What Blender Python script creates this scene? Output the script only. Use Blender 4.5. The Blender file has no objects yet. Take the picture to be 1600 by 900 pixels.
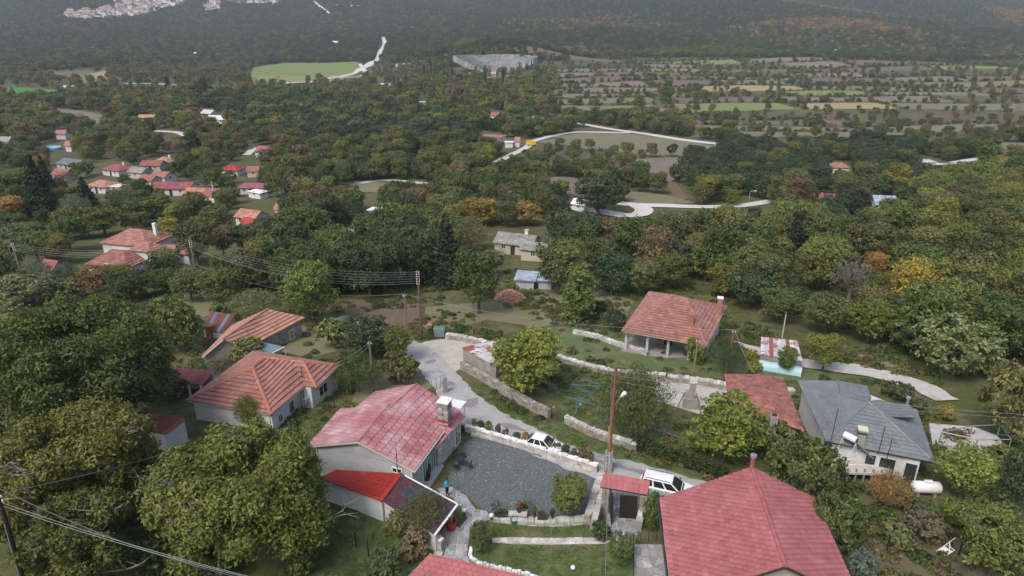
import bpy, math, random
import numpy as np
from mathutils import Vector, Matrix
R = math.radians
random.seed(7); rng = np.random.default_rng(7)
S = bpy.context.scene
COL = S.collection
# ------------------------------------------------------------------ camera, sky, sun, exposure
F = 1600*24/36.0; PITCH = R(22); CZ = 36.0
cd = bpy.data.cameras.new('camera'); cd.lens = 24; cd.sensor_width = 36; cd.clip_start = .5; cd.clip_end = 8000
cam = bpy.data.objects.new('camera', cd); COL.objects.link(cam)
cam.location = (0, 0, CZ); cam.rotation_euler = (R(90)-PITCH, 0, 0); S.camera = cam
W = bpy.data.worlds.new('World'); S.world = W; W.use_nodes = True
nt = W.node_tree; nt.nodes.clear()
sky = nt.nodes.new('ShaderNodeTexSky'); sky.sky_type = 'NISHITA'; sky.sun_disc = False
sky.sun_elevation = R(52); sky.sun_rotation = R(215); sky.air_density = 1.0; sky.dust_density = 3.5; sky.ozone_density = .7
bg = nt.nodes.new('ShaderNodeBackground'); bg.inputs[1].default_value = .115
wo = nt.nodes.new('ShaderNodeOutputWorld')
nt.links.new(sky.outputs[0], bg.inputs[0]); nt.links.new(bg.outputs[0], wo.inputs[0])
sl = bpy.data.lights.new('sun', 'SUN'); sl.energy = 1.25; sl.angle = R(17); sl.color = (1, .965, .915)
sun = bpy.data.objects.new('sun', sl); COL.objects.link(sun); sun.location = (0, 0, 90)
sa = R(215); se = R(52)
sd = Vector((math.sin(sa)*math.cos(se), math.cos(sa)*math.cos(se), math.sin(se)))
sun.rotation_euler = sd.to_track_quat('Z', 'Y').to_euler()
S.view_settings.view_transform = 'Standard'; S.view_settings.look = 'None'
S.view_settings.exposure = 0.8; S.view_settings.gamma = 1
S.cycles.max_bounces = 6; S.cycles.diffuse_bounces = 3; S.cycles.transmission_bounces = 3; S.cycles.volume_bounces = 0
S.cycles.transparent_max_bounces = 6; S.cycles.use_denoising = True

# ------------------------------------------------------------------ terrain height and pixel <-> world
YS = np.array([-90, -60, 0, 30, 47, 64, 80, 90, 137, 220, 400, 900, 1200, 1800, 2300, 3600.])
ZS = np.array([20, 14, 5.5, 1.6, -.2, -1.5, -3.3, -5, -10, -17, -25, -30, -27, 14, 80, 420.])
def smooth(t): t = np.clip(t, 0, 1); return t*t*(3-2*t)
def poly_sd(poly, x, y):
    """signed distance to a polygon, negative inside"""
    x = np.asarray(x, float); y = np.asarray(y, float)
    d = np.full(x.shape, 1e18); inside = np.zeros(x.shape, bool); n = len(poly)
    for i in range(n):
        ax, ay = poly[i]; bx, by = poly[(i+1) % n]
        ex, ey = bx-ax, by-ay
        t = np.clip(((x-ax)*ex+(y-ay)*ey)/(ex*ex+ey*ey+1e-12), 0, 1)
        d = np.minimum(d, (x-ax-t*ex)**2+(y-ay-t*ey)**2)
        c = ((ay > y) != (by > y)) & (x < (bx-ax)*(y-ay)/((by-ay)+1e-15)+ax)
        inside ^= c
    d = np.sqrt(d)
    return np.where(inside, -d, d)
PADS = [([(-10, 53.5), (-6, 53), (8.2, 48.0), (10.3, 41.5), (10, 33), (-4, 33), (-10, 38)], 0.0, 3.0)]
def H(x, y):
    x = np.asarray(x, float); y = np.asarray(y, float)
    z = 0
    for k in (-.06, -.03, 0, .03, .06): z = z + np.interp(y+k*(abs(y)+20), YS, ZS)/5
    a = np.clip((y-250)/900, 0, 1)
    z = z + a*(9*np.sin(x/210+1.3+y/500)*np.sin(y/260+.7+x/900)+4*np.sin(x/77+y/120))
    a2 = np.clip((y-1100)/900, 0, 1)
    z = z + a2*(22*np.sin(x/330+.4)+10*np.sin(x/140+y/200))
    a3 = np.clip((y-62)/40, 0, 1)
    z = z + a3*(.5*np.sin(x/19+.5)*np.sin(y/15)+.5*np.sin(x/43+y/31))
    z = z + 24*np.exp(-(((x+24)/95)**2+((y-968)/46)**2))
    for poly, h, w in PADS:
        k = 1-smooth(poly_sd(poly, x, y)/w); z = z*(1-k)+h*k
    return z
cp, sp = math.cos(PITCH), math.sin(PITCH)
def ray(px, py):
    a = (px-800)/F; b = (450-py)/F
    return a, cp+b*sp, -sp+b*cp
def at(px, py, z):
    d = ray(px, py); t = (z-CZ)/d[2]; return Vector((d[0]*t, d[1]*t, z))
def gp(px, py):
    """where the sight line through a photo pixel meets the ground"""
    d = ray(px, py); ts = np.geomspace(20, 3500, 2500)
    below = CZ+d[2]*ts <= H(d[0]*ts, d[1]*ts)
    i = int(np.argmax(below)) if below.any() else len(ts)-1
    lo, hi = ts[max(i-1, 0)], ts[i]
    for _ in range(16):
        m = (lo+hi)/2
        if CZ+d[2]*m <= float(H(d[0]*m, d[1]*m)): hi = m
        else: lo = m
    return Vector((d[0]*hi, d[1]*hi, float(H(d[0]*hi, d[1]*hi))))
def proj(x, y, z):
    x = np.asarray(x, float); dz = np.asarray(z, float)-CZ
    dep = y*cp-dz*sp; u = y*sp+dz*cp
    return 800+F*x/dep, 450-F*u/dep, dep
def on_plane(px, py, p, q, r):
    n = (q-p).cross(r-p); d = Vector(ray(px, py)); c = Vector((0, 0, CZ))
    return c+d*((p-c).dot(n)/d.dot(n))
def depth(v): return v[1]*cp-(v[2]-CZ)*sp
def g2(x, y): return Vector((x, y, float(H(x, y))))
def top_at(base, py):
    """height above base so that the top shows at photo row py"""
    b = (450-py)/F; d1, d2 = cp+b*sp, -sp+b*cp
    return CZ+base.y*d2/d1-base.z

# ------------------------------------------------------------------ materials
MATS = {}
def new_mat(name):
    m = bpy.data.materials.new(name); m.use_nodes = True
    return m, m.node_tree, m.node_tree.nodes['Principled BSDF']
def mix(t, a, b, fac, mode='MIX'):
    n = t.nodes.new('ShaderNodeMix'); n.data_type = 'RGBA'; n.blend_type = mode
    for i, v in ((0, fac), (6, a), (7, b)):
        if isinstance(v, (int, float)): n.inputs[i].default_value = v
        elif isinstance(v, tuple): n.inputs[i].default_value = (*v[:3], 1)
        else: t.links.new(v, n.inputs[i])
    return n.outputs[2]
def noise(t, scale, detail=4, rough=.6, dist=0, vec=None):
    n = t.nodes.new('ShaderNodeTexNoise'); n.inputs['Scale'].default_value = scale
    n.inputs['Detail'].default_value = detail; n.inputs['Roughness'].default_value = rough; n.inputs['Distortion'].default_value = dist
    if vec is None:
        g = t.nodes.new('ShaderNodeNewGeometry'); vec = g.outputs['Position']
    t.links.new(vec, n.inputs['Vector']); return n.outputs[0]
def ramp(t, x, lo, hi):
    n = t.nodes.new('ShaderNodeMapRange'); n.inputs[1].default_value = lo; n.inputs[2].default_value = hi
    t.links.new(x, n.inputs[0]); return n.outputs[0]
def pmat(name, c1, c2=None, scale=1.5, rough=.85, bump=0, metal=0, c3=None, s3=.3, lo=.35, hi=.65, tint=True, spec=None, lo3=.52, hi3=.7):
    """procedural surface: noise between two colours, optional third colour in patches, times the per-piece tint"""
    if name in MATS: return MATS[name]
    m, t, b = new_mat(name)
    c2 = c2 or tuple(v*.8 for v in c1)
    col = mix(t, c1, c2, ramp(t, noise(t, scale), lo, hi))
    if c3: col = mix(t, col, c3, ramp(t, noise(t, s3, 5, .65), lo3, hi3))
    if tint:
        at_ = t.nodes.new('ShaderNodeAttribute'); at_.attribute_name = 'tint'
        oi = t.nodes.new('ShaderNodeObjectInfo')
        col = mix(t, col, at_.outputs['Color'], 1.0, 'MULTIPLY')
        col = mix(t, col, oi.outputs['Color'], 1.0, 'MULTIPLY')
    t.links.new(col, b.inputs['Base Color'])
    b.inputs['Roughness'].default_value = rough; b.inputs['Metallic'].default_value = metal
    if spec is not None: b.inputs['Specular IOR Level'].default_value = spec
    if bump:
        bn = t.nodes.new('ShaderNodeBump'); bn.inputs['Strength'].default_value = bump; bn.inputs['Distance'].default_value = .05
        t.links.new(noise(t, scale*6, 5, .7), bn.inputs['Height']); t.links.new(bn.outputs[0], b.inputs['Normal'])
    MATS[name] = m; return m
def leaf_mat(name='leaf', warm=(1.3, 1.22, .9), cool=(.6, .68, .72), trans=.25, rnd=.22, fixed=None):
    m, t, b = new_mat(name)
    a = t.nodes.new('ShaderNodeAttribute'); a.attribute_name = 'tint'
    oi = t.nodes.new('ShaderNodeObjectInfo')
    k = mix(t, cool, warm, a.outputs['Fac'])
    col = mix(t, fixed or oi.outputs['Color'], k, 1.0, 'MULTIPLY')
    k2 = mix(t, (1-rnd, 1-rnd*.8, 1-rnd*.6), (1+rnd, 1+rnd*.75, 1+rnd*.3), oi.outputs['Random'])
    col = mix(t, col, k2, 1.0, 'MULTIPLY')
    t.links.new(col, b.inputs['Base Color']); b.inputs['Roughness'].default_value = .6
    b.inputs['Specular IOR Level'].default_value = .25
    tr = t.nodes.new('ShaderNodeBsdfTranslucent'); t.links.new(col, tr.inputs[0])
    ms = t.nodes.new('ShaderNodeMixShader'); ms.inputs[0].default_value = trans
    out = [n for n in t.nodes if n.type == 'OUTPUT_MATERIAL'][0]
    t.links.new(b.outputs[0], ms.inputs[1]); t.links.new(tr.outputs[0], ms.inputs[2]); t.links.new(ms.outputs[0], out.inputs[0])
    return m
M = dict(
 bark=pmat('bark', (.13, .11, .085), (.07, .058, .045), 3, .95, .6),
 pale_bark=pmat('pale_bark', (.27, .25, .21), (.15, .135, .115), 3, .95, .5),
 tile_red=pmat('painted_metal_tile', (.375, .125, .122), (.335, .105, .104), .9, .5, .05, c3=(.39, .15, .15), s3=.5),
 tile_faded=pmat('faded_metal_tile', (.395, .15, .155), (.35, .125, .135), .6, .5, .05, c3=(.53, .37, .37), s3=.4, lo3=.42, hi3=.74),
 tile_clay=pmat('clay_tile', (.355, .175, .14), (.295, .135, .11), 1.1, .85, .3, c3=(.30, .125, .095), s3=.55),
 tile_orange=pmat('orange_clay_tile', (.44, .23, .165), (.375, .185, .135), 1.1, .85, .3, c3=(.50, .25, .17), s3=.4),
 tile_old=pmat('weathered_clay_tile', (.32, .125, .105), (.26, .10, .082), 1.2, .9, .3, c3=(.19, .10, .075), s3=.9),
 ridge_orange=pmat('ridge_clay', (.45, .18, .115), (.38, .14, .09), 2, .8),
 tile_grey=pmat('grey_slate_tile', (.175, .19, .20), (.15, .165, .175), 1.2, .6, .2, c3=(.20, .21, .215), s3=.5),
 tile_maroon=pmat('maroon_shingle', (.10, .034, .046), (.085, .029, .04), 1.5, .9, .3, c3=(.045, .052, .07), s3=.42, lo3=.47, hi3=.53),
 red_sheet=pmat('red_sheet_metal', (.39, .042, .033), (.33, .036, .03), .8, .4, 0, c3=(.46, .10, .08), s3=.6),
 crimson_sheet=pmat('crimson_sheet_metal', (.30, .095, .10), (.26, .08, .088), .8, .5, 0, c3=(.45, .13, .14), s3=.8),
 rust_sheet=pmat('rusty_sheet', (.30, .10, .07), (.22, .08, .06), 1.2, .85, .2, c3=(.38, .17, .13), s3=.6),
 white_wall=pmat('white_render', (.64, .64, .63), (.55, .545, .53), .7, .9, .15, c3=(.42, .405, .375), s3=.5),
 grey_wall=pmat('grey_render', (.45, .46, .47), (.40, .40, .41), .7, .9, .15, c3=(.34, .335, .32), s3=.35),
 beige_wall=pmat('beige_render', (.50, .44, .36), (.44, .385, .31), .8, .9, .15),
 cream=pmat('cream_paint', (.62, .57, .46), (.55, .50, .40), 1, .7),
 white_paint=pmat('white_paint', (.78, .78, .77), (.70, .70, .69), 1.5, .5),
 stone=pmat('rubble_stone', (.33, .30, .26), (.24, .22, .19), 2.5, .95, .5, c3=(.42, .40, .36), s3=.8),
 stone_pale=pmat('pale_limestone', (.52, .50, .46), (.40, .385, .35), 2.2, .95, .4, c3=(.62, .61, .58), s3=.7),
 whitewash=pmat('whitewashed_stone', (.80, .80, .79), (.66, .65, .63), 2, .9, .3),
 flag=pmat('flagstone', (.30, .30, .30), (.24, .24, .245), 2.5, .85, .3, c3=(.37, .365, .355), s3=.9),
 joint=pmat('pale_mortar', (.55, .54, .52), (.48, .47, .45), 3, .95, .3),
 concrete=pmat('concrete', (.50, .47, .42), (.42, .395, .355), 1, .95, .3, c3=(.34, .32, .29), s3=.7),
 conc_dark=pmat('weathered_concrete', (.30, .29, .27), (.24, .23, .215), 1.5, .95, .4),
 asphalt=pmat('worn_asphalt', (.41, .395, .385), (.34, .33, .32), .8, .95, .2, c3=(.27, .262, .255), s3=.55, lo3=.55, hi3=.66),
 dirt_pale=pmat('pale_gravel', (.50, .46, .38), (.42, .385, .32), 1.2, .97, .4, c3=(.36, .33, .27), s3=.5),
 track=pmat('stony_track', (.50, .475, .44), (.43, .405, .37), 1.2, .97, .4, c3=(.32, .30, .25), s3=.6, lo3=.58, hi3=.68),
 wood_pole=pmat('tarred_pole_wood', (.27, .10, .05), (.18, .075, .04), 3, .9, .3),
 wood_grey=pmat('weathered_pole_wood', (.22, .17, .125), (.15, .115, .085), 3, .9, .3),
 wood_dark=pmat('dark_stained_wood', (.022, .016, .013), (.016, .012, .01), 3, .7),
 wood_orange=pmat('varnished_shutter', (.40, .20, .10), (.33, .16, .08), 3, .7),
 wood_brown=pmat('brown_shutter_wood', (.23, .10, .06), (.19, .085, .05), 3, .7),
 steel=pmat('galvanised_steel', (.42, .43, .45), (.36, .37, .39), 2, .45, 0, .6),
 iron=pmat('black_iron', (.03, .03, .032), (.022, .022, .024), 3, .6),
 blue_pipe=pmat('blue_painted_pipe', (.075, .17, .33), (.06, .14, .27), 3, .5),
 wire=pmat('overhead_wire', (.26, .27, .26), (.21, .22, .21), 2, .5),
 wire_dark=pmat('dark_cable', (.05, .05, .06), (.04, .04, .05), 2, .6),
 glass=pmat('window_glass', (.04, .05, .055), (.03, .04, .045), .5, .08, spec=.6),
 glass_green=pmat('green_tinted_glass', (.13, .21, .18), (.10, .17, .15), .5, .12, spec=.6),
 car_white=pmat('white_car_paint', (.80, .80, .81), (.76, .76, .77), .5, .22, spec=.5),
 car_glass=pmat('car_glass', (.025, .03, .033), (.02, .024, .028), .5, .05, spec=.7),
 rubber=pmat('tyre_rubber', (.02, .02, .021), (.015, .015, .016), 3, .9),
 lamp=pmat('headlight_lens', (.62, .64, .66), (.55, .57, .6), 3, .1),
 plastic_dark=pmat('dark_plastic', (.04, .042, .045), (.03, .031, .034), 3, .6),
 bin_grey=pmat('grey_green_bin_plastic', (.19, .24, .26), (.16, .2, .22), 2, .6),
 bin_green=pmat('green_bin_lid', (.10, .19, .14), (.08, .16, .12), 2, .6),
 red_plastic=pmat('red_plastic', (.52, .035, .03), (.45, .03, .028), 2, .45),
 terracotta=pmat('terracotta', (.36, .14, .08), (.3, .11, .065), 2, .85),
 pot_dark=pmat('dark_pot', (.05, .045, .045), (.035, .033, .035), 2, .7),
 teal=pmat('teal_plastic', (.05, .17, .17), (.04, .14, .14), 2, .5),
 jacket=pmat('blue_jacket_cloth', (.03, .40, .56), (.02, .32, .47), 5, .8, tint=False),
 trousers=pmat('navy_trouser_cloth', (.012, .016, .035), (.01, .012, .028), 5, .9, tint=False),
 skin=pmat('skin', (.48, .28, .2), (.42, .24, .17), 5, .6, tint=False),
 hair=pmat('dark_hair', (.02, .015, .012), (.015, .012, .01), 5, .7),
 tarp_blue=pmat('pale_blue_tarp', (.36, .55, .60), (.30, .48, .54), .8, .5),
 tarp_slate=pmat('blue_grey_sheet', (.17, .24, .27), (.13, .19, .22), 1, .6),
 blue_sheet=pmat('pale_blue_metal', (.36, .43, .52), (.31, .37, .45), 1, .4),
 yellow=pmat('yellow_paint', (.72, .50, .02), (.64, .44, .02), 1, .5),
 pool=pmat('pool_water', (.12, .50, .62), (.10, .44, .57), 1, .1),
 chimney=pmat('chimney_block', (.34, .31, .265), (.26, .235, .20), 3, .9, .3),
 brick=pmat('chimney_brick', (.36, .16, .11), (.28, .12, .085), 3, .9, .3),
 grass=pmat('lawn', (.08, .125, .036), (.115, .145, .052), 2.2, .97, .9, c3=(.185, .155, .09), s3=.5, tint=False, lo3=.5, hi3=.68),
)
def gravel_mat():
    m, t, b = new_mat('dark_gravel')
    g = t.nodes.new('ShaderNodeNewGeometry')
    v = t.nodes.new('ShaderNodeTexVoronoi'); v.inputs['Scale'].default_value = 20; t.links.new(g.outputs['Position'], v.inputs['Vector'])
    sep = t.nodes.new('ShaderNodeSeparateColor'); t.links.new(v.outputs['Color'], sep.inputs[0])
    col = mix(t, (.075, .09, .097), (.12, .138, .145), sep.outputs[0])
    col = mix(t, col, (.33, .35, .35), ramp(t, sep.outputs[1], .95, .98))
    col = mix(t, col, (.11, .135, .055), ramp(t, noise(t, .42, 5, .65), .60, .70))
    t.links.new(col, b.inputs['Base Color']); b.inputs['Roughness'].default_value = .95
    bn = t.nodes.new('ShaderNodeBump'); bn.inputs['Strength'].default_value = .6; bn.inputs['Distance'].default_value = .05
    t.links.new(v.outputs['Distance'], bn.inputs['Height']); t.links.new(bn.outputs[0], b.inputs['Normal'])
    return m
M['gravel'] = gravel_mat()
def terrain_mat():
    m, t, b = new_mat('hillside_ground')
    g = t.nodes.new('ShaderNodeNewGeometry')
    sx = t.nodes.new('ShaderNodeSeparateXYZ'); t.links.new(g.outputs['Position'], sx.inputs[0])
    near = mix(t, (.085, .10, .036), (.15, .135, .07), ramp(t, noise(t, .22, 6, .7), .42, .62))
    near = mix(t, near, (.055, .075, .022), ramp(t, noise(t, .9, 6, .75), .5, .66))
    near = mix(t, near, (.15, .115, .08), ramp(t, noise(t, .13, 6, .7), .60, .68))
    far = mix(t, (.085, .09, .05), (.125, .115, .07), ramp(t, noise(t, .02, 5, .6), .42, .6))
    far = mix(t, far, (.115, .095, .075), ramp(t, noise(t, .011, 4), .55, .66))
    far = mix(t, far, (.055, .065, .04), ramp(t, sx.outputs[1], 850, 1150))
    col = mix(t, near, far, ramp(t, sx.outputs[1], 130, 320))
    t.links.new(col, b.inputs['Base Color']); b.inputs['Roughness'].default_value = 1
    b.inputs['Specular IOR Level'].default_value = .1
    bn = t.nodes.new('ShaderNodeBump'); bn.inputs['Strength'].default_value = .7; bn.inputs['Distance'].default_value = .15
    t.links.new(noise(t, 2.5, 6, .75), bn.inputs['Height']); t.links.new(bn.outputs[0], b.inputs['Normal'])
    return m
M['terrain'] = terrain_mat()
LEAF = leaf_mat()

# ------------------------------------------------------------------ object helpers
def link(o, parent=None):
    COL.objects.link(o)
    if parent is not None: o.parent = parent
    return o
def tag(o, label=None, cat=None, group=None, kind=None):
    if label: o['label'] = label
    if cat: o['category'] = cat
    if group: o['group'] = group
    if kind: o['kind'] = kind
    return o
def thing(name, label, cat, loc=(0, 0, 0), rz=0, group=None):
    o = bpy.data.objects.new(name, None); o.empty_display_size = .3
    o.location = loc; o.rotation_euler = (0, 0, rz); link(o)
    return tag(o, label, cat, group)
class MB:
    def __init__(s): s.v = []; s.f = []; s.m = []; s.t = []
    def add(s, vs, fs, mi=0, tint=1.0):
        n = len(s.v); s.v += [tuple(v) for v in vs]
        for f in fs: s.f.append(tuple(n+i for i in f)); s.m.append(mi); s.t.append(tint)
        return s
    def hexa(s, b, t, mi=0, tint=1.0):
        return s.add(list(b)+list(t), [(3, 2, 1, 0), (4, 5, 6, 7), (0, 1, 5, 4), (1, 2, 6, 5), (2, 3, 7, 6), (3, 0, 4, 7)], mi, tint)
    def box(s, c, d, rz=0, mi=0, tint=1.0, mat=None):
        hx, hy, hz = d[0]/2, d[1]/2, d[2]/2
        ca, sa_ = math.cos(rz), math.sin(rz)
        P = []
        for z in (-hz, hz):
            for x, y in ((-hx, -hy), (hx, -hy), (hx, hy), (-hx, hy)):
                p = Vector((c[0]+x*ca-y*sa_, c[1]+x*sa_+y*ca, c[2]+z))
                P.append(mat @ p if mat else p)
        return s.hexa(P[:4], P[4:], mi, tint)
    def prism(s, poly, z0, z1, mi=0, tint=1.0):
        n = len(poly); z0 = z0 if hasattr(z0, '__len__') else [z0]*n; z1 = z1 if hasattr(z1, '__len__') else [z1]*n
        vs = [(p[0], p[1], z0[i]) for i, p in enumerate(poly)]+[(p[0], p[1], z1[i]) for i, p in enumerate(poly)]
        fs = [tuple(range(n-1, -1, -1)), tuple(range(n, 2*n))]+[(i, (i+1) % n, n+(i+1) % n, n+i) for i in range(n)]
        return s.add(vs, fs, mi, tint)
    def slab(s, poly, n, th, mi=0, tint=1.0):
        """polygon in 3D given thickness th downwards along its normal n"""
        k = len(poly); P = [Vector(p) for p in poly]
        vs = P+[p-n*th for p in P]
        fs = [(0, i, i+1) for i in range(1, k-1)]+[(k, k+i+1, k+i) for i in range(1, k-1)]+[((i+1) % k, i, k+i, k+(i+1) % k) for i in range(k)]
        return s.add(vs, fs, mi, tint)
    def tube(s, pts, rad, n=6, mi=0, tint=1.0, cap=True):
        pts = [Vector(p) for p in pts]; rad = rad if hasattr(rad, '__len__') else [rad]*len(pts)
        vs = []; fs = []; ref = None
        for i, p in enumerate(pts):
            d = (pts[min(i+1, len(pts)-1)]-pts[max(i-1, 0)]).normalized()
            if ref is None: ref = Vector((1, 0, 0)) if abs(d.x) < .8 else Vector((0, 1, 0))
            a = d.cross(ref).normalized(); b = d.cross(a).normalized(); ref = -b if False else ref
            for k in range(n):
                an = 2*math.pi*k/n; vs.append(p+(a*math.cos(an)+b*math.sin(an))*rad[i])
        for i in range(len(pts)-1):
            for k in range(n):
                fs.append((i*n+k, i*n+(k+1) % n, (i+1)*n+(k+1) % n, (i+1)*n+k))
        if cap: fs += [tuple(range(n-1, -1, -1)), tuple(range((len(pts)-1)*n, len(pts)*n))]
        return s.add(vs, fs, mi, tint)
    def lathe(s, c, prof, n=12, mi=0, tint=1.0):
        vs = [(c[0]+r*math.cos(2*math.pi*k/n), c[1]+r*math.sin(2*math.pi*k/n), c[2]+z) for r, z in prof for k in range(n)]
        fs = [(i*n+k, i*n+(k+1) % n, (i+1)*n+(k+1) % n, (i+1)*n+k) for i in range(len(prof)-1) for k in range(n)]
        fs += [tuple(range(n-1, -1, -1)), tuple(range((len(prof)-1)*n, len(prof)*n))]
        return s.add(vs, fs, mi, tint)
    def ball(s, c, r, n=10, k=6, mi=0, tint=1.0, sq=1.0):
        return s.lathe((c[0], c[1], c[2]), [(r*math.sin(math.pi*i/k)+1e-4, -r*sq*math.cos(math.pi*i/k)) for i in range(k+1)], n, mi, tint)
    def build(s, name, mats, parent=None, smooth_=False, kind=None):
        me = bpy.data.meshes.new(name); me.from_pydata(s.v, [], s.f)
        mats = mats if isinstance(mats, (list, tuple)) else [mats]
        for m in mats: me.materials.append(m)
        me.polygons.foreach_set('material_index', s.m)
        a = me.attributes.new('tint', 'FLOAT', 'FACE'); a.data.foreach_set('value', np.array(s.t, np.float32))
        if smooth_: me.polygons.foreach_set('use_smooth', [True]*len(me.polygons))
        me.update()
        o = bpy.data.objects.new(name, me); link(o, parent)
        if kind: o['kind'] = kind
        return o
def mesh_np(name, v, quads, tint, mat, mi=None):
    me = bpy.data.meshes.new(name); n = len(quads)
    me.vertices.add(len(v)); me.vertices.foreach_set('co', np.asarray(v, np.float32).ravel())
    me.loops.add(n*4); me.loops.foreach_set('vertex_index', np.asarray(quads, np.int32).ravel())
    me.polygons.add(n); me.polygons.foreach_set('loop_start', np.arange(0, n*4, 4, dtype=np.int32))
    me.polygons.foreach_set('loop_total', np.full(n, 4, np.int32))
    for m in (mat if isinstance(mat, (list, tuple)) else [mat]): me.materials.append(m)
    if mi is not None: me.polygons.foreach_set('material_index', np.asarray(mi, np.int32))
    a = me.attributes.new('tint', 'FLOAT', 'FACE'); a.data.foreach_set('value', np.asarray(tint, np.float32))
    me.update(calc_edges=True); return me
def copy_tree(o, parent=None):
    c = o.copy(); COL.objects.link(c); c.parent = parent
    for ch in o.children: copy_tree(ch, c)
    return c
def clip_poly(sub, clip):
    """Sutherland-Hodgman: sub (any) by convex counter-clockwise clip"""
    out = list(sub)
    for i in range(len(clip)):
        a, b = clip[i], clip[(i+1) % len(clip)]; ex, ey = b[0]-a[0], b[1]-a[1]
        inp = out; out = []
        if not inp: break
        for j in range(len(inp)):
            p, q = inp[j-1], inp[j]
            sp_ = ex*(p[1]-a[1])-ey*(p[0]-a[0]); sq = ex*(q[1]-a[1])-ey*(q[0]-a[0])
            if (sp_ >= 0) != (sq >= 0):
                t = sp_/(sp_-sq); out.append((p[0]+t*(q[0]-p[0]), p[1]+t*(q[1]-p[1])))
            if sq >= 0: out.append(q)
    return out
def area2(p): return sum(p[i-1][0]*p[i][1]-p[i][0]*p[i-1][1] for i in range(len(p)))/2
def drape(name, poly, mat, lift=.03, cell=2.0, kind='structure', parent=None, label=None):
    """a sheet over the ground inside a plan polygon"""
    poly = [(p[0], p[1]) for p in poly]; mb = MB()
    x0 = min(p[0] for p in poly); x1 = max(p[0] for p in poly); y0 = min(p[1] for p in poly); y1 = max(p[1] for p in poly)
    nx = max(1, int((x1-x0)/cell)+1); ny = max(1, int((y1-y0)/cell)+1); fs = []; vs = []
    for i in range(nx):
        for j in range(ny):
            a = x0+(x1-x0)*i/nx; b = x0+(x1-x0)*(i+1)/nx; c = y0+(y1-y0)*j/ny; d = y0+(y1-y0)*(j+1)/ny
            q = clip_poly(poly, [(a, c), (b, c), (b, d), (a, d)])
            if len(q) >= 3 and abs(area2(q)) > 1e-4:
                if area2(q) < 0: q = q[::-1]
                fs.append(tuple(range(len(vs), len(vs)+len(q)))); vs += q
    z = H([v[0] for v in vs], [v[1] for v in vs])+lift
    mb.add([(v[0], v[1], z[i]) for i, v in enumerate(vs)], fs)
    o = mb.build(name, mat, parent, kind=kind)
    if label: o['label'] = label
    return o
def resample(pts, step):
    P = [Vector((p[0], p[1], 0)) for p in pts]
    # smooth by Catmull-Rom
    out = []
    for i in range(len(P)-1):
        p0 = P[max(i-1, 0)]; p1 = P[i]; p2 = P[i+1]; p3 = P[min(i+2, len(P)-1)]
        n = max(2, int((p2-p1).length/step))
        for k in range(n):
            t = k/n
            out.append(.5*((2*p1)+(p2-p0)*t+(2*p0-5*p1+4*p2-p3)*t*t+(3*p1-p0-3*p2+p3)*t**3))
    out.append(P[-1]); return out
def strip(name, pts, w, mat, lift=.05, step=1.5, label=None, jag=.0):
    """a road: ribbon along world points draped on the ground"""
    C = resample(pts, step); w = w if hasattr(w, '__len__') else [w]*2
    vs = []; fs = []; n = len(C); K = 5
    for i, c in enumerate(C):
        d = (C[min(i+1, n-1)]-C[max(i-1, 0)]).normalized(); s_ = Vector((-d.y, d.x, 0))
        ww = np.interp(i/(n-1), np.linspace(0, 1, len(w)), w)
        j1, j2 = random.uniform(-jag, jag), random.uniform(-jag, jag)
        for k in range(K):
            e = (k/(K-1)-.5)
            p = c+s_*(e*ww+(j1 if k == 0 else j2 if k == K-1 else 0)); vs.append((p.x, p.y))
    z = H([v[0] for v in vs], [v[1] for v in vs])+lift
    for i in range(n-1):
        for k in range(K-1): a = i*K+k; fs.append((a+1, a, a+K, a+K+1))
    mb = MB().add([(v[0], v[1], z[i]) for i, v in enumerate(vs)], fs)
    o = mb.build(name, mat, kind='structure')
    if label: o['label'] = label
    return o
def PX(pts): return [gp(*p) for p in pts]

PROT = []      # photo regions that nearer random trees must not cover
def protect(x0, y0, x1, y1): PROT.append((x0, y0, x1, y1))
CLEAR = []     # plan polygons without random trees
def clear_px(pts): CLEAR.append([(p.x, p.y) for p in PX(pts)])

# ------------------------------------------------------------------ ground
def terrain():
    ys = [-88.]; 
    while ys[-1] < 3400: ys.append(ys[-1]+max(.9, (ys[-1]-30)*.016 if ys[-1] > 30 else 3))
    ys = np.array(ys); ss = np.linspace(-1.7, 1.7, 440)
    Y, SS = np.meshgrid(ys, ss, indexing='ij'); X = SS*(np.abs(Y)+95)
    Z = H(X, Y); ny, nx = X.shape
    v = np.stack([X, Y, Z], -1).reshape(-1, 3)
    i, j = np.meshgrid(np.arange(ny-1), np.arange(nx-1), indexing='ij'); a = (i*nx+j).ravel()
    q = np.stack([a, a+1, a+nx+1, a+nx], -1)
    me = mesh_np('ground', v, q, np.ones(len(q)), M['terrain'])
    me.polygons.foreach_set('use_smooth', [True]*len(q))
    o = bpy.data.objects.new('ground', me); link(o); o['kind'] = 'structure'
terrain()

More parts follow.
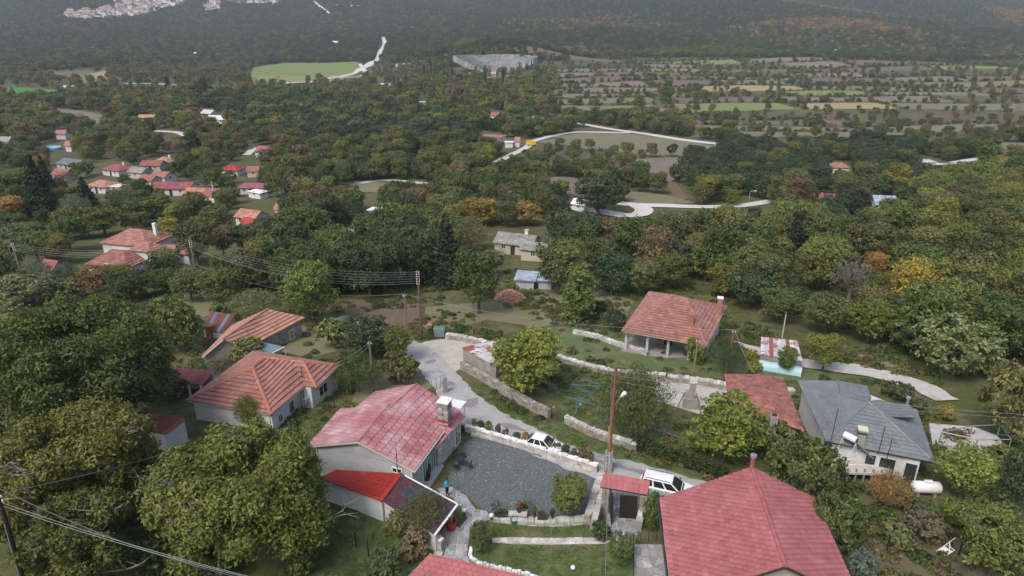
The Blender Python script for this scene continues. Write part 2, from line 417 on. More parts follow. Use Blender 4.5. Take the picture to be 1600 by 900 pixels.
# ------------------------------------------------------------------ building helpers
def wpar(o, parent):
    """parent a mesh already built in world coordinates"""
    o.parent = parent; o.matrix_parent_inverse = Matrix.Translation(-parent.location) if parent.type == 'EMPTY' else Matrix.Identity(4)
    return o
def wbuild(mb, name, mats, parent, kind=None, smooth_=False):
    o = mb.build(name, mats, None, smooth_, kind); return wpar(o, parent)
def newell(P):
    n = Vector((0, 0, 0))
    for i in range(len(P)): a, b = P[i-1], P[i]; n += Vector(((a.y-b.y)*(a.z+b.z), (a.z-b.z)*(a.x+b.x), (a.x-b.x)*(a.y+b.y)))
    n.normalize(); return n if n.z > 0 else -n
def surf(q, w):
    T = [(0, i, i+1) for i in range(1, len(q)-1)]
    def f(a, b):
        best = None
        for i, j, k in T:
            (x0, y0), (x1, y1), (x2, y2) = q[i], q[j], q[k]; d = (y1-y2)*(x0-x2)+(x2-x1)*(y0-y2)
            if abs(d) < 1e-9: continue
            l0 = ((y1-y2)*(a-x2)+(x2-x1)*(b-y2))/d; l1 = ((y2-y0)*(a-x2)+(x0-x2)*(b-y2))/d; l2 = 1-l0-l1
            m = min(l0, l1, l2)
            if best is None or m > best[0]: best = (m, l0*w[i]+l1*w[j]+l2*w[k])
        return best[1] if best else 0
    return f
def roof_tiles(planes, roofobj, mat, tw, th, low=.055, single=0, var=.16, gap=.03, off=True, seed=1, streak=0, name='tile', bar=.035):
    """courses of separate lapped tiles on every roof plane; the nearest `single` whole tiles become objects of their own"""
    rr = random.Random(seed); mb = MB(); full = []
    for P in planes:
        P = [Vector(p) for p in P]; n = newell(P); u = (P[1]-P[0]).normalized(); u = (u-n*u.dot(n)).normalized(); v = n.cross(u)
        o = P[0]; q = [((p-o).dot(u), (p-o).dot(v)) for p in P]; wf = surf(q, [(p-o).dot(n) for p in P])
        if area2(q) < 0: q = q[::-1]
        us = [a for a, b in q]; vs = [b for a, b in q]
        j = 0; y = min(vs)
        while y < max(vs)-.05:
            x = min(us)-(tw/2 if (off and j % 2) else 0); rt = rr.uniform(-.05, .05)
            while x < max(us):
                t = [(x+gap/2, y), (x+tw-gap/2, y), (x+tw-gap/2, y+th*1.0), (x+gap/2, y+th*1.0)]
                c = clip_poly(t, q)
                if len(c) >= 3 and abs(area2(c)) > tw*th*.06:
                    tint = 1+rr.gauss(0, var*.55)+rt; tint = max(.6, min(1.45, tint))
                    if single and len(c) == 4 and abs(area2(c)) > .98*(tw-gap)*th:
                        ctr = o+u*(x+tw/2)+v*(y+th/2)
                        full.append((depth(ctr), o+u*x+v*y+n*wf(x+tw/2, y+th/2), u, v, n, tint))
                    else:
                        k = len(c)
                        ws = [wf(a, b) for a, b in c]; top = [o+u*a+v*b+n*(.012+low*(1-(b-y)/th)+w_) for (a, b), w_ in zip(c, ws)]; bot = [o+u*a+v*b+n*(w_-.01) for (a, b), w_ in zip(c, ws)]
                        mb.add(top+bot, [tuple(range(k))]+[((i+1) % k, i, k+i, k+(i+1) % k) for i in range(k)], 0, tint)
                x += tw
            y += th; j += 1
    if single:
        full.sort(key=lambda e: e[0]); me = None
        for d, p, u, v, n, tint in full[:single]:
            if me is None:
                t = MB(); h0, h1 = .012+low, .012; a, b = gap/2, tw-gap/2; m_ = tw/2
                top = [(a, 0, h0), (m_, 0, h0+bar), (b, 0, h0), (b, th, h1), (m_, th, h1+bar), (a, th, h1)]
                bot = [(a, 0, 0), (m_, 0, 0), (b, 0, 0), (b, th, 0), (m_, th, 0), (a, th, 0)]
                t.add(top+bot, [(0, 1, 4, 5), (1, 2, 3, 4)]+[((i+1) % 6, i, 6+i, 6+(i+1) % 6) for i in range(6)])
                ob = t.build(name, mat); me = ob.data
            else:
                ob = bpy.data.objects.new(name, me); link(ob)
            mw = Matrix.Identity(4)
            for i in range(3): mw[i][0], mw[i][1], mw[i][2], mw[i][3] = u[i], v[i], n[i], p[i]
            ob.parent = roofobj; ob.matrix_basis = mw; ob.color = (tint, tint, tint, 1)
        for d, p, u, v, n, tint in full[single:]:
            h0, h1 = .012+low, .012; a, b = gap/2, tw-gap/2; m_ = tw/2
            L6 = [(a, 0, h0), (m_, 0, h0+bar), (b, 0, h0), (b, th, h1), (m_, th, h1+bar), (a, th, h1)]+[(a, 0, 0), (m_, 0, 0), (b, 0, 0), (b, th, 0), (m_, th, 0), (a, th, 0)]
            mb.add([p+u*x_+v*y_+n*z_ for x_, y_, z_ in L6], [(0, 1, 4, 5), (1, 2, 3, 4)]+[((i_+1) % 6, i_, 6+i_, 6+(i_+1) % 6) for i_ in range(6)], 0, tint)
    if mb.f: wpar(mb.build('roof_tiles', mat, kind='stuff'), roofobj)
def roof(house, planes, mat, fascia, tw=.5, th=.42, thick=.16, single=0, ridges=(), ridge_mat=None, low=.055, var=.16, seed=1, tiles=True, rr=.11):
    mb = MB()
    for P in planes:
        P = [Vector(p) for p in P]; mb.slab(P, newell(P), thick); k_ = len(P)-2; n_ = len(mb.m)-2*k_-len(P)
        for i_ in range(n_, n_+k_): mb.m[i_] = 1
    r = wbuild(mb, 'roof', [fascia, mat], house)
    if tiles: roof_tiles(planes, r, mat, tw, th, low, single, var, seed=seed)
    for a, b in ridges:
        a, b = Vector(a), Vector(b); k = max(1, int((b-a).length/.42)); m2 = MB()
        for i in range(k):
            p = a.lerp(b, i/k); q = a.lerp(b, (i+1.12)/k); up = Vector((0, 0, .04))
            m2.tube([p+up, q+up+Vector((0, 0, -.02))], [rr*1.12, rr], 6, 0, random.uniform(.85, 1.15))
        wpar(m2.build('ridge_cap', ridge_mat or mat), r)
    return r
def lerp3(a, b, t): return Vector(a).lerp(Vector(b), t)
def window(house, p, d, n, w, h, pane=None, frame=None, shutter=None, name='window', world=True, sill=False):
    """p: lower centre on the wall face, d: along the wall, n: outwards"""
    p, d, n = Vector(p), Vector(d).normalized(), Vector(n).normalized(); up = Vector((0, 0, 1)); mb = MB(); t = .07
    def bar(a0, a1, z0, z1, o0, o1, m):
        q = [p+d*a+n*o+up*z for z in (z0, z1) for a, o in ((a0, o1), (a1, o1), (a1, o0), (a0, o0))]
        m.hexa(q[:4], q[4:])
    bar(-w/2, -w/2+t, 0, h, -.02, .05, mb); bar(w/2-t, w/2, 0, h, -.02, .05, mb)
    bar(-w/2+t, w/2-t, 0, t, -.02, .05, mb); bar(-w/2+t, w/2-t, h-t, h, -.02, .05, mb)
    if not shutter: bar(-t*.4, t*.4, t, h-t, -.02, .045, mb)
    f = mb.build(name, frame or M['white_paint'])
    pn = MB(); bar(-w/2+t, w/2-t, t, h-t, -.02, .022, pn)
    g = pn.build('shutter' if shutter else 'pane', shutter or pane or M['glass'], f)
    if world: wpar(f, house)
    else: f.parent = house
    return f
def walls(house, poly, z0, z1, mat, gables=(), name='wall', inset=True):
    mb = MB().prism(poly, z0, z1)
    for a, b, c in gables:   # triangle a, b (eaves), c (ridge), thickness inwards along given vector stored in c[1]
        apex, inw = c; A, B, Cc = Vector(a), Vector(b), Vector(apex); I = Vector(inw)*.25
        mb.add([A, B, Cc, A+I, B+I, Cc+I], [(0, 1, 2), (5, 4, 3), (1, 0, 3, 4), (2, 1, 4, 5), (0, 2, 5, 3)])
    return wbuild(mb, name, mat, house)
def quadframe(nl, nr, fr, fl):
    """roof frame from four eaves points: P(u, v, z)"""
    nl, nr, fr, fl = map(Vector, (nl, nr, fr, fl))
    def P(u, v, z):
        a = nl.lerp(nr, u); b = fl.lerp(fr, u); p = a.lerp(b, v); return Vector((p.x, p.y, z))
    return P
def inset(P, e=.06, z=0): return [P(e, e, z), P(1-e, e, z), P(1-e, 1-e, z), P(e, 1-e, z)]
def stone_blocks(mb, a, b, z0, z1, n, sw=.42, sh=.26, dep=.1, mi=0, seed=3, rough=.04, var=.22):
    """rough stones standing proud of a vertical face from a to b"""
    rr = random.Random(seed); a, b, n = Vector(a), Vector(b), Vector(n).normalized(); L = (b-a).length; d = (b-a)/L
    za0, za1 = (z0 if hasattr(z0, '__len__') else (z0, z0)); zb0, zb1 = (z1 if hasattr(z1, '__len__') else (z1, z1))
    rows = max(1, round(max(zb0-za0, zb1-za1)/sh))
    for r in range(rows):
        x = -rr.uniform(0, sw*.5)
        while x < L:
            w = sw*rr.uniform(.6, 1.5); x0, x1 = max(0, x), min(L, x+w); x += w
            if x1-x0 < .06: continue
            f = (x0+x1)/2/L; lo = za0+(za1-za0)*f; hi = zb0+(zb1-zb0)*f
            s0 = lo+(hi-lo)*r/rows+.012; s1 = lo+(hi-lo)*(r+1)/rows-.012
            o = rr.uniform(.02, rough+.02); j = lambda: rr.uniform(-.02, .02)
            q0 = a+d*(x0+.012); q1 = a+d*(x1-.012)
            bk = -n*dep
            B = [q0+n*(o+j()), q1+n*(o+j()), q1+bk, q0+bk]
            vs = [Vector((p.x, p.y, s0+j()*.5)) for p in B]; vt = [Vector((p.x, p.y, s1+j()*.5)) for p in B]
            mb.hexa([vs[i] for i in (0, 1, 2, 3)], [vt[i] for i in (0, 1, 2, 3)], mi, 1+rr.gauss(0, var*.6))
def stone_wall(name, label, pts, h, th, mat=None, cap=None, cat='wall', lower=.4, sw=.45, sh=.24, capw=.38, h_end=None, group=None, zfix=None):
    """free-standing wall of rough stones along plan points, with loose cap stones"""
    C = resample(pts, 1.4); mat = mat or M['stone']; cap = cap or M['stone_pale']
    c0 = C[0]; t = thing(name, label, cat, (c0.x, c0.y, float(H(c0.x, c0.y))), group=group)
    core = MB(); st = MB(); cp_ = MB(); rr = random.Random(len(pts)*17+int(abs(c0.x)*10)); N = len(C)-1
    for i in range(N):
        a, b = C[i], C[i+1]; d = (b-a).normalized(); s_ = Vector((-d.y, d.x, 0))*th/2
        ha = h if h_end is None else h+(h_end-h)*i/N; hb = h if h_end is None else h+(h_end-h)*(i+1)/N
        if zfix is None: za, zb = float(H(a.x, a.y)), float(H(b.x, b.y))
        else: za = zb = zfix
        q = [a-s_*.8, b-s_*.8, b+s_*.8, a+s_*.8]
        core.prism([(p.x, p.y) for p in q], [za-lower, zb-lower, zb-lower, za-lower], [za+ha-.04, zb+hb-.04, zb+hb-.04, za+ha-.04])
        for sg in (1, -1):
            stone_blocks(st, a+s_*sg*.8, b+s_*sg*.8, (za-lower, zb-lower), (za+ha-.03, zb+hb-.03), s_*sg, sw, sh, .1, 0, seed=i*7+sg+31, rough=th*.1+.02)
        x = 0; L = (b-a).length
        while x < L-.02:
            w = capw*rr.uniform(.6, 1.4); x1 = min(L, x+w); f = x/L; f1 = x1/L
            z0 = za+ha+(zb+hb-za-ha)*f-.05; e = rr.uniform(.9, 1.15); zt = z0+rr.uniform(.09, .2)
            p0, p1 = a+d*(x+.015), a+d*(x1-.015); k = Vector((rr.uniform(-.04, .04), rr.uniform(-.04, .04), 0))
            B = [p0-s_*e+k, p1-s_*e, p1+s_*e+k, p0+s_*e]
            cp_.hexa([Vector((p.x, p.y, z0)) for p in B], [Vector((p.x*.98+(p0.x+p1.x)*.01, p.y*.98+(p0.y+p1.y)*.01, zt+rr.uniform(-.02, .02))) for p in B], 0, 1+rr.gauss(0, .14))
            x = x1
    wbuild(core, 'wall_core', M['conc_dark'], t); wbuild(st, 'wall_stones', mat, t, kind='stuff'); wbuild(cp_, 'cap_stones', cap, t, kind='stuff')
    return t
def voronoi(poly, pts):
    """cells of a Voronoi diagram clipped to a convex-or-not polygon"""
    cells = []
    for i, p in enumerate(pts):
        near = sorted(range(len(pts)), key=lambda k: (pts[k][0]-p[0])**2+(pts[k][1]-p[1])**2)[1:18]
        c = [(p[0]-6, p[1]-6), (p[0]+6, p[1]-6), (p[0]+6, p[1]+6), (p[0]-6, p[1]+6)]
        for k in near:
            q = pts[k]; mx, my = (p[0]+q[0])/2, (p[1]+q[1])/2; ex, ey = q[0]-p[0], q[1]-p[1]; out = []
            for j in range(len(c)):
                a, b = c[j-1], c[j]; sa_ = (a[0]-mx)*ex+(a[1]-my)*ey; sb = (b[0]-mx)*ex+(b[1]-my)*ey
                if (sa_ <= 0) != (sb <= 0): t = sa_/(sa_-sb); out.append((a[0]+t*(b[0]-a[0]), a[1]+t*(b[1]-a[1])))
                if sb <= 0: out.append(b)
            c = out
            if not c: break
        if c:
            c = clip_poly(poly, c if area2(c) > 0 else c[::-1])
            if len(c) >= 3: cells.append(c)
    return cells
def flagstones(name, label, poly, size, zl, mat=None, base=None, gap=.05, th=.05, stone='flagstone', zfun=None):
    """crazy paving: a mortar bed and one object per stone"""
    zf = zfun or (lambda x, y: float(H(x, y)))
    poly = [(p[0], p[1]) for p in poly]
    bed = drape(name, poly, base or M['joint'], zl, .8) if zfun is None else MB().add([(x, y, zf(x, y)) for x, y in poly], [tuple(range(len(poly)))]).build(name, base or M['joint'], kind='structure')
    if label: bed['label'] = label
    x0 = min(p[0] for p in poly); x1 = max(p[0] for p in poly); y0 = min(p[1] for p in poly); y1 = max(p[1] for p in poly)
    pts = []; y = y0-size
    while y < y1+size:
        x = x0-size
        while x < x1+size:
            pts.append((x+random.uniform(-.42, .42)*size, y+random.uniform(-.42, .42)*size)); x += size
        y += size
    pts = [p for p in pts if float(poly_sd(poly, [p[0]], [p[1]])[0]) < size*.7]
    rest = MB(); n = 0
    cells = sorted(voronoi(poly, pts), key=lambda c: c[0][1])
    for c in cells:
        if abs(area2(c)) < size*size*.08: continue
        if area2(c) < 0: c = c[::-1]
        cx = sum(p[0] for p in c)/len(c); cy = sum(p[1] for p in c)/len(c)
        r = max(math.hypot(p[0]-cx, p[1]-cy) for p in c); k = max(.5, 1-gap/max(r, .1))
        c = [(cx+(p[0]-cx)*k, cy+(p[1]-cy)*k) for p in c]
        zz = zf(cx, cy)+zl; tl = random.uniform(-.008, .008); kk = len(c); t2 = th+random.uniform(-.012, .012)
        vs = [(p[0], p[1], zz-.03) for p in c]+[(cx+(p[0]-cx)*.96, cy+(p[1]-cy)*.96, zz+t2+tl*(p[0]-cx)) for p in c]
        fs = [tuple(range(kk, 2*kk))]+[(i, (i+1) % kk, kk+(i+1) % kk, kk+i) for i in range(kk)]
        tint = max(.7, min(1.35, 1+random.gauss(0, .13))); n += 1
        if n <= 290:
            MB().add(vs, fs, 0, tint).build(stone, mat or M['flag'], bed)
        else: rest.add(vs, fs, 0, tint)
    if rest.f: rest.build('paving_stones', mat or M['flag'], bed, kind='stuff')
    return bed

# ------------------------------------------------------------------ lane, parking place, tracks
LANE = PX([(528, 496), (560, 503), (600, 521), (640, 541), (664, 557), (692, 590), (722, 624), (765, 656), (815, 682), (872, 706), (930, 724), (985, 739), (1045, 757), (1110, 776), (1180, 790)])
strip('lane', LANE, [2.2, 2.4, 2.8, 3.4, 3.6, 3.8, 3.9, 3.9, 3.7, 3.5], M['asphalt'], .06, .5, 'worn grey village lane curving past the courtyard', jag=.16)
CLEAR.append([(p.x-3, p.y) for p in LANE]+[(p.x+3, p.y) for p in reversed(LANE)])
LOT = PX([(642, 546), (664, 534), (690, 530), (730, 532), (772, 537), (780, 545), (752, 552), (727, 556), (722, 575), (700, 588), (684, 585), (668, 566), (652, 552)])
drape('parking_place', LOT, M['dirt_pale'], .03, 1, label='sandy parking place beside the lane bend')
drape('verge', PX([(720, 640), (760, 668), (820, 690), (880, 712), (935, 729), (936, 736), (880, 722), (820, 702), (765, 686), (724, 668), (712, 652)]), M['dirt_pale'], .035, 1, label='pale gravel verge along the courtyard side of the lane')
strip('stony_track', PX([(1140, 536), (1180, 548), (1240, 566), (1300, 574), (1345, 580), (1400, 592), (1445, 608), (1478, 627)]), [2, 2.6, 3, 3.4, 3.2, 2.6], M['track'], .14, .8, 'pale stony track curving behind the grey roofed house', jag=.2)
CLEAR.append([(p[0], p[1]) for p in [gp(1120, 528), gp(1300, 560), gp(1420, 585), gp(1500, 625), gp(1480, 640), gp(1400, 612), gp(1290, 590), gp(1130, 560)]])
drape('concrete_yard', PX([(1026, 590), (1090, 592), (1150, 604), (1150, 660), (1105, 652), (1020, 625)]), M['concrete'], .05, 1, label='pale concrete yard beside the small red roofed house')
clear_px([(1020, 585), (1150, 598), (1150, 640), (1020, 620)])
drape('garden_lawn', PX([(840, 515), (900, 508), (960, 520), (1060, 552), (1180, 570), (1270, 578), (1330, 590), (1235, 606), (1130, 592), (1000, 580), (890, 562), (850, 545)]), M['grass'], .03, 1.5, label='rough green lawn below the porch house')

patch_m = pmat('asphalt_patch', (.25, .245, .24), (.21, .205, .20), 1.2, .95, .2)
for i, (x, y, w, h) in enumerate([(700, 600, 1.4, .8), (735, 630, 1.1, 1.8), (800, 668, 2.2, .7), (905, 709, 1.6, .6), (962, 727, 2.4, .5), (1000, 738, 1.2, .6), (672, 566, .8, 1.2)]):
    p = gp(x, y); drape('road_patch', [(p.x+w*math.cos(a)*random.uniform(.6, 1.1)*.8+h*.3*math.sin(a), p.y+h*math.sin(a)*random.uniform(.6, 1.1)*.7-w*.3*math.cos(a)) for a in np.linspace(0, 5.6, 9)], patch_m, .068, .6)
rk = MB()
for i in range(300):
    x, y = random.choice(((random.uniform(-6, 14), random.uniform(44, 64)), (random.uniform(18, 45), random.uniform(34, 48)), (random.uniform(0, 30), random.uniform(56, 74))))
    if min((x-p.x)**2+(y-p.y)**2 for p in LANE) < 2.2**2 or (-6 < x < 9 and 41 < y < 53): continue
    z = float(H(x, y)); r = random.uniform(.05, .05+.16*random.random()**2); rk.hexa([(x-r, y-r*.8, z-.05), (x+r*.9, y-r, z-.05), (x+r, y+r*.9, z-.05), (x-r*.8, y+r, z-.05)], [(x-r*.6, y-r*.5, z+r*.9), (x+r*.6, y-r*.5, z+r*.7), (x+r*.5, y+r*.6, z+r), (x-r*.5, y+r*.5, z+r*.7)], 0, random.uniform(.4, .85))
o = rk.build('loose_stones', M['stone_pale'], kind='stuff'); o['label'] = 'loose pale stones lying on verges and garden ground'
# ------------------------------------------------------------------ courtyard, lawns and stone paths
COURT = [at(*p, 0) for p in [(684, 770), (700, 748), (716, 700), (742, 680), (936, 741), (915, 808), (868, 812), (818, 808), (760, 800), (745, 790), (726, 772), (708, 763)]]
drape('gravel_courtyard', COURT, M['gravel'], .05, 1, label='dark gravel courtyard with weedy patches')
peb = MB(); cpl = [(p.x, p.y) for p in COURT]
for i in range(2600):
    x = random.uniform(-6.5, 8.5); y = random.uniform(41, 53)
    if poly_sd(cpl, [x], [y])[0] < -.1:
        r = random.uniform(.02, .05); k = random.random()
        peb.add([(x-r, y-r*.6, .05), (x+r, y-r*.7, .05), (x+r*.2, y+r, .05), (x, y, .05+r*1.1)], [(0, 1, 3), (1, 2, 3), (2, 0, 3)], 0, random.choice((.35, .4, .5, .9)))
peb.build('gravel', M['stone_pale'], kind='stuff')
drape('lawn', [at(*p, 0) for p in [(735, 815), (770, 806), (830, 812), (935, 812), (950, 830), (948, 842), (770, 842), (735, 860)]], M['grass'], .03, 1, label='small lawn strip between planters and stone path')
drape('front_lawn', [at(*p, 0) for p in [(736, 856), (770, 851), (948, 852), (990, 850), (992, 960), (700, 960), (735, 880)]], M['grass'], .035, 1, label='worn front lawn below the stone path')
flagstones('stone_path', 'curved flagstone path from the house to the gate garden', [at(*p, 0) for p in [(683, 764), (706, 762), (728, 775), (743, 797), (760, 799), (768, 812), (742, 822), (733, 842), (730, 868), (737, 884), (690, 884), (698, 852), (716, 828), (730, 811), (724, 797), (707, 778), (690, 774)]], .58, .06)
flagstones('gate_paving', 'grey flagstone paving under the gate roof', [at(*p, 0) for p in [(947, 778), (962, 760), (1014, 772), (1000, 815), (992, 848), (960, 848), (948, 825)]], .62, .06, gap=.03)
flagstones('terrace_paving', 'grey flagstone terrace beside the big red roof', [at(*p, .35) for p in [(990, 851), (1036, 851), (1052, 905), (1056, 960), (988, 960)]], .6, .0, gap=.035, base=M['conc_dark'], zfun=lambda x, y: .36)
flagstones('garden_path', 'narrow pale flagstone path across the lawns', [at(*p, 0) for p in [(768, 842), (800, 841), (860, 842), (945, 841), (958, 846), (945, 851), (860, 852), (800, 851), (770, 849)]], .45, .07, mat=M['stone_pale'], gap=.04)
flagstones('wall_top_paving', 'pale crazy paving between gate roof and white car', [at(*p, .9) for p in [(1012, 757), (1022, 752), (1056, 766), (1062, 776), (1020, 775), (1008, 772)]], .55, .0, mat=M['flag'], zfun=lambda x, y: .9)
tb = thing('retaining_wall', 'low stone retaining wall block between gate roof and white car', 'wall', at(1030, 775, 0))
wbuild(MB().prism([(p.x, p.y) for p in [at(*p, .9) for p in [(1008, 772), (1020, 775), (1062, 776), (1056, 766), (1022, 752), (1012, 757)]]], -.6, .89), 'wall_core', M['stone'], tb)
blk = MB(); q0, q1 = at(1008, 772, .9), at(1062, 776, .9); stone_blocks(blk, Vector((q0.x, q0.y, 0)), Vector((q1.x, q1.y, 0)), -.2, .86, (0.05, -1, 0)); wbuild(blk, 'wall_stones', M['stone'], tb, kind='stuff')
# concrete apron by the lean-to
drape('concrete_apron', [at(*p, 0) for p in [(683, 833), (697, 820), (717, 824), (716, 832), (703, 845), (693, 862), (686, 884), (674, 884), (680, 855)]], M['concrete'], .05, 1, label='pale concrete apron in front of the maroon lean-to')
# walls round the courtyard
stone_wall('courtyard_wall', 'low whitewashed stone wall between courtyard and lane', [at(*p, .5) for p in [(728, 664), (770, 678), (830, 698), (880, 714), (934, 731)]], .75, .36, M['stone_pale'], M['whitewash'], capw=.45)
stone_wall('border_wall', 'flat beige stone border just inside the whitewashed wall', [at(*p, 0) for p in [(736, 678), (770, 686), (830, 704), (880, 721), (930, 738)]], .22, .4, M['stone_pale'], M['stone_pale'], capw=.4)
stone_wall('gate_side_wall', 'flat-topped stone wall along the right end of the courtyard', [at(*p, .9) for p in [(939, 740), (930, 768), (919, 805)]], .9, .55, M['stone'], M['concrete'], capw=.5)
stone_wall('gate_inner_wall', 'rough stone wall beside the left gate pillar', [at(*p, 1.1) for p in [(946, 756), (937, 782), (928, 815)]], 1.1, .45, M['stone'], M['stone_pale'])
stone_wall('gate_ivy_wall', 'rough stone wall between gate paving and ivy bank', [at(*p, .9) for p in [(1009, 776), (1004, 792), (999, 815)]], .95, .45, M['stone'], M['stone_pale'])
stone_wall('planter_wall', 'low pale wall carrying flower pots at the courtyard edge', [at(*p, .3) for p in [(768, 806), (800, 811), (850, 814), (890, 813), (926, 808)]], .35, .6, M['stone_pale'], M['stone_pale'], capw=.45)
stone_wall('lawn_edging', 'thin white stone edging round the front lawn', [at(*p, 0) for p in [(737, 856), (735, 870), (745, 880), (790, 891), (835, 902), (860, 912)]], .12, .22, M['stone_pale'], M['whitewash'], capw=.28, lower=.1)
stone_wall('roadside_wall', 'long dry stone wall along the far side of the lane', PX([(722, 577), (750, 592), (782, 612), (820, 634), (858, 654)]), .95, .48, M['stone'], M['stone'])
stone_wall('roadside_wall', 'dry stone wall with pale cap stones right of the iron gate', PX([(884, 660), (905, 671), (932, 683), (962, 693), (995, 704)]), .7, .48, M['stone'], M['stone_pale'])
stone_wall('bend_wall', 'pale-capped stone wall behind the parking place', PX([(697, 529), (730, 534), (765, 543), (782, 547)]), .7, .6, M['stone'], M['stone_pale'])
stone_wall('terrace_wall', 'terrace wall above the blue pipe garden', PX([(872, 562), (915, 576), (960, 586), (1010, 590), (1040, 592)]), .6, .6, M['stone'], M['stone_pale'])
stone_wall('terrace_wall', 'terrace wall behind the concrete yard', PX([(1042, 596), (1085, 600), (1130, 608), (1180, 616), (1240, 618)]), .7, .6, M['stone'], M['stone_pale'])
stone_wall('garden_wall', 'long low wall on the grass left of the porch house', PX([(896, 521), (930, 528), (958, 538), (990, 548), (1012, 556)]), .5, .5, M['stone_pale'], M['stone_pale'])

# ------------------------------------------------------------------ near houses
def chimney(house, p, w, z0, z1, mat, cap=None, d=None, rz=R(-20), blocks=False, name='chimney'):
    d = d or w; mb = MB().box((p[0], p[1], (z0+z1)/2), (w, d, z1-z0), rz)
    c = wbuild(mb, name, mat, house)
    if blocks:
        m2 = MB(); k = 0; z = z0+.1
        while z < z1-.15:
            for sx in (-1, 1):
                for sy in (-1, 1):
                    e = .62 if k % 2 else .38
                    lx, ly = sx*(w/2-w*e/2+.02), sy*(d/2-d*(1-e)/2+.02)
                    m2.box((p[0]+lx*math.cos(rz)-ly*math.sin(rz), p[1]+lx*math.sin(rz)+ly*math.cos(rz), z+.13), (w*e, d*(1-e), .24), rz, 0, random.uniform(.45, 1.0))
            z += .27; k += 1
        wpar(m2.build('stone_block', M['stone_pale'], kind='stuff'), c)
    if cap: wpar(MB().box((p[0], p[1], z1+.06), (w*1.25, d*1.25, .12), rz).build('cap', cap), c)
    return c
def out_n(a, b, inside):
    d = Vector((b[0]-a[0], b[1]-a[1], 0)).normalized(); n = Vector((d.y, -d.x, 0))
    return n if (Vector((a[0], a[1], 0))-Vector((inside[0], inside[1], 0))).dot(n) > 0 else -n
# --- house with faded red tiles beside the courtyard
hA = thing('stone_house', 'house with faded pink-red tiled roof in two levels beside the gravel courtyard', 'house', g2(-9, 49))
ze, zr = 3.2, 4.75
PA = quadframe(at(481, 697, ze), at(647, 736, ze), at(692, 674, ze), at(532, 639, ze))
pl = [[PA(0, 1, ze), PA(0, 0, ze), PA(.5, 0, zr), PA(.5, 1, zr)], [PA(1, 0, ze), PA(1, 1, ze), PA(.5, 1, zr), PA(.5, 0, zr)]]
roof(hA, pl, M['tile_faded'], M['cream'], .5, .62, single=150, ridges=[(PA(.5, 0, zr), PA(.5, 1, zr))], low=.05, var=.12, seed=4, rr=.08)
z2e, z2r = 2.75, 4.55
a0, a1 = at(694, 697, z2e), at(729, 649, z2e); rb, rc = PA(.5, .8, z2r), at(651, 600, z2r)
l0, l1 = PA(.06, .8, z2e+.1), None
l1 = rc+(l0-rb); l1.z = z2e+.1
a0 = a1+(rb-rc); a0.z = z2e
rA2 = roof(hA, [[a0, a1, rc, rb], [l1, l0, rb, rc]], M['tile_faded'], M['cream'], .5, .62, single=150, ridges=[(rb, rc)], low=.05, var=.12, seed=5, rr=.08)
tag(rA2, 'rear lower roof wing')
w_ = [PA(.07, .06, 0), PA(.95, .06, 0), PA(.95, .98, 0), PA(.07, .98, 0)]
gz = -.8
gab = [((w_[0].x, w_[0].y, ze), (w_[1].x, w_[1].y, ze), (PA(.51, .06, zr-.14), (PA(.5, 1, 0)-PA(.5, 0, 0)).normalized()))]
walls(hA, [(p.x, p.y) for p in w_], gz, ze-.05, M['grey_wall'], gab)
e2 = [Vector((p.x, p.y, 0)) for p in (lerp3(rb, a0, .9), lerp3(rc, a1, .9), lerp3(rc, l1, .92), lerp3(rb, l0, .92))]
dA = (rc-rb); dA.z = 0; dA.normalize(); e2[0] += dA*.9; e2[3] += dA*.9; e2[1] -= dA*.4; e2[2] -= dA*.4
walls(hA, [(p.x, p.y) for p in e2], gz-.4, z2e-.02, M['stone'], [((e2[0].x, e2[0].y, z2e), (e2[3].x, e2[3].y, z2e), (lerp3(e2[0], e2[3], .5)+Vector((0, 0, z2r-.35)), dA))])
ctr = PA(.5, .5, 0)
sb = MB(); nE = out_n(w_[1], w_[2], ctr)
stone_blocks(sb, w_[1], lerp3(w_[1], w_[2], .36), .0, ze-.15, nE, .4, .24, .06); stone_blocks(sb, e2[0]+nE*.02, e2[1]+nE*.02, 0, z2e-.25, out_n(e2[0], e2[1], ctr), .4, .24, .06)
stone_blocks(sb, w_[0], w_[1], -.4, .9, out_n(w_[0], w_[1], ctr), .4, .24, .05)
wbuild(sb, 'stone_cladding', M['stone_pale'], hA, kind='stuff')
for k, f in enumerate((.47, .62, .78)):
    window(hA, lerp3(w_[1], w_[2], f)+nE*.02+Vector((0, 0, .1)), w_[2]-w_[1], nE, .88, 2.45, M['glass_green'], M['white_paint'], name='glass_door')
nE2 = out_n(e2[0], e2[1], ctr); window(hA, lerp3(e2[0], e2[1], .86)+nE2*.05+Vector((0, 0, .2)), e2[1]-e2[0], nE2, 1.0, 2.1, M['glass_green'], M['white_paint'], name='glass_door')
wbuild(MB().box(lerp3(w_[1], w_[2], .62)+nE*.35+Vector((0, 0, .09)), (3.2, .7, .18), math.atan2((w_[2]-w_[1]).y, (w_[2]-w_[1]).x)), 'door_step', M['concrete'], hA)
cb = at(696, 655, 3.55); chimney(hA, cb, .85, 3.2, 5.35, M['chimney'], M['whitewash'], blocks=True)
wbuild(MB().box((cb.x, cb.y, 3.62), (1.0, 1.0, .22), R(-20)), 'chimney_flashing', M['red_sheet'], hA)
wbuild(MB().tube([at(621, 733, 3.0), at(621, 733, 3.0)+Vector((0, 0, 2.0))], .035), 'mast', M['iron'], hA)
wbuild(MB().tube([PA(1.005, 0, ze-.08), PA(1.005, 1, ze-.08)], .07, 6), 'gutter', M['cream'], hA)
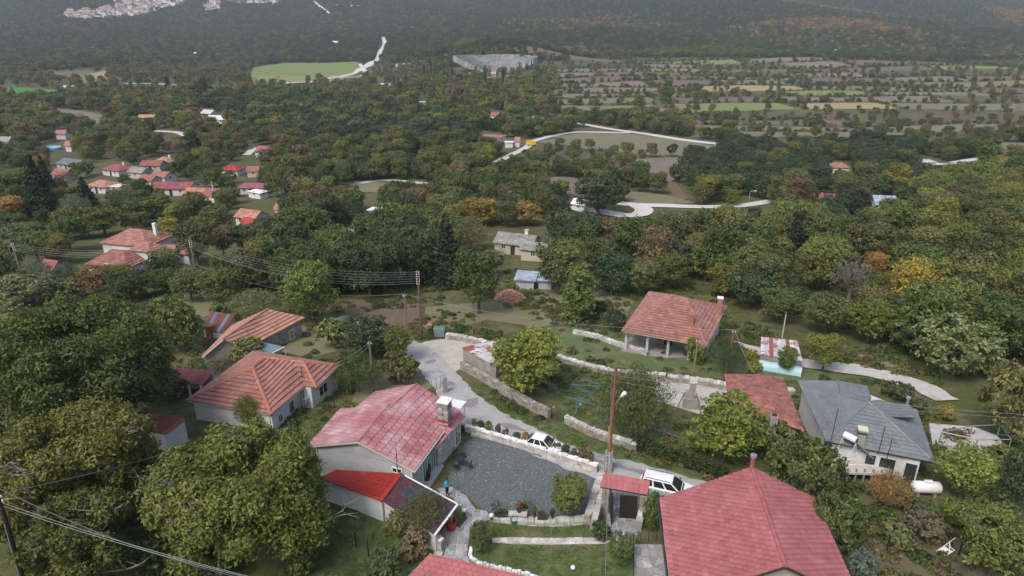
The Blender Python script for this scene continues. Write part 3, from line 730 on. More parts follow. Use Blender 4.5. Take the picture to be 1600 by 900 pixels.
wbuild(MB().tube([w_[1]+nE*.08+Vector((0, 0, .1)), w_[1]+nE*.08+Vector((0, 0, ze-.1))], .05, 6), 'downpipe', M['white_paint'], hA)
wbuild(MB().tube([w_[0]+Vector((-.05, -.05, -.3)), w_[0]+Vector((-.05, -.05, ze-.1))], .05, 6), 'downpipe', M['cream'], hA)
window(hA, lerp3(w_[0], w_[1], .86)+out_n(w_[0], w_[1], ctr)*.02+Vector((0, 0, 2.35)), w_[1]-w_[0], out_n(w_[0], w_[1], ctr), .9, .5)
protect(480, 598, 730, 760)
kb = thing('porch_canopy', 'small white flat canopy behind the stone chimney', 'canopy', g2(-3.6, 53.5))
q = at(713, 632, 2.2); wbuild(MB().box((q.x, q.y, 2.25), (1.5, 1.3, .14), R(-20)), 'canopy_top', M['white_paint'], kb)
mk = MB()
for sx, sy in ((-.6, -.5), (.6, -.5), (.6, .5), (-.6, .5)): mk.box((q.x+sx*.94-sy*.34*-1, q.y+sy*.94-sx*.34, .75), (.07, .07, 2.9))
wbuild(mk, 'post', M['white_paint'], kb)
# lean-tos in front: bright red sheet roof and maroon shingle roof
lr = thing('red_lean_to', 'lean-to with bright red corrugated roof and whitewashed wall', 'lean-to', at(560, 770, 0))
T = [at(511, 746, 2.15), at(540, 737, 2.55), at(627, 741, 2.55), at(595, 784, 2.0)]; T0 = on_plane(500, 749, T[1], T[2], T[3]); T[1] = on_plane(524, 736, T[1], T[2], T[3])
P = [T0, T[3], T[2], T[1]]
roof(lr, [P], M['red_sheet'], M['white_paint'], 3, 9, .08, tiles=False)
rbm = MB(); 
for i in range(13):
    f = (i+.5)/13; a = lerp3(P[0], P[3], f); b = lerp3(P[1], P[2], f)
    rbm.slab([a+Vector((0, -.06, .14)), b+Vector((0, -.06, .14)), b+Vector((0, .06, .14)), a+Vector((0, .06, .14))], Vector((0, 0, 1)), .14, 0, random.uniform(.88, 1.1))
nP = newell([Vector(p) for p in P])
rbm.slab([Vector(p)+nP*.02 for p in P], nP, .03)
o = wbuild(rbm, 'roof_sheet', M['red_sheet'], lr)
wbuild(MB().tube([P[2]+Vector((0, 0, .06)), P[1]+Vector((0, 0, .06))], .16, 6), 'ridge_cap', M['red_sheet'], lr)
wv = Vector((0.35, .94, 0))
wp = [T0+wv*.2, T[3]+wv*.15, T[2]-wv*.2, T[1]-wv*.1]
walls(lr, [(p.x, p.y) for p in wp], [-.6]*4, [1.85, 1.85, 2.4, 2.4], M['white_wall'])
lm = thing('maroon_lean_to', 'open lean-to with faded maroon shingle roof and white gutter', 'lean-to', at(660, 810, 0))
Q = [at(598, 784, 2.0), at(678, 836, 1.7), at(714, 788, 2.15), None]; Q[3] = on_plane(633, 744, Q[0], Q[1], Q[2])
roof(lm, [Q], M['tile_maroon'], M['white_paint'], .36, .30, .12, single=0, low=.03, var=.18, seed=9)
wbuild(MB().tube([Q[1]+Vector((.05, -.05, .02)), Q[2]+Vector((.05, -.03, .02))], .09, 6), 'gutter', M['white_paint'], lm)
wbuild(MB().tube([Q[2]+Vector((0, 0, .07)), Q[3]+Vector((0, 0, .07))], .06, 5), 'verge_trim', M['white_paint'], lm)
bq = [lerp3(Q[0], Q[3], .05), lerp3(Q[1], Q[2], .05), lerp3(Q[1], Q[2], .12), lerp3(Q[0], Q[3], .12)]
wbuild(MB().prism([(p.x, p.y) for p in bq], -.3, [1.85, 1.55, 1.55, 1.85]), 'wall', M['white_wall'], lm)
bq = [lerp3(Q[1], Q[2], .88), lerp3(Q[1], Q[2], .97), lerp3(Q[0], Q[3], .97), lerp3(Q[0], Q[3], .88)]
bq[0] += Vector((-.3, .2, 0)); bq[1] += Vector((-.3, .2, 0))
wbuild(MB().prism([(p.x, p.y) for p in bq], -.3, [1.75, 1.85, 2.2, 2.1]), 'wall', M['beige_wall'], lm)
stone_wall('parapet_wall', 'whitewashed low wall along the foot of the maroon roof', [at(*p, .9) for p in [(600, 792), (630, 812), (660, 830), (692, 846)]], 1.0, .4, M['stone_pale'], M['whitewash'])
tb = thing('red_tub', 'red plastic tub on its side under the maroon lean-to', 'tub', at(705, 826, 0))
wbuild(MB().lathe(at(705, 826, .06), [(.34, 0), (.46, .75), (.48, .75), (.48, .79), (.44, .79), (.40, .5), (.3, .06)], 14), 'tub_body', M['red_plastic'], tb)
wbuild(MB().tube([at(705, 826, .6)+Vector((-.46, -.1, .2)), at(705, 826, .6)+Vector((-.3, -.35, .0)), at(705, 826, .6)+Vector((0, -.48, .1))], .025), 'handle', M['steel'], tb)
protect(511, 735, 716, 846); 
# --- big red roof at the lower right
hB = thing('red_roof_house', 'nearest house with large clean red tiled gable roof and metal flue', 'house', (16, 36, 1))
zb, zt = 3.6, 6.3
O = Vector((9.55, 30.55, zb)); U = Vector((11.1, .05, 0)); V = Vector((1.05, 9.25, 0))
def PB(u, v, z): p = O+U*u+V*v; return Vector((p.x, p.y, z))
r0, r1 = PB(.565, 0, zt), PB(.565, 1, zt)
roof(hB, [[PB(0, 1, zb), PB(0, 0, zb), r0, r1], [PB(1, 0, zb), PB(1, 1, zb), r1, r0]], M['tile_red'], M['plastic_dark'], .44, .34, .2, single=300, ridges=[(r0, r1)], low=.085, var=.13, seed=2, rr=.14)
wq = [PB(.04, .05, 0), PB(.96, .05, 0), PB(.96, .95, 0), PB(.04, .95, 0)]; vd = V.normalized()
walls(hB, [(p.x, p.y) for p in wq], -.6, zb-.1, M['beige_wall'], [((wq[0].x, wq[0].y, zb-.1), (wq[1].x, wq[1].y, zb-.1), (PB(.565, .05, zt-.25), vd)), ((wq[3].x, wq[3].y, zb-.1), (wq[2].x, wq[2].y, zb-.1), (PB(.565, .95, zt-.25), -vd))])
for f in (.12, .5, .85): window(hB, lerp3(wq[0], wq[3], f)+Vector((-.02, 0, 1.4)), V, (-1, .1, 0), 1.0, 1.2)
fl = at(1175, 729, 6.2); c = wbuild(MB().lathe((fl.x, fl.y, 5.7), [(.15, 0), (.15, 1.2)], 10), 'flue', M['crimson_sheet'], hB)
wpar(MB().lathe((fl.x, fl.y, 6.9), [(.13, 0), (.13, .1), (.23, .1), (.23, .3), (.12, .33)], 12).build('flue_cap', M['steel']), c)
wbuild(MB().tube([PB(-.012, 0, zb-.1), PB(-.012, 1, zb-.1)], .09, 6), 'gutter', M['plastic_dark'], hB)
wbuild(MB().tube([PB(1.012, 0, zb-.1), PB(1.012, 1, zb-.1)], .09, 6), 'gutter', M['plastic_dark'], hB)
# --- red roof at the lower edge
hC = thing('low_red_house', 'low red roofed house cut off by the lower edge of the photo', 'house', (-3, 33, 0))
ra, rb_ = at(672, 865, 2.6), at(830, 902, 2.6); dd = (rb_-ra).normalized()
el, fr = at(636, 902, 1.9), None
dn = Vector((-dd.y, dd.x, 0))*-1
a = ra; b = ra+dd*7.2; c_ = el+dd*8.4; d_ = el.copy()
roof(hC, [[d_, c_, b, a]], M['tile_red'], M['cream'], .44, .34, .15, single=0, low=.05, var=.1, seed=3)
walls(hC, [(p.x, p.y) for p in (d_+dd*.4+(a-d_)*.1, c_-dd*.4, b-dd*.4, a+dd*.4)], -.3, 1.75, M['white_wall'])
# --- clay roofed house right of the street lamp pole
hD = thing('clay_roof_house', 'small house with weathered red clay roof and concrete chimney', 'house', g2(23.5, 55))
zd = 2.1
eS, eE, nE_, nW = at(1140, 640, zd), at(1256, 673, zd), at(1223, 590, zd), at(1132, 585, zd)
rN, rS = at(1186, 585, 2.9), at(1199, 626, 3.25)
sL = lerp3(eS, nW, .0); sw_ = at(1178, 653, zd)
roof(hD, [[nW, eS, lerp3(eS, eE, .33), rS, rN], [eE, nE_, rN, rS], [lerp3(eS, eE, .33), eE, rS]], M['tile_old'], M['cream'], .46, .36, .14, low=.06, var=.28, seed=6, ridges=[(rN, rS), (rS, eE), (rS, lerp3(eS, eE, .33))], rr=.09)
ins = quadframe(eS, eE, nE_, nW); wd = inset(ins, .07)
walls(hD, [(p.x, p.y) for p in wd], -2.6, zd-.05, M['beige_wall'])
for f in (.3, .7): window(hD, lerp3(wd[1], wd[2], f)+Vector((.03, 0, .6)), wd[2]-wd[1], out_n(wd[1], wd[2], ins(.5, .5, 0)), .9, 1.1, shutter=M['wood_brown'])
cq = at(1207, 668, 2.5); chimney(hD, cq, .62, 1.8, 3.75, M['chimney'], None); wbuild(MB().box((cq.x, cq.y, 3.78), (.42, .42, .08), R(-20)), 'chimney_mouth', M['iron'], hD)
protect(1130, 584, 1256, 660)
# --- grey hipped roof
hE = thing('grey_roof_house', 'house with grey slate-coloured hipped roof and solar water heater', 'house', g2(30, 52))
zE = 2.5
NW, TN, AP, SW, SE = at(1245.7, 594, zE), at(1309, 595, 3.75), at(1357, 628, 4.7), at(1292, 690, zE), at(1460, 723, zE)
NK = on_plane(1315, 617, NW, SW, AP); TN = on_plane(1309, 595, NW, SW, AP); E1, E2 = at(1354, 603, 2.9), at(1361, 622, 2.9); RE = at(1432, 640, zE-.1)
pE = [[NW, SW, AP, NK, TN], [E2, E1, TN, NK], [E2, NK, AP], [SW, SE, AP], [SE, RE, AP], [RE, at(1372, 625, 3.6), AP]]
roof(hE, pE, M['tile_grey'], M['plastic_dark'], .42, .36, .14, low=.055, var=.1, seed=7, ridges=[(AP, SW), (AP, SE), (AP, NK), (NK, TN)], rr=.1)
dm = [at(1362, 627, 4.35), at(1422, 633, 4.0), at(1430, 653, 3.75), at(1385, 651, 3.9)]
dr = roof(hE, [[dm[3], dm[2], dm[1], dm[0]]], M['tile_grey'], M['plastic_dark'], .42, .36, .12, low=.05, var=.08, seed=8); tag(dr, 'flat dormer roof')
wbuild(MB().prism([(p.x, p.y) for p in (lerp3(dm[3], dm[0], .3)+Vector((.6, 0, 0)), lerp3(dm[2], dm[1], .3)+Vector((-.2, 0, 0)), lerp3(dm[2], dm[1], .9), lerp3(dm[3], dm[0], .9)+Vector((.6, 0, 0)))], 2.6, 3.6), 'dormer_wall', M['wood_brown'], hE)
wE = [SW+Vector((.6, .35, 0)), SE+Vector((-.75, .55, 0)), RE+Vector((-.8, -.2, 0)), E1+Vector((-.4, -.2, 0)), NW+Vector((.4, -.6, 0))]
wE = [Vector((p.x, p.y, 0)) for p in wE]
walls(hE, [(p.x, p.y) for p in wE], -2.2, zE-.1, M['white_wall'])
nS = out_n(wE[0], wE[1], AP)
for f, s_, nm in ((.66, 1.1, 'door'), (.92, .8, 'window')): window(hE, lerp3(wE[0], wE[1], f)+nS*.02+Vector((0, 0, -2.2+zE-.4)), wE[1]-wE[0], nS, s_, 1.9, frame=M['wood_dark'], name=nm)
window(hE, lerp3(wE[0], wE[1], .47)+nS*.02+Vector((0, 0, .7)), wE[1]-wE[0], nS, .7, 1.1, frame=M['wood_dark'])
cq = at(1343, 694, 2.6); ch = chimney(hE, cq, .6, 2.2, 4.05, M['chimney'], M['cream'], .6); wpar(MB().box((cq.x, cq.y, 3.8), (.66, .66, .14), R(-20)).build('chimney_mouth', M['iron']), ch)
cq = at(1416, 637, 3.6); ch = wbuild(MB().lathe((cq.x, cq.y, 3.2), [(.11, 0), (.11, 1.3), (.2, 1.3), (.2, 1.5), (.1, 1.55)], 10), 'flue', M['steel'], hE)
for (x, y, l) in ((1298, 690, 3.2), (1373, 705, 2.4), (1386, 715, 1.8), (1305, 640, .9)):
    p = at(x, y, 2.6); wbuild(MB().tube([p-Vector((0, 0, .3)), p+Vector((.05, 0, l))], .03), 'mast', M['iron'], hE)
p = at(1292, 665, 3.0); m_ = MB().tube([p, p+Vector((0, 0, .9))], .025); 
for k in range(5): m_.box((p.x+k*.14-.28, p.y, p.z+.9+k*.02), (.03, .6-.06*k, .03), R(30))
wbuild(m_, 'aerial', M['steel'], hE)
# porch slab with water heater
pc = thing('porch', 'weathered concrete porch slab carrying the solar water heater', 'porch', g2(29.5, 45.5))
pp = [at(1313, 738, .9), at(1392, 741, .9), at(1384, 716, .9), at(1312, 708, .9)]; hE_ = 1
wbuild(MB().prism([(p.x, p.y) for p in pp], .72, .9), 'slab', M['concrete'], pc)
m_ = MB()
for k in range(7): m_.box(tuple(lerp3(pp[0], pp[1], k/6)+Vector((0, .15, -1.2))), (.12, .12, 3.0))
wbuild(m_, 'post', M['conc_dark'], pc)
sh = thing('solar_water_heater', 'white solar water heater tank on a metal frame above the porch slab', 'water heater', at(1335, 712, .9))
hy = pp[0].y*.35+pp[3].y*.65; d_ = ray(1318, 678); t0 = Vector((d_[0]*hy/d_[1], hy, CZ+d_[2]*hy/d_[1])); t1 = t0+Vector((.75, -.75, -.12)); wbuild(MB().tube([t0, t0.lerp(t1, .06), t0.lerp(t1, .94), t1], [.2, .29, .29, .22], 14), 'tank', M['white_paint'], sh)
wbuild(MB().tube([t1+Vector((.01, -.015, 0)), t1+Vector((.04, -.05, 0))], [.2, .16], 12), 'end_cap', M['plastic_dark'], sh)
m_ = MB(); 
for q in (t0, t1):
    for sx in (-.35, .45): m_.tube([Vector((q.x+sx, q.y, .9)), Vector((q.x, q.y, q.z-.25))], .03)
    m_.tube([Vector((q.x-.35, q.y, .95)), Vector((q.x+1.9, q.y-.1, .95))], .03)
wbuild(m_, 'frame', M['white_paint'], sh)
tp = (t0+t1)/2; qa = tp+Vector((.2, .0, -.2)); qb = tp+Vector((1.55, -.35, -1.45)); sd_ = Vector((.35, -.75, 0))
cp_ = [qb-sd_*.8, qb+sd_*.8, qa+sd_*.8, qa-sd_*.8]; wbuild(MB().slab(cp_, newell(cp_), .08), 'collector_panel', M['tarp_slate'], sh)
protect(1245, 594, 1462, 742)
# --- porch house with hipped clay roof
hF = thing('porch_house', 'house with pinkish clay hipped roof, stone porch and two chimneys', 'house', g2(20.5, 79))
zf = .1
PF = quadframe(at(972, 517, zf), at(1104, 541, zf), at(1135.5, 479, zf), at(1014, 456.5, zf))
ra, rb_ = at(1051.5, 462, 2.55), at(1073, 467, 2.55)
roof(hF, [[PF(0, 0, zf), PF(1, 0, zf), rb_, ra], [PF(1, 0, zf), PF(1, 1, zf), rb_], [PF(0, 1, zf), PF(0, 0, zf), ra], [PF(1, 1, zf), PF(0, 1, zf), ra, rb_]], M['tile_clay'], M['cream'], .5, .46, .16, low=.11, var=.2, seed=11, ridges=[(ra, rb_), (ra, PF(0, 0, zf)), (rb_, PF(1, 0, zf)), (rb_, PF(1, 1, zf)), (ra, PF(0, 1, zf))], rr=.12)
wf = [PF(.06, .30, 0), PF(.95, .30, 0), PF(.95, .94, 0), PF(.06, .94, 0)]
walls(hF, [(p.x, p.y) for p in wf], -5, zf-.05, M['white_wall'])
gF = min(float(H(p.x, p.y)) for p in (PF(0, 0, 0), PF(1, 0, 0)))
gT = float(H(PF(.5, .1, 0).x, PF(.5, .1, 0).y))+.15
wbuild(MB().prism([(p.x, p.y) for p in (PF(.0, .02, 0), PF(.98, .02, 0), PF(.98, .31, 0), PF(.0, .31, 0))], -6, gT), 'porch_floor', M['conc_dark'], hF)
sb = MB(); nS = out_n(wf[0], wf[1], PF(.5, .7, 0)); stone_blocks(sb, wf[0]+nS*.01, wf[1]+nS*.01, gT, zf-.2, nS, .5, .28, .06)
wbuild(sb, 'stone_cladding', M['stone'], hF, kind='stuff')
for f in (.04, .3, .55, .8, .96):
    p = PF(f, .06, 0); wbuild(MB().box((p.x, p.y, (gT+zf)/2), (.3, .3, zf-gT), R(-24)), 'column', M['grey_wall'], hF)
window(hF, lerp3(wf[0], wf[1], .48)+nS*.06+Vector((0, 0, gT)), wf[1]-wf[0], nS, 1.0, 2.0, M['glass'], M['wood_dark'], name='door')
window(hF, lerp3(wf[0], wf[1], .22)+nS*.06+Vector((0, 0, gT+.8)), wf[1]-wf[0], nS, 1.0, 1.1, shutter=M['wood_brown'])
nEa = out_n(wf[1], wf[2], PF(.5, .7, 0))
for f in (.2, .55, .85): window(hF, lerp3(wf[1], wf[2], f)+nEa*.02+Vector((0, 0, zf-1.9)), wf[2]-wf[1], nEa, .9, 1.2, shutter=M['wood_brown'])
c1 = at(1079, 507, 1.2); chimney(hF, c1, .6, .6, 2.5, M['brick'], M['brick']); c2 = at(1123.5, 484, .9); chimney(hF, c2, .6, .3, 2.5, M['brick'], M['whitewash'])
protect(972, 456, 1136, 552)
# --- orange-brown hip roofs on the left
hG = thing('white_house', 'white walled house with terracotta hipped roof and bright orange ridge tiles', 'house', g2(-25, 60))
zg = 1.3
gW, gS, gE, gN = at(292, 626, zg), at(424, 648, zg), at(532, 571, zg), at(396, 549, zg)
h1, h2 = at(395, 575, 2.95), at(412, 559, 2.95); h3 = at(474, 567, 2.75)
v1, v2 = at(459, 565, 2.85), at(476, 604, zg); wS = at(495, 606, zg); v0 = at(476, 604, zg)
roof(hG, [[gW, gS, h1], [gS, v0, v1, h2, h1], [gN, gW, h1, h2], [gE, gN, h2, h3], [v0, wS, h3, v1], [wS, gE, h3]], M['tile_clay'], M['white_paint'], .5, .5, .16, low=.12, var=.14, seed=13, ridges=[(h1, gW), (h1, gS), (h1, h2), (h2, h3), (h3, gE), (h3, wS)], ridge_mat=M['ridge_orange'], rr=.15)
cG = (gW+gE)/2
def pin(p, k=.07): q = Vector((p.x, p.y, 0)).lerp(Vector((cG.x, cG.y, 0)), k); return q
wG = [pin(gW), pin(gS, .06), pin(v0, .16), pin(wS, .12), pin(gE), pin(gN)]
walls(hG, [(p.x, p.y) for p in wG], -2.6, zg-.05, M['white_wall'])
n1 = out_n(wG[1], wG[2], cG); window(hG, lerp3(wG[1], wG[2], .66)+n1*.02+Vector((0, 0, -.75)), wG[2]-wG[1], n1, .95, 1.35, shutter=M['wood_brown'])
n2 = out_n(wG[3], wG[4], cG); window(hG, lerp3(wG[3], wG[4], .42)+n2*.02+Vector((0, 0, -.6)), wG[4]-wG[3], n2, 1.5, 1.2)
p = at(473, 595, 1.5); wbuild(MB().tube([p-Vector((0, 0, 2.2)), p+Vector((0, 0, 1.6))], .04), 'mast', M['iron'], hG)
q = lerp3(wG[2], wG[3], .6)+out_n(wG[2], wG[3], cG)*.3; wbuild(MB().box((q.x, q.y, -.1), (.75, .35, .5), R(66)), 'air_conditioner', M['grey_wall'], hG)
for a_, b_ in ((wG[0], wG[1]), (wG[1], wG[2]), (wG[3], wG[4])):
    n_ = out_n(a_, b_, cG); wbuild(MB().tube([b_-(b_-a_).normalized()*.25+n_*.07+Vector((0, 0, -2)), b_-(b_-a_).normalized()*.25+n_*.07+Vector((0, 0, zg-.1))], .05, 6), 'downpipe', M['white_paint'], hG)
    wbuild(MB().add([a_+n_*.02+Vector((0, 0, -2.5)), b_+n_*.02+Vector((0, 0, -2.5)), b_+n_*.02+Vector((0, 0, -1.15)), a_+n_*.02+Vector((0, 0, -1.15))], [(0, 1, 2, 3)]), 'plinth', M['grey_wall'], hG)
window(hG, lerp3(wG[1], wG[2], .25)+n1*.02+Vector((0, 0, -.5)), wG[2]-wG[1], n1, .7, .9)
protect(300, 549, 530, 664)
hH = thing('stone_barn', 'long stone house with pale orange tile roof and boarded windows', 'house', g2(-30, 76))
zh = -.5
hs, he = at(387, 544, zh), at(477, 496, zh); hl, hr = at(348, 530, 1.2), at(418, 483, 1.2)
ob = hl+(hl-hs); ob.z = zh; oc = hr+(hr-he); oc.z = zh
roof(hH, [[hs, he, hr, hl], [oc, ob, hl, hr]], M['tile_orange'], M['cream'], .5, .5, .15, low=.1, var=.13, seed=15, ridges=[(hl, hr)], rr=.12)
wh = [lerp3(hs, he, .04)+(ob-hs).normalized()*.4, lerp3(hs, he, .96)+(ob-hs).normalized()*.4, lerp3(ob, oc, .96), lerp3(ob, oc, .04)]
walls(hH, [(p.x, p.y) for p in wh], -5, zh-.1, M['stone'], [((wh[0].x, wh[0].y, zh-.1), (wh[3].x, wh[3].y, zh-.1), (Vector((hl.x, hl.y, 1.05))+(hr-hl).normalized()*.4, (hr-hl).normalized()))])
nn = out_n(wh[0], wh[1], lerp3(wh[0], wh[2], .5)); sb = MB(); stone_blocks(sb, wh[0]+nn*.01, wh[1]+nn*.01, -3.2, zh-.2, nn, .42, .25, .05); wbuild(sb, 'stone_cladding', M['stone'], hH, kind='stuff')
for f in (.28, .8): window(hH, lerp3(wh[0], wh[1], f)+nn*.06+Vector((0, 0, -2.1)), wh[1]-wh[0], nn, .8, 1.35, shutter=M['wood_orange'])
protect(345, 483, 478, 545)
tc = thing('sheet_canopy', 'blue-grey sheet canopy between the stone barn and the white house', 'canopy', g2(-26, 69))
cq = [at(384, 546, -.6), at(423, 553, -.6), at(445, 542, -.4), at(404, 533, -.3)]
wbuild(MB().slab(cq, newell(cq), .06), 'canopy_sheet', M['tarp_slate'], tc); wbuild(MB().tube([cq[1], cq[2]], .06), 'edge_rail', M['white_paint'], tc)
for q in (cq[1], cq[2], cq[0]): wbuild(MB().tube([Vector((q.x, q.y, -2.8)), q], .05), 'post', M['white_paint'], tc)
bc = thing('brick_chimney', 'stout red brick chimney stack left of the pale orange barn roof', 'chimney', g2(-36, 73))
q = gp(331, 530); chimney(bc, q, .8, q.z-.5, q.z+1.9, M['brick'], M['brick'])
rs = thing('rusty_shed', 'shed with patched rusty sheet roof beside the brick chimney', 'shed', gp(345, 520))
cq = [gp(318, 528)+Vector((0, 0, 1.4)), gp(352, 536)+Vector((0, 0, 1.4)), gp(370, 512)+Vector((0, 0, 1.8)), gp(334, 505)+Vector((0, 0, 1.8))]
def sheets(t, cq, mats, n=8, wall=None, h=2.0, name='roof_sheet', inset_=.05):
    nn = newell(cq)
    for i in range(n):
        a, b = i/n, (i+1)/n-.012
        P = [lerp3(cq[0], cq[1], a), lerp3(cq[0], cq[1], b), lerp3(cq[3], cq[2], b), lerp3(cq[3], cq[2], a)]
        mb = MB(); k = 4; off = nn*random.uniform(0, .03); ti = random.uniform(.85, 1.15)
        for j in range(k):
            f0, f1, fm = j/k, (j+1)/k, (j+.5)/k
            A, B, Cc, D = lerp3(P[0], P[1], f0), lerp3(P[0], P[1], fm), lerp3(P[3], P[2], fm), lerp3(P[3], P[2], f0)
            E_, G_ = lerp3(P[0], P[1], f1), lerp3(P[3], P[2], f1)
            mb.add([A+off, B+off+nn*.05, Cc+off+nn*.05, D+off, E_+off, G_+off], [(0, 1, 2, 3), (1, 4, 5, 2)], 0, ti)
        wbuild(mb, name, mats[i % len(mats)], t)
    mb = MB().slab([p-nn*.02 for p in cq], nn, .05); wbuild(mb, 'roof_deck', mats[0], t)
    if wall:
        c0 = (cq[0]+cq[2])/2; q = [p.lerp(c0, inset_) for p in cq]
        wbuild(MB().prism([(p.x, p.y) for p in q], [p.z-h for p in q], [p.z-.12 for p in q]), 'wall', wall, t)
sheets(rs, cq, [M['rust_sheet'], M['steel'], M['rust_sheet']], 6, M['white_wall'], 2)
cr = thing('crimson_shed', 'open shed with crimson corrugated roof left of the white house', 'shed', gp(290, 612))
cq = [at(252, 598, .3), at(316, 601, .3), at(334, 580, .7), at(262, 573, .7)]
sheets(cr, cq, [M['crimson_sheet']], 12)
for f in (.05, .35, .65, .95): q = lerp3(cq[0], cq[1], f); wbuild(MB().box((q.x, q.y+.1, q.z-1.3), (.18, .18, 2.5)), 'post', M['white_wall'], cr)
q0, q1 = cq[3], cq[2]; wbuild(MB().prism([(p.x, p.y) for p in (q0+Vector((0, -.3, 0)), q1+Vector((0, -.3, 0)), q1+Vector((0, -.1, 0)), q0+Vector((0, -.1, 0)))], -3, .5), 'wall', M['grey_wall'], cr)
rd = thing('rust_roof_shed', 'shed with rust-red roof and bright white end wall among walnut trees', 'shed', gp(240, 700))
cq = [at(176, 660, 1.3), at(258, 679, 1.3), at(291, 655, 1.75), at(205, 640, 1.75)]
sheets(rd, cq, [M['rust_sheet']], 12); c0 = (cq[0]+cq[2])/2; q = [p.lerp(c0, .06) for p in cq]
wbuild(MB().prism([(p.x, p.y) for p in q], -2.2, [1.15, 1.15, 1.6, 1.6]), 'wall', M['white_wall'], rd)
protect(254, 570, 334, 612); protect(200, 640, 292, 700)

# ------------------------------------------------------------------ gate, furniture, person, cars
hg = thing('gate_roof', 'roofed garden gate with red tiled canopy on stone pillars and open dark wooden doors', 'gate', at(978, 790, 0))
zg_ = 2.6
K = [at(938, 761, zg_), at(1011, 774, zg_), at(1016, 751.5, zg_+.55), at(945, 738, zg_+.55)]
roof(hg, [K], M['tile_red'], M['plastic_dark'], .42, .72, .12, single=300, low=.06, var=.08, seed=21)
kb_ = lerp3(K[0], K[1], .5); dk = (K[1]-K[0]); dk.z = 0; dk.normalize(); nk = Vector((-dk.y, dk.x, 0))
for f in (.1, .93):
    p = lerp3(lerp3(K[0], K[1], f), lerp3(K[3], K[2], f), .5); mb = MB(); mb.box((p.x, p.y, 1.2), (.5, 1.0, 2.5), math.atan2(dk.y, dk.x))
    pl_ = wbuild(mb, 'pillar', M['stone'], hg); sb = MB()
    c = [p-dk*.25-nk*.5, p+dk*.25-nk*.5, p+dk*.25+nk*.5, p-dk*.25+nk*.5]
    for i in range(4): stone_blocks(sb, Vector((c[i].x, c[i].y, 0)), Vector((c[(i+1) % 4].x, c[(i+1) % 4].y, 0)), 0, 2.4, out_n(c[i], c[(i+1) % 4], p), .3, .2, .05, seed=i)
    wpar(sb.build('pillar_stones', M['stone'], kind='stuff'), pl_)
for f, sw, w in ((.24, 1.35, 1.25), (.80, math.pi-.25, 1.3)):
    p = lerp3(lerp3(K[0], K[1], f), lerp3(K[3], K[2], f), .2); p = Vector((p.x, p.y, 0)); ang = math.atan2(dk.y, dk.x)-sw
    if f > .5: ang = math.atan2(dk.y, dk.x)+math.pi+.2
    d = Vector((math.cos(ang), math.sin(ang), 0)); c = p+d*w/2
    lf = wbuild(MB().box((c.x, c.y, 1.15), (w, .05, 2.1), ang), 'gate_leaf', M['wood_dark'], hg)
    for k in range(7):
        e = p+d*(w*(k+.5)/7); wpar(MB().box((e.x, e.y, 1.15), (w/7-.015, .085, 2.04), ang, 0, random.uniform(.85, 1.3)).build('plank', M['wood_dark']), lf)
protect(936, 737, 1016, 830)
# pole with street lamp on its masonry stub
def pole(name, label, base, h, r, mat, lean=(0, 0), arms=0, stub=None, group=None, insul=True):
    t = thing(name, label, 'utility pole', base, group=group); top = base+Vector((lean[0], lean[1], h))
    wbuild(MB().tube([base-Vector((0, 0, .4)), base.lerp(top, .5), top], [r, r*.9, r*.72], 8), 'pole_shaft', mat, t, smooth_=False)
    if arms:
        mb = MB(); ib = MB()
        for k in range(arms):
            z = h-.25-k*.32; c = base.lerp(top, z/h)
            for sx in (-.16, .16):
                ib.lathe((c.x+sx, c.y, c.z), [(.035, -.08), (.05, 0), (.05, .06), (.02, .1)], 6)
            mb.box((c.x, c.y, c.z-.08), (.42, .04, .04), R(20))
        wbuild(mb, 'bracket', M['steel'], t); wbuild(ib, 'insulator', M['whitewash'], t)
    return t, top
MAINP = at(952, 707, 1.9); MAINP = Vector((MAINP.x, MAINP.y, 0)); MAINP.z = float(H(MAINP.x, MAINP.y))
def ztop(px, py, base):
    b = (450-py)/F; d1, d2 = cp+b*sp, -sp+b*cp; return CZ+base.y*d2/d1
pm, PMT = pole('street_lamp_pole', 'tall rust-brown wooden pole with street lamp rising from a pale masonry stub', MAINP, ztop(957, 572, MAINP)-MAINP.z, .15, M['wood_pole'], (.1, 0))
wbuild(MB().box((MAINP.x-.03, MAINP.y-.02, MAINP.z+.95), (.62, .5, 2.1), R(-15)), 'stub', M['conc_dark'], pm)
sb = MB()
for i in range(9):
    for k in range(3): sb.box((MAINP.x-.22+k*.2, MAINP.y-.28, MAINP.z+.3+i*.19+random.uniform(-.02, .02)), (.14, .06, .11), R(-15), 0, random.uniform(.7, 1.3))
wbuild(sb, 'stub_stones', M['stone_pale'], pm, kind='stuff')
a = MAINP.lerp(PMT, .62); b = a+Vector((.55, -.1, 1.05)); wbuild(MB().tube([a, b], .03), 'lamp_arm', M['steel'], pm)
lb = MB(); 
lb.tube([b, b+Vector((.12, -.02, .2)), b+Vector((.3, -.06, .42)), b+Vector((.38, -.08, .5))], [.05, .14, .19, .1], 8); wbuild(lb, 'lamp_head', M['white_paint'], pm)
wbuild(MB().tube([MAINP+Vector((-.17, -.05, .5)), MAINP+Vector((-.17, -.05, 4.5))], .03, 5), 'conduit', M['yellow'], pm)
P1B, P2B, P3B = gp(658, 525), gp(636, 526), gp(584, 613)
p1, P1T = pole('utility_pole', 'brown wooden pole with many insulators behind the parking place', P1B, ztop(658, 422, P1B)-P1B.z, .14, pmat('brown_pole_wood', (.18, .11, .08), (.12, .075, .055), 3, .9, .3), arms=6)
p2, P2T = pole('utility_pole', 'thinner grey pole left of the brown insulator pole', P2B, ztop(636, 459, P2B)-P2B.z, .13, M['wood_grey'], arms=1)
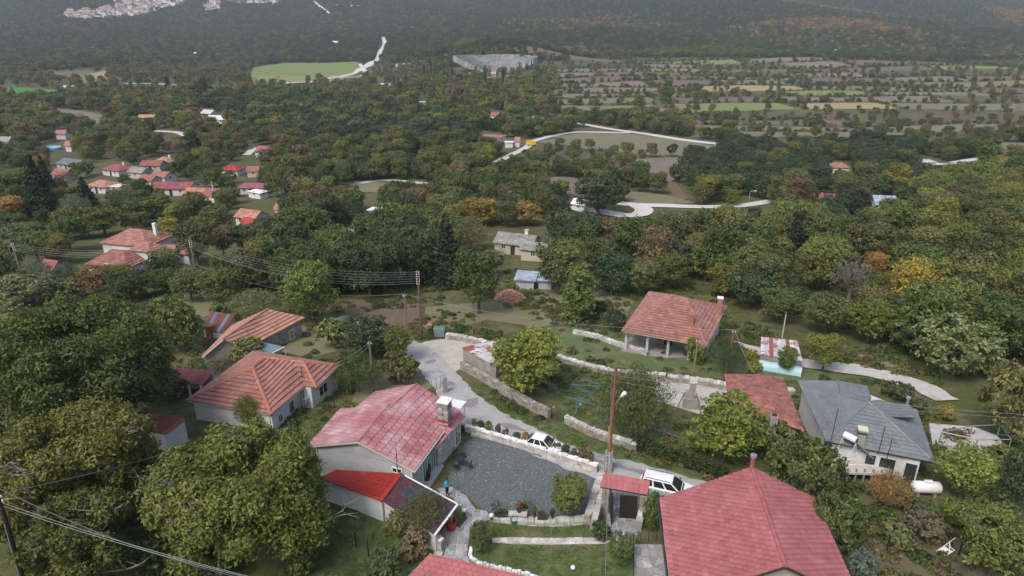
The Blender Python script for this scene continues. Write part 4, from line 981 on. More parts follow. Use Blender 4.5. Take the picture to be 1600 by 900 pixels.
p3, P3T = pole('utility_pole', 'wooden pole standing in bushes behind the pink-red roof', P3B, ztop(581, 533, P3B)-P3B.z, .14, M['wood_grey'], arms=1)
P4B, P5B = gp(1133, 587), gp(1081, 595)
p4, P4T = pole('utility_pole', 'leaning brown pole in front of the porch house', P4B, ztop(1142, 515, P4B)-P4B.z, .14, M['wood_pole'], (.35, 0), arms=1)
p5, P5T = pole('utility_pole', 'slender grey pole on the terrace wall', P5B, ztop(1088, 530, P5B)-P5B.z, .12, M['wood_grey'], (.2, 0), arms=1)
P6B, P7B, P8B = gp(313, 464), gp(40, 452), gp(268, 440)
p6, P6T = pole('utility_pole', 'grey pole among trees right of the big white village house', P6B, ztop(311, 374, P6B)-P6B.z, .15, M['wood_grey'], arms=4)
p7, P7T = pole('utility_pole', 'grey pole in olive trees at the far left', P7B, ztop(36, 379, P7B)-P7B.z, .15, M['wood_grey'], arms=4)
p8, P8T = pole('utility_pole', 'short pole beside the small red roof next to the white village house', P8B, ztop(267, 390, P8B)-P8B.z, .14, M['wood_grey'])
P9B = gp(337, 322); p9, P9T = pole('utility_pole', 'pale concrete pole on the white village square', P9B, ztop(335, 283, P9B)-P9B.z, .22, M['concrete'])
P0B = at(44, 935, 2.0); P0B.z = float(H(P0B.x, P0B.y))
tp = at(-4, 770, 0); dd_ = ray(-4, 770); tt = P0B.y/dd_[1]; P0T = Vector((dd_[0]*tt, P0B.y, CZ+dd_[2]*tt))
p0, P0T = pole('utility_pole', 'dark pole at the lower left corner', P0B, P0T.z-P0B.z, .15, M['wood_dark'], (P0T.x-P0B.x, 0), arms=2)
wbuild(MB().tube([P0B.lerp(P0T, .3)+Vector((-.02, -.16, 0)), P0B.lerp(P0T, .75)+Vector((-.02, -.14, 0))], .03, 5), 'conduit', M['steel'], p0)
def wire(label, a, b, sag, r=.02, mat=None, n=18, name='overhead_wire', group=None):
    pts = [a.lerp(b, i/n)-Vector((0, 0, 4*sag*(i/n)*(1-i/n))) for i in range(n+1)]
    o = MB().tube(pts, r, 4).build(name, mat or M['wire']); tag(o, label, 'wire', group); return o
ordn = ['top', 'second', 'third', 'fourth', 'fifth', 'lowest']
for k in range(6):
    dz = Vector((0, 0, -.25-.30*k)); wire(f'{ordn[k]} wire of the bundle from the brown insulator pole to the village', P1T+dz, P6T+Vector((0, 0, -.2-.28*min(k, 4))), 1.6+.12*k, .013, group='wires of the village bundle')
for k in range(4):
    wire(f'{["top", "second", "third", "lowest"][k]} wire between the two village poles at the left', P6T+Vector((0, 0, -.25-.3*k)), P7T+Vector((0, 0, -.25-.3*k)), 1.3+.1*k, .013, group='wires between village poles')
wire('wire running left from the thin grey pole over dark trees', P2T, P8T, 3.0, .016)
wire('thin wire from the grey pole towards the porch house pole', P2T, P4T, 1.5, .014)
wire('short slack wire between the grey pole and the pole in bushes', P2T, P3T, 1.3, .018)
wire('slanting stay wire beside the brown insulator pole', P1T+Vector((0, 0, -.4)), gp(747, 503), 0, .013)
for k in range(2):
    wire(['upper', 'lower'][k]+' wire from the pole in bushes to the terracotta house', P3T+Vector((0, 0, -.1-.3*k)), at(505+18*k, 572, 1.6), .5, .014)
wire('wire from the leaning pole down to the clay roof house', P4T, at(1180, 586, 2.95), .3, .02)
wire('slanting stay from the slender grey pole', P5T, gp(1132, 590), 0, .018)
EASTP = Vector((58, 50, 9.0))
for k in range(3):
    a = PMT+Vector((0, 0, -.35-.5*k)); z = (4.4, 3.6, 1.6)[k]; d_ = ray(1640, (650, 656, 686)[k]); t_ = 50/d_[1]
    wire(f'{["highest", "middle", "lowest"][k]} of three long wires passing over the grey roof', a, Vector((d_[0]*t_, 50, CZ+d_[2]*t_)), .5, .013)
wire('thin cable hanging from the lamp pole towards the lower edge', PMT+Vector((-.4, -.1, -.6)), at(938, 960, 6.5), .25, .014, M['wire_dark'])
wire('pale cable beside the thin dark one in front of the gate', PMT+Vector((-.3, -.1, -1.0)), at(944, 960, 6.5), .4, .013)
for k in range(2):
    wire(['upper', 'lower'][k]+' pale wire across the walnut trees at the lower left', P0T+Vector((.05, 0, -.7-.25*k)), at(470+10*k, 920+4*k, 9.0), .35, .014)
wire('thick dark cable sagging through the walnut trees', P0T+Vector((-.6, -.2, 1.2)), at(430, 915, 8.0), .9, .028, M['wire_dark'])
wire('thin wire from the corner pole to the terracotta house', P0T+Vector((0, 0, -.1)), at(418, 655, 2.2), .5, .018)
# stakes and wire fences by the left house
for i, (x, y, h) in enumerate([(417, 664, 2.1), (479, 655, 3.2), (523, 640, 2.2), (365, 652, 2.2)]):
    b = gp(x, y); t = MB().tube([b-Vector((0, 0, .3)), b+Vector((0, 0, h))], .045, 6).build('fence_post', M['iron']); tag(t, ['iron post at the near corner of the terracotta house', 'tall iron post on the lawn beside the terracotta house', 'iron post in front of the dark window of the terracotta house', 'iron post along the front wall of the terracotta house'][i], 'post', 'iron posts by the terracotta house')
for i, (x, y, h) in enumerate([(557, 858, 1.6), (576, 872, 1.7), (1497, 868, 1.3), (1384, 865, 1.6)]):
    b = gp(x, y); t = MB().tube([b-Vector((0, 0, .3)), b+Vector((random.uniform(-.1, .1), 0, h))], [.06, .045], 6).build('stake', M['wood_dark']); tag(t, ['left dark stake on the grass below the lean-tos', 'right dark stake on the grass below the lean-tos', 'dark stake by the white cart frame', 'stout dark stake in the garden right of the red roof'][i], 'stake')

def skin_body(name, J, E_, rad, mat, parent, sub=1, root=0):
    me = bpy.data.meshes.new(name); me.from_pydata(J, E_, []); o = bpy.data.objects.new(name, me); link(o, parent)
    me.materials.append(mat)
    md = o.modifiers.new('skin', 'SKIN'); md.use_smooth_shade = True
    for i, r in enumerate(rad): me.skin_vertices[0].data[i].radius = (r, r) if not isinstance(r, tuple) else r
    me.skin_vertices[0].data[root].use_root = True
    if sub: s2 = o.modifiers.new('sub', 'SUBSURF'); s2.levels = sub; s2.render_levels = sub
    a = me.attributes.new('tint', 'FLOAT', 'POINT'); a.data.foreach_set('value', np.ones(len(J), np.float32))
    return o
def person():
    b = at(699, 776.5, 0); t = thing('person', 'person in a bright blue jacket standing on the path holding a small dark device', 'person', (b.x, b.y, .11), R(60))
    # local: faces -y
    J = [(0, 0, .92), (0, .01, 1.12), (0, .01, 1.36), (0, 0, 1.48), (0, -.015, 1.56),
         (.1, 0, .86), (.11, -.01, .47), (.115, .03, .08), (.12, -.12, .03), (-.1, 0, .86), (-.11, -.02, .47), (-.12, .02, .08), (-.13, -.13, .03),
         (.19, .01, 1.38), (.25, .02, 1.1), (.14, -.24, 1.16), (-.19, .01, 1.38), (-.25, .02, 1.1), (-.13, -.25, 1.17)]
    E_ = [(0, 1), (1, 2), (2, 3), (3, 4), (0, 5), (5, 6), (6, 7), (7, 8), (0, 9), (9, 10), (10, 11), (11, 12), (2, 13), (13, 14), (14, 15), (2, 16), (16, 17), (17, 18)]
    rad = [.14, .14, .15, .06, .055, .095, .065, .045, .04, .095, .065, .045, .04, .07, .05, .035, .07, .05, .035]
    skin_body('body', J, E_, rad, M['trousers'], t)
    Jk = [(0, 0, .82), (0, .01, 1.12), (0, .01, 1.38), (0, .0, 1.47), (.19, .01, 1.39), (.26, .02, 1.1), (.15, -.22, 1.16), (-.19, .01, 1.39), (-.26, .02, 1.1), (-.14, -.23, 1.17)]
    skin_body('jacket', Jk, [(0, 1), (1, 2), (2, 3), (2, 4), (4, 5), (5, 6), (2, 7), (7, 8), (8, 9)], [(.21, .17), (.2, .165), (.185, .15), .075, .09, .075, .06, .09, .075, .06], M['jacket'], t, root=0)
    h = MB(); h.ball((0, -.03, 1.63), .1, 12, 8, 0, 1, 1.2); hd = h.build('head', M['skin'], t, True)
    f = MB(); f.add([(-.012, -.125, 1.645), (.012, -.125, 1.645), (.018, -.122, 1.605), (-.018, -.122, 1.605), (0, -.15, 1.61)], [(0, 1, 4), (1, 2, 4), (2, 3, 4), (3, 0, 4)]); f.build('nose', M['skin'], hd)
    for sx in (-1, 1):
        MB().ball((sx*.038, -.118, 1.65), .011, 6, 4).build('eye', M['hair'], hd); MB().ball((sx*.1, -.02, 1.63), .025, 6, 4).build('ear', M['skin'], hd)
    MB().box((0, -.125, 1.575), (.045, .01, .01)).build('mouth', M['terracotta'], hd)
    hh = MB(); hh.lathe((0, -.015, 1.63), [(.105, -.02), (.112, .03), (.1, .09), (.06, .125), (.005, .137)], 12); hh.build('hair', M['hair'], t, True)
    for sx in (-1, 1):
        J = [(sx*.14, -.24, 1.165), (sx*.10, -.29, 1.175)]; Ed = [(0, 1)]; rd_ = [.03, .028]
        for k in range(4):
            J += [(sx*(.10-.005*k), -.315, 1.20-.018*k), (sx*(.065-.005*k), -.345+.005*k, 1.2-.018*k), (sx*(.04), -.335, 1.2-.018*k)]; n = len(J)
            Ed += [(1, n-3), (n-3, n-2), (n-2, n-1)]; rd_ += [.010, .009, .008]
        J += [(sx*.11, -.29, 1.215), (sx*.085, -.32, 1.235)]; n = len(J); Ed += [(0, n-2), (n-2, n-1)]; rd_ += [.011, .009]
        skin_body('hand', J, Ed, rd_, M['skin'], t, 1)
    d = thing('handheld_device', 'small dark camera or controller held by the person in blue', 'device', (b.x, b.y, .11), R(60))
    MB().box((0, -.36, 1.2), (.17, .06, .1)).build('device_body', M['plastic_dark'], d); MB().tube([(0, -.39, 1.2), (0, -.44, 1.2)], .03, 8).build('lens', M['iron'], d)
    protect(685, 746, 712, 780)
person()
def car(label, loc, rz, wagon=True):
    t = thing('parked_car', label, 'car', loc, rz)     # local: nose towards +x
    L = 4.55; st = [(-2.25, .42, .62, .70), (-2.2, .33, .9, .82), (-1.4, .28, .96, .89), (0, .26, .97, .90), (.85, .27, .96, .89), (1.5, .29, .9, .87), (2.05, .33, .8, .8), (2.26, .42, .62, .66)]
    vs = []; fs = []; n = 10
    for x, z0, z1, w in st:
        m = (z0+z1)/2
        for y, z in ((-w*.9, z0), (-w, z0+.12), (-w, m), (-w*.97, z1-.06), (-w*.86, z1), (w*.86, z1), (w*.97, z1-.06), (w, m), (w, z0+.12), (w*.9, z0)): vs.append((x, y, z))
    for i in range(len(st)-1):
        for k in range(n): fs.append((i*n+k, i*n+(k+1) % n, (i+1)*n+(k+1) % n, (i+1)*n+k))
    fs += [tuple(range(n)), tuple(range((len(st)-1)*n+n-1, (len(st)-1)*n-1, -1))]
    MB().add(vs, fs).build('body', M['car_white'], t, False)
    xb0, xt0, xt1, xb1 = (-2.1, -1.85, .35, 1.12) if wagon else (-1.7, -1.1, .25, 1.1)
    wb_, wt = .80, .62; zb_, zt_ = .93, 1.5
    Bq = [(xb0, -wb_, zb_), (xb1, -wb_, zb_), (xb1, wb_, zb_), (xb0, wb_, zb_)]; Tq = [(xt0, -wt, zt_), (xt1, -wt, zt_), (xt1, wt, zt_), (xt0, wt, zt_)]
    MB().hexa(Bq, Tq).build('cabin', M['car_white'], t)
    def pane(nm, A, B, C_, D, o=.02, e=.06, e2=.1):
        A, B, C_, D = map(Vector, (A, B, C_, D)); c = (A+B+C_+D)/4; nn = (B-A).cross(D-A).normalized()
        if nn.dot(c-Vector((0, 0, 1.0))) < 0: nn = -nn
        q = [A.lerp(B, e).lerp(D.lerp(C_, e), e2), B.lerp(A, e).lerp(C_.lerp(D, e), e2), C_.lerp(D, e).lerp(B.lerp(A, e), e2), D.lerp(C_, e).lerp(A.lerp(B, e), e2)]
        MB().slab([p+nn*o for p in q], nn, .03).build(nm, M['car_glass'], t)
    pane('windscreen', Bq[1], Bq[2], Tq[2], Tq[1], e=.04, e2=.06); pane('rear_window', Bq[0], Bq[3], Tq[3], Tq[0])
    for sg in (0, 3):
        bq0, bq1 = Vector(Bq[sg]), Vector(Bq[1 if sg == 0 else 2]); tq0, tq1 = Vector(Tq[sg]), Vector(Tq[1 if sg == 0 else 2])
        for f0, f1 in ((0.02, .33), (.34, .65), (.66, .97)): pane('side_window', bq0.lerp(bq1, f0), bq0.lerp(bq1, f1), tq0.lerp(tq1, f1), tq0.lerp(tq1, f0))
    rf = MB(); k = 6; g_ = []
    for i in range(k+1):
        x = xt0+(xt1-xt0)*i/k; b = .06*math.sin(math.pi*(i/k*.8+.1)); g_ += [(x, -wt, zt_), (x, -wt*.5, zt_+b), (x, wt*.5, zt_+b), (x, wt, zt_)]
    rf.add(g_, [(i*4+j, i*4+j+1, i*4+j+5, i*4+j+4) for i in range(k) for j in range(3)]); rf.build('roof_panel', M['car_white'], t, True)
    if wagon:
        for sy in (-1, 1): MB().tube([(xt0+.15, sy*(wt-.05), zt_+.02), (xt0+.25, sy*(wt-.05), zt_+.09), (xt1-.2, sy*(wt-.05), zt_+.09), (xt1-.1, sy*(wt-.05), zt_+.02)], .025, 5).build('roof_rail', M['plastic_dark'], t)
    for x in (-1.38, 1.38):
        for sy in (-1, 1):
            w = MB().tube([(x, sy*.70, .33), (x, sy*.74, .33), (x, sy*.88, .33), (x, sy*.905, .33)], [.28, .33, .33, .28], 16).build('wheel', M['rubber'], t)
            MB().tube([(x, sy*.9, .33), (x, sy*.915, .33)], [.2, .19], 12).build('rim', M['steel'], w)
    for sy in (-1, 1):
        MB().box((2.14, sy*.56, .68), (.2, .3, .14), sy*-.3).build('headlight', M['lamp'], t); MB().box((-2.19, sy*.62, .8), (.1, .18, .22)).build('tail_light', M['red_plastic'], t)
        MB().box((.85, sy*.98, 1.0), (.14, .18, .12)).build('wing_mirror', M['plastic_dark'], t)
    MB().box((2.23, 0, .6), (.08, .8, .12)).build('grille', M['plastic_dark'], t); MB().box((1.2, 0, .955), (.12, 1.2, .015)).build('wiper_cowl', M['plastic_dark'], t)
    return t
b = at(1044, 748.5, 1.55); b = g2(b.x, b.y); car('white estate car with black roof rails parked on the lane behind the gate', b+Vector((0, 0, .06)), R(-21))
b = at(858, 707, .5); b = g2(b.x-.5, b.y+1.15); car('white car parked on the lane behind the whitewashed wall, half hidden by plants', b+Vector((0, 0, .06)), R(-24), False).scale = (.82, .86, .9)
protect(1003, 736, 1090, 768); protect(826, 678, 884, 708)
# pots, globe lamps, bench, table and chairs
def leaf_blob(n, c, rad, size, seed=0, up=.3, tip=1.6):
    r = np.random.default_rng(seed); d = r.normal(size=(n, 3)); d /= np.linalg.norm(d, axis=1)[:, None]
    p = np.array(c)+d*np.array(rad)*(r.uniform(.35, 1, (n, 1))**.6); return leaves(p, d, size*r.uniform(.6, 1.4, n), r, up), r.uniform(0, 1, n)
def leaves(p, nrm, size, r, up=.3, asp=.6, rand=.8):
    n = len(p); v = nrm+r.normal(size=(n, 3))*rand+np.array([0, 0, up]); v /= np.linalg.norm(v, axis=1)[:, None]
    a = np.cross(v, r.normal(size=(n, 3))); a /= np.linalg.norm(a, axis=1)[:, None]+1e-9; b = np.cross(v, a); s = size[:, None]
    q = np.stack([p-a*s*.55, p+b*s*asp*.5+v*s*.12, p+a*s*.55, p-b*s*asp*.5+v*s*.12], 1)
    return q.reshape(-1, 3)
def leaf_obj(name, parts, mat=None):
    v = np.concatenate([a for a, b in parts]); t = np.concatenate([b for a, b in parts]); q = np.arange(len(v)).reshape(-1, 4)
    return mesh_np(name, v, q, t, mat or LEAF)
def pot_plant(label, px, py, z, r, h, mat, leaf_r, leaf_c, lh=None, name='potted_plant', square=False, n=130):
    p = at(px, py, z); t = thing(name, label, 'potted plant', p)
    if square: MB().hexa([(-r, -.18, 0), (r, -.18, 0), (r, .18, 0), (-r, .18, 0)], [(-r*1.08, -.22, h), (r*1.08, -.22, h), (r*1.08, .22, h), (-r*1.08, .22, h)]).build('pot', mat, t)
    else: MB().lathe((0, 0, 0), [(r*.7, 0), (r, h*.9), (r*1.1, h*.9), (r*1.1, h), (r*.9, h), (r*.88, h*.85)], 12).build('pot', mat, t)
    lz = h+leaf_r*(lh or .8); rx = r if square else leaf_r
    me = leaf_obj('leaves', [leaf_blob(n, (0, 0, lz), (max(rx, leaf_r*.7), leaf_r*.8, leaf_r*(lh or .9)), .14, int(px))])
    o = bpy.data.objects.new('leaves', me); link(o, t); o.color = (*leaf_c, 1)
    if (lh or 0) > 1.2: MB().tube([(0, 0, h*.7), (.03, 0, lz)], [.03, .015], 5).build('stem', M['bark'], t)
    return t
G1, G2, G3 = (.08, .11, .035), (.13, .15, .05), (.10, .12, .08)
zp = .55
pot_plant('potted olive sapling in a small pot left on the planter wall', 775, 807, .4, .14, .35, M['pot_dark'], .5, G3, 1.4)
pot_plant('long dark trough of flowers left of the stone bench', 785, 806, .45, .42, .3, M['pot_dark'], .2, G1, square=True)
pot_plant('reddish flowering plant in a dark pot on the stone bench', 811, 800, .75, .2, .3, M['pot_dark'], .28, (.22, .09, .07), 1.3)
pot_plant('small dark pot with upright plant right of the stone bench', 818.5, 798, .8, .12, .3, M['pot_dark'], .2, G1, 1.2)
pot_plant('slim upright plant in the dark pot left of the courtyard trough', 835, 808, .45, .13, .4, M['pot_dark'], .22, G1, 1.3)
pot_plant('square dark trough planter at the courtyard edge', 847, 810, .45, .36, .36, M['pot_dark'], .22, (.14, .12, .07), square=True)
pot_plant('slim pot plant next to the potted citrus tree', 863, 810, .45, .13, .4, M['pot_dark'], .2, G1, 1.3)
pot_plant('terracotta flower pot on the end of the planter wall', 926, 815, .55, .22, .3, M['terracotta'], .22, (.25, .12, .08))
pot_plant('dark pot by the glass doors of the courtyard house', 668, 752, 0, .25, .5, M['pot_dark'], .25, (.03, .03, .03), n=40)
pot_plant('young plant with pale leaves growing at the gravel edge', 823, 795, 0, .1, .2, M['pot_dark'], .5, G2, 1.3, n=60)
tb = thing('stone_bench', 'pale stone slab bench among the flower pots', 'bench', at(808, 808, .35))
MB().box((0, 0, .35), (1.5, .5, .1), R(-5)).build('bench_top', M['stone_pale'], tb)
for sx in (-.5, .5): MB().box((sx, 0, .15), (.2, .4, .3)).build('leg', M['stone'], tb)
tt_ = thing('teal_tub', 'dark teal tub standing on the lawn under the stone bench', 'tub', at(804, 818, 0)); MB().lathe((0, 0, 0), [(.25, 0), (.33, .4), (.36, .4), (.36, .45), (.3, .45), (.27, .1)], 12).build('tub_body', M['teal'], tt_)
for px, py, z, l in ((725.5, 803, .3, 'white globe lamp at the bend of the curved path'), (768, 811, .3, 'white globe lamp at the start of the planter wall'), (749, 863, 0, 'white globe lamp on the lawn edge beside the round bush'), (895, 893, 0, 'white globe lamp standing alone on the front lawn')):
    p = at(px, py, z); t = thing('garden_lamp', l, 'lamp', p, group='white globe garden lamps'); MB().lathe((0, 0, 0), [(.11, 0), (.11, .05), (.05, .08), (.05, .22)], 10).build('lamp_base', M['plastic_dark'], t); MB().ball((0, 0, .36), .17, 14, 10).build('globe', M['white_paint'], t, True)
def garden_chair(p, rz, label):
    t = thing('garden_chair', label, 'chair', p, rz, 'dark metal garden chairs')
    MB().box((0, 0, .45), (.45, .45, .03)).build('seat', M['iron'], t); mb = MB()
    for k in range(6): mb.tube([(-.2+k*.08, .22, .45), (-.2+k*.08, .27, .9)], .01, 4)
    mb.tube([(-.22, .27, .9), (0, .28, .98), (.22, .27, .9)], .015, 5); mb.build('backrest', M['iron'], t)
    for sx in (-.2, .2):
        for sy in (-.2, .2): MB().tube([(sx, sy, .45), (sx*1.1, sy*1.1, 0)], .015, 5).build('leg', M['iron'], t)
        MB().tube([(sx*1.1, .25, .68), (sx*1.15, -.2, .66), (sx*1.1, -.2, .45)], .013, 4).build('armrest', M['iron'], t)
q = at(718, 728, .05); tb = thing('garden_table', 'round dark metal garden table by the stone wall', 'table', q)
MB().lathe((0, 0, .7), [(.42, 0), (.42, .03)], 18).build('table_top', M['iron'], tb)
for k in range(3): MB().tube([(0, 0, .4), (.32*math.cos(k*2.1), .32*math.sin(k*2.1), 0)], .02, 5).build('leg', M['iron'], tb)
MB().tube([(0, 0, .35), (0, 0, .7)], .03, 6).build('stem', M['iron'], tb)
for px, py, rz, l in ((712, 717, .4, 'dark metal garden chair behind the table nearest the house'), (722, 716, -.3, 'dark metal garden chair on the far side of the round table'), (712, 735, 2.6, 'dark metal garden chair on the near side of the round table'), (732, 733, -1.8, 'dark metal garden chair standing apart on the gravel')): garden_chair(at(px, py, .06), rz, l)
# iron gate and fences
def iron_gate(label, a, b, h, name='iron_gate'):
    t = thing(name, label, 'gate', a); d = b-a; mb = MB()
    for k in range(11):
        f = k/10; mb.tube([a+d*f, a+d*f+Vector((0, 0, h-.1+.1*math.sin(f*3.14)))], .012, 4)
    wbuild(mb, 'bars', M['iron'], t)
    for f in (0, .5, 1): wbuild(MB().tube([a+d*f, a+d*f+Vector((0, 0, h+.05))], .03, 5), 'post', M['iron'], t)
    for z in (.15, h-.25): wbuild(MB().tube([a+Vector((0, 0, z)), b+Vector((0, 0, z))], .015, 4), 'rail', M['iron'], t)
iron_gate('black iron gate in the dry stone wall beside the lane', gp(861, 655), gp(882, 661), 1.1)
def railing(label, A, B, z, h, n, name='railing', mat=None):
    t = thing(name, label, 'fence', A); mat = mat or M['iron']
    for k in range(n+1): p = A.lerp(B, k/n); wbuild(MB().tube([p, p+Vector((0, 0, h))], .025, 5), 'post', mat, t)
    for zz in (.2, .5, h): wbuild(MB().tube([A+Vector((0, 0, zz)), B+Vector((0, 0, zz))], .018, 4), 'rail', mat, t)
railing('thin iron railing at the top of the flagstone terrace', at(989, 845, .36), at(1037, 847, .36), .36, .75, 4)
railing('thin iron railing down the left side of the terrace', at(990, 847, .36), at(989, 930, .36), .36, .75, 4)
railing('green mesh fence panel behind the chimney of the courtyard house', gp(675, 612), gp(696, 603), 0, 1.4, 3, 'mesh_fence', M['bin_green'])
b = gp(696, 613); tag(MB().box((b.x, b.y, b.z+.9), (.4, .4, 1.8), R(20)).build('gate_pillar', M['conc_dark']), 'short dark concrete gate pillar by the lane behind the chimney', 'pillar')
# bin, letter boxes, trellis, barbecue
b = gp(688, 527); t = thing('waste_bin', 'grey-blue wheeled waste container with curved lid beside the parking place', 'waste bin', b, R(-10))
MB().hexa([(-.62, -.4, .2), (.62, -.4, .2), (.62, .4, .2), (-.62, .4, .2)], [(-.72, -.52, 1.25), (.72, -.52, 1.25), (.72, .52, 1.25), (-.72, .52, 1.25)]).build('bin_body', M['bin_grey'], t)
MB().add([(x, .56*math.cos(a), 1.25+.28*math.sin(a)) for x in (-.75, .75) for a in np.linspace(0, math.pi, 9)], [(i, i+1, i+10, i+9) for i in range(8)]+[tuple(range(8, -1, -1)), tuple(range(9, 18))]).build('lid', M['bin_green'], t)
for sx in (-.5, .5):
    for sy in (-.3, .3): MB().tube([(sx-.04, sy, .1), (sx+.04, sy, .1)], .1, 8).build('wheel', M['rubber'], t)
for sx in (-1, 1): MB().tube([(sx*.72, -.2, 1.05), (sx*.86, 0, 1.05), (sx*.72, .2, 1.05)], .025, 5).build('handle', M['steel'], t)
b = gp(672, 524); t = thing('shrine_box', 'small red-roofed roadside box on a post beside the waste container', 'shrine', b)
MB().box((0, 0, .55), (.12, .12, 1.1)).build('post', M['iron'], t); MB().box((0, 0, 1.3), (.5, .4, .45)).build('box', M['bin_green'], t)
MB().hexa([(-.36, -.3, 1.52), (.36, -.3, 1.52), (.36, .3, 1.52), (-.36, .3, 1.52)], [(-.3, -.03, 1.78), (.3, -.03, 1.78), (.3, .03, 1.78), (-.3, .03, 1.78)]).build('roof', M['red_sheet'], t)
sr = thing('flat_shed', 'low stone shed with flaking white and red sheet roof beside the lane wall', 'shed', gp(750, 570))
cq = [at(723, 556, -.4), at(775, 582, -.4), at(790, 566, -.4), at(774, 543, -.4)]
cq = [gp(722, 562)+Vector((0, 0, 1.6)), gp(776, 592)+Vector((0, 0, 1.6)), gp(795, 572)+Vector((0, 0, 1.6)), gp(772, 549)+Vector((0, 0, 1.6))]
flaky = pmat('flaking_roof_paint', (.60, .59, .58), (.52, .51, .5), 1.2, .8, .2, c3=(.33, .11, .09), s3=.5, lo3=.5, hi3=.54)
sheets(sr, cq, [flaky], 9, M['stone'], 1.8)
CLEAR.append([(p.x, p.y) for p in cq])
def pipes(label, segs, name='vine_trellis'):
    P = [(gp(a[0], a[1]), gp(b_[0], b_[1]), a[2], b_[2]) for a, b_ in segs]; t = thing(name, label, 'trellis', P[0][0], group='blue pipe vine trellises')
    for a, b_, h1_, h2_ in P: wbuild(MB().tube([a+Vector((0, 0, h1_)), b_+Vector((0, 0, h2_))], .032, 5), 'pipe' if abs(h1_-h2_) < .4 else 'post', M['blue_pipe'], t)
h_ = 1.3
def up(y): return y+15
pipes('blue pipe trellis frame nearest the walled tree', [((892, up(603), h_), (941, up(606), h_)), ((892, up(603), h_), (903, up(591), h_)), ((903, up(591), h_), (945, up(606), h_)), ((892, up(604), h_), (922, up(616), h_)), ((892, up(604), 0), (892, up(604), h_)), ((922, up(616), 0), (922, up(616), h_))])
pipes('blue pipe trellis frame with forked post beside the iron gate', [((883, up(622), h_), (937, up(638), h_)), ((899, up(629), h_), (932, up(613), h_)), ((899, up(629), 0), (901, up(625), h_)), ((905, up(624), h_), (899, up(634), 0))])
pipes('blue pipe trellis post and rail behind the lamp pole', [((945, up(646), h_), (965, up(654), h_)), ((945, up(646), 0), (945, up(646), h_)), ((943, up(650), 0), (950, up(646), h_))])
pipes('blue pipe trellis right of the willowy tree', [((1010, up(670), h_), (1060, up(687), h_)), ((1035, up(678), h_), (1050, up(667), h_)), ((1035, up(678), 0), (1035, up(678), h_))])
b = gp(1077, 637); t = thing('barbecue', 'masonry barbecue with chimney on the concrete yard', 'barbecue', b, R(-15))
MB().box((0, 0, .6), (1.4, .9, 1.2)).build('hearth', M['conc_dark'], t); MB().box((-.05, .1, 1.5), (.95, .75, .7)).build('hood', M['chimney'], t); MB().box((.15, .15, 2.35), (.62, .6, 1.1)).build('flue', M['chimney'], t); MB().box((.15, .15, 2.94), (.75, .72, .1)).build('cap', M['stone_pale'], t)
for sx in (-.95, .9): MB().tube([(sx*1.3, -.6, 0), (sx*.6, .1, 1.7)], .06, 5).build('brace', M['wood_grey'], t)
protect(1060, 595, 1092, 640)
# right-hand garden: gas tank, ruin, cart
b = gp(1444, 773); t = thing('gas_tank', 'white horizontal gas storage tank with dome cover in the garden', 'gas tank', b, R(-4))
MB().tube([(-1.15, 0, .75), (-1.1, 0, .75), (-.95, 0, .75), (.95, 0, .75), (1.1, 0, .75), (1.15, 0, .75)], [.12, .32, .48, .48, .32, .12], 18).build('tank', M['white_paint'], t, True)
MB().box((.1, 0, 1.25), (.6, .34, .18)).build('valve_cover', M['white_paint'], t)
for sx in (-.65, .65): MB().box((sx, 0, .2), (.18, .7, .5)).build('leg', M['conc_dark'], t)
protect(1418, 755, 1470, 778)
rn = thing('ruin_slab', 'bare concrete slab with bent metal frame right of the grey roof', 'ruin', gp(1510, 700))
rp = [gp(1455, 700), gp(1580, 716), gp(1556, 688), gp(1520, 674), gp(1450, 668)]
wbuild(MB().prism([(p.x, p.y) for p in rp], [p.z-1.4 for p in rp], [p.z+.5 for p in rp]), 'slab', M['track'], rn)
mb = MB(); fp = [gp(1465, 700), gp(1520, 712), gp(1572, 712), gp(1556, 688), gp(1512, 690)]
for p in fp: mb.tube([p, p+Vector((0, 0, 1.7))], .05, 5)
for i in range(5): mb.tube([fp[i]+Vector((0, 0, 1.7)), fp[(i+1) % 5]+Vector((0, 0, 1.7))], .05, 5)
wbuild(mb, 'metal_frame', M['steel'], rn); CLEAR.append([(p.x, p.y) for p in rp]); protect(1447, 666, 1575, 705)
b = gp(1476, 864); t = thing('garden_cart', 'white tubular cart frame lying on the grass', 'cart', b, R(25))
mb = MB()
for a_, c_ in (((-.5, -.3, .1), (.5, -.3, .3)), ((-.5, .3, .1), (.5, .3, .3)), ((-.5, -.3, .1), (-.5, .3, .1)), ((.5, -.3, .3), (.5, .3, .3)), ((0, -.3, .2), (.2, 0, .9)), ((0, .3, .2), (.2, 0, .9)), ((.2, 0, .9), (1.0, .1, .9)), ((.5, 0, .3), (.2, 0, .9))): mb.tube([a_, c_], .03, 5)
mb.build('frame', M['white_paint'], t); MB().tube([(-.62, -.04, .22), (-.62, .04, .22)], .22, 12).build('wheel', M['rubber'], t); MB().slab([(-.4, -.28, .17), (.3, -.28, .28), (.3, .28, .28), (-.4, .28, .17)], Vector((0, 0, 1)), .03).build('tray', M['white_paint'], t)
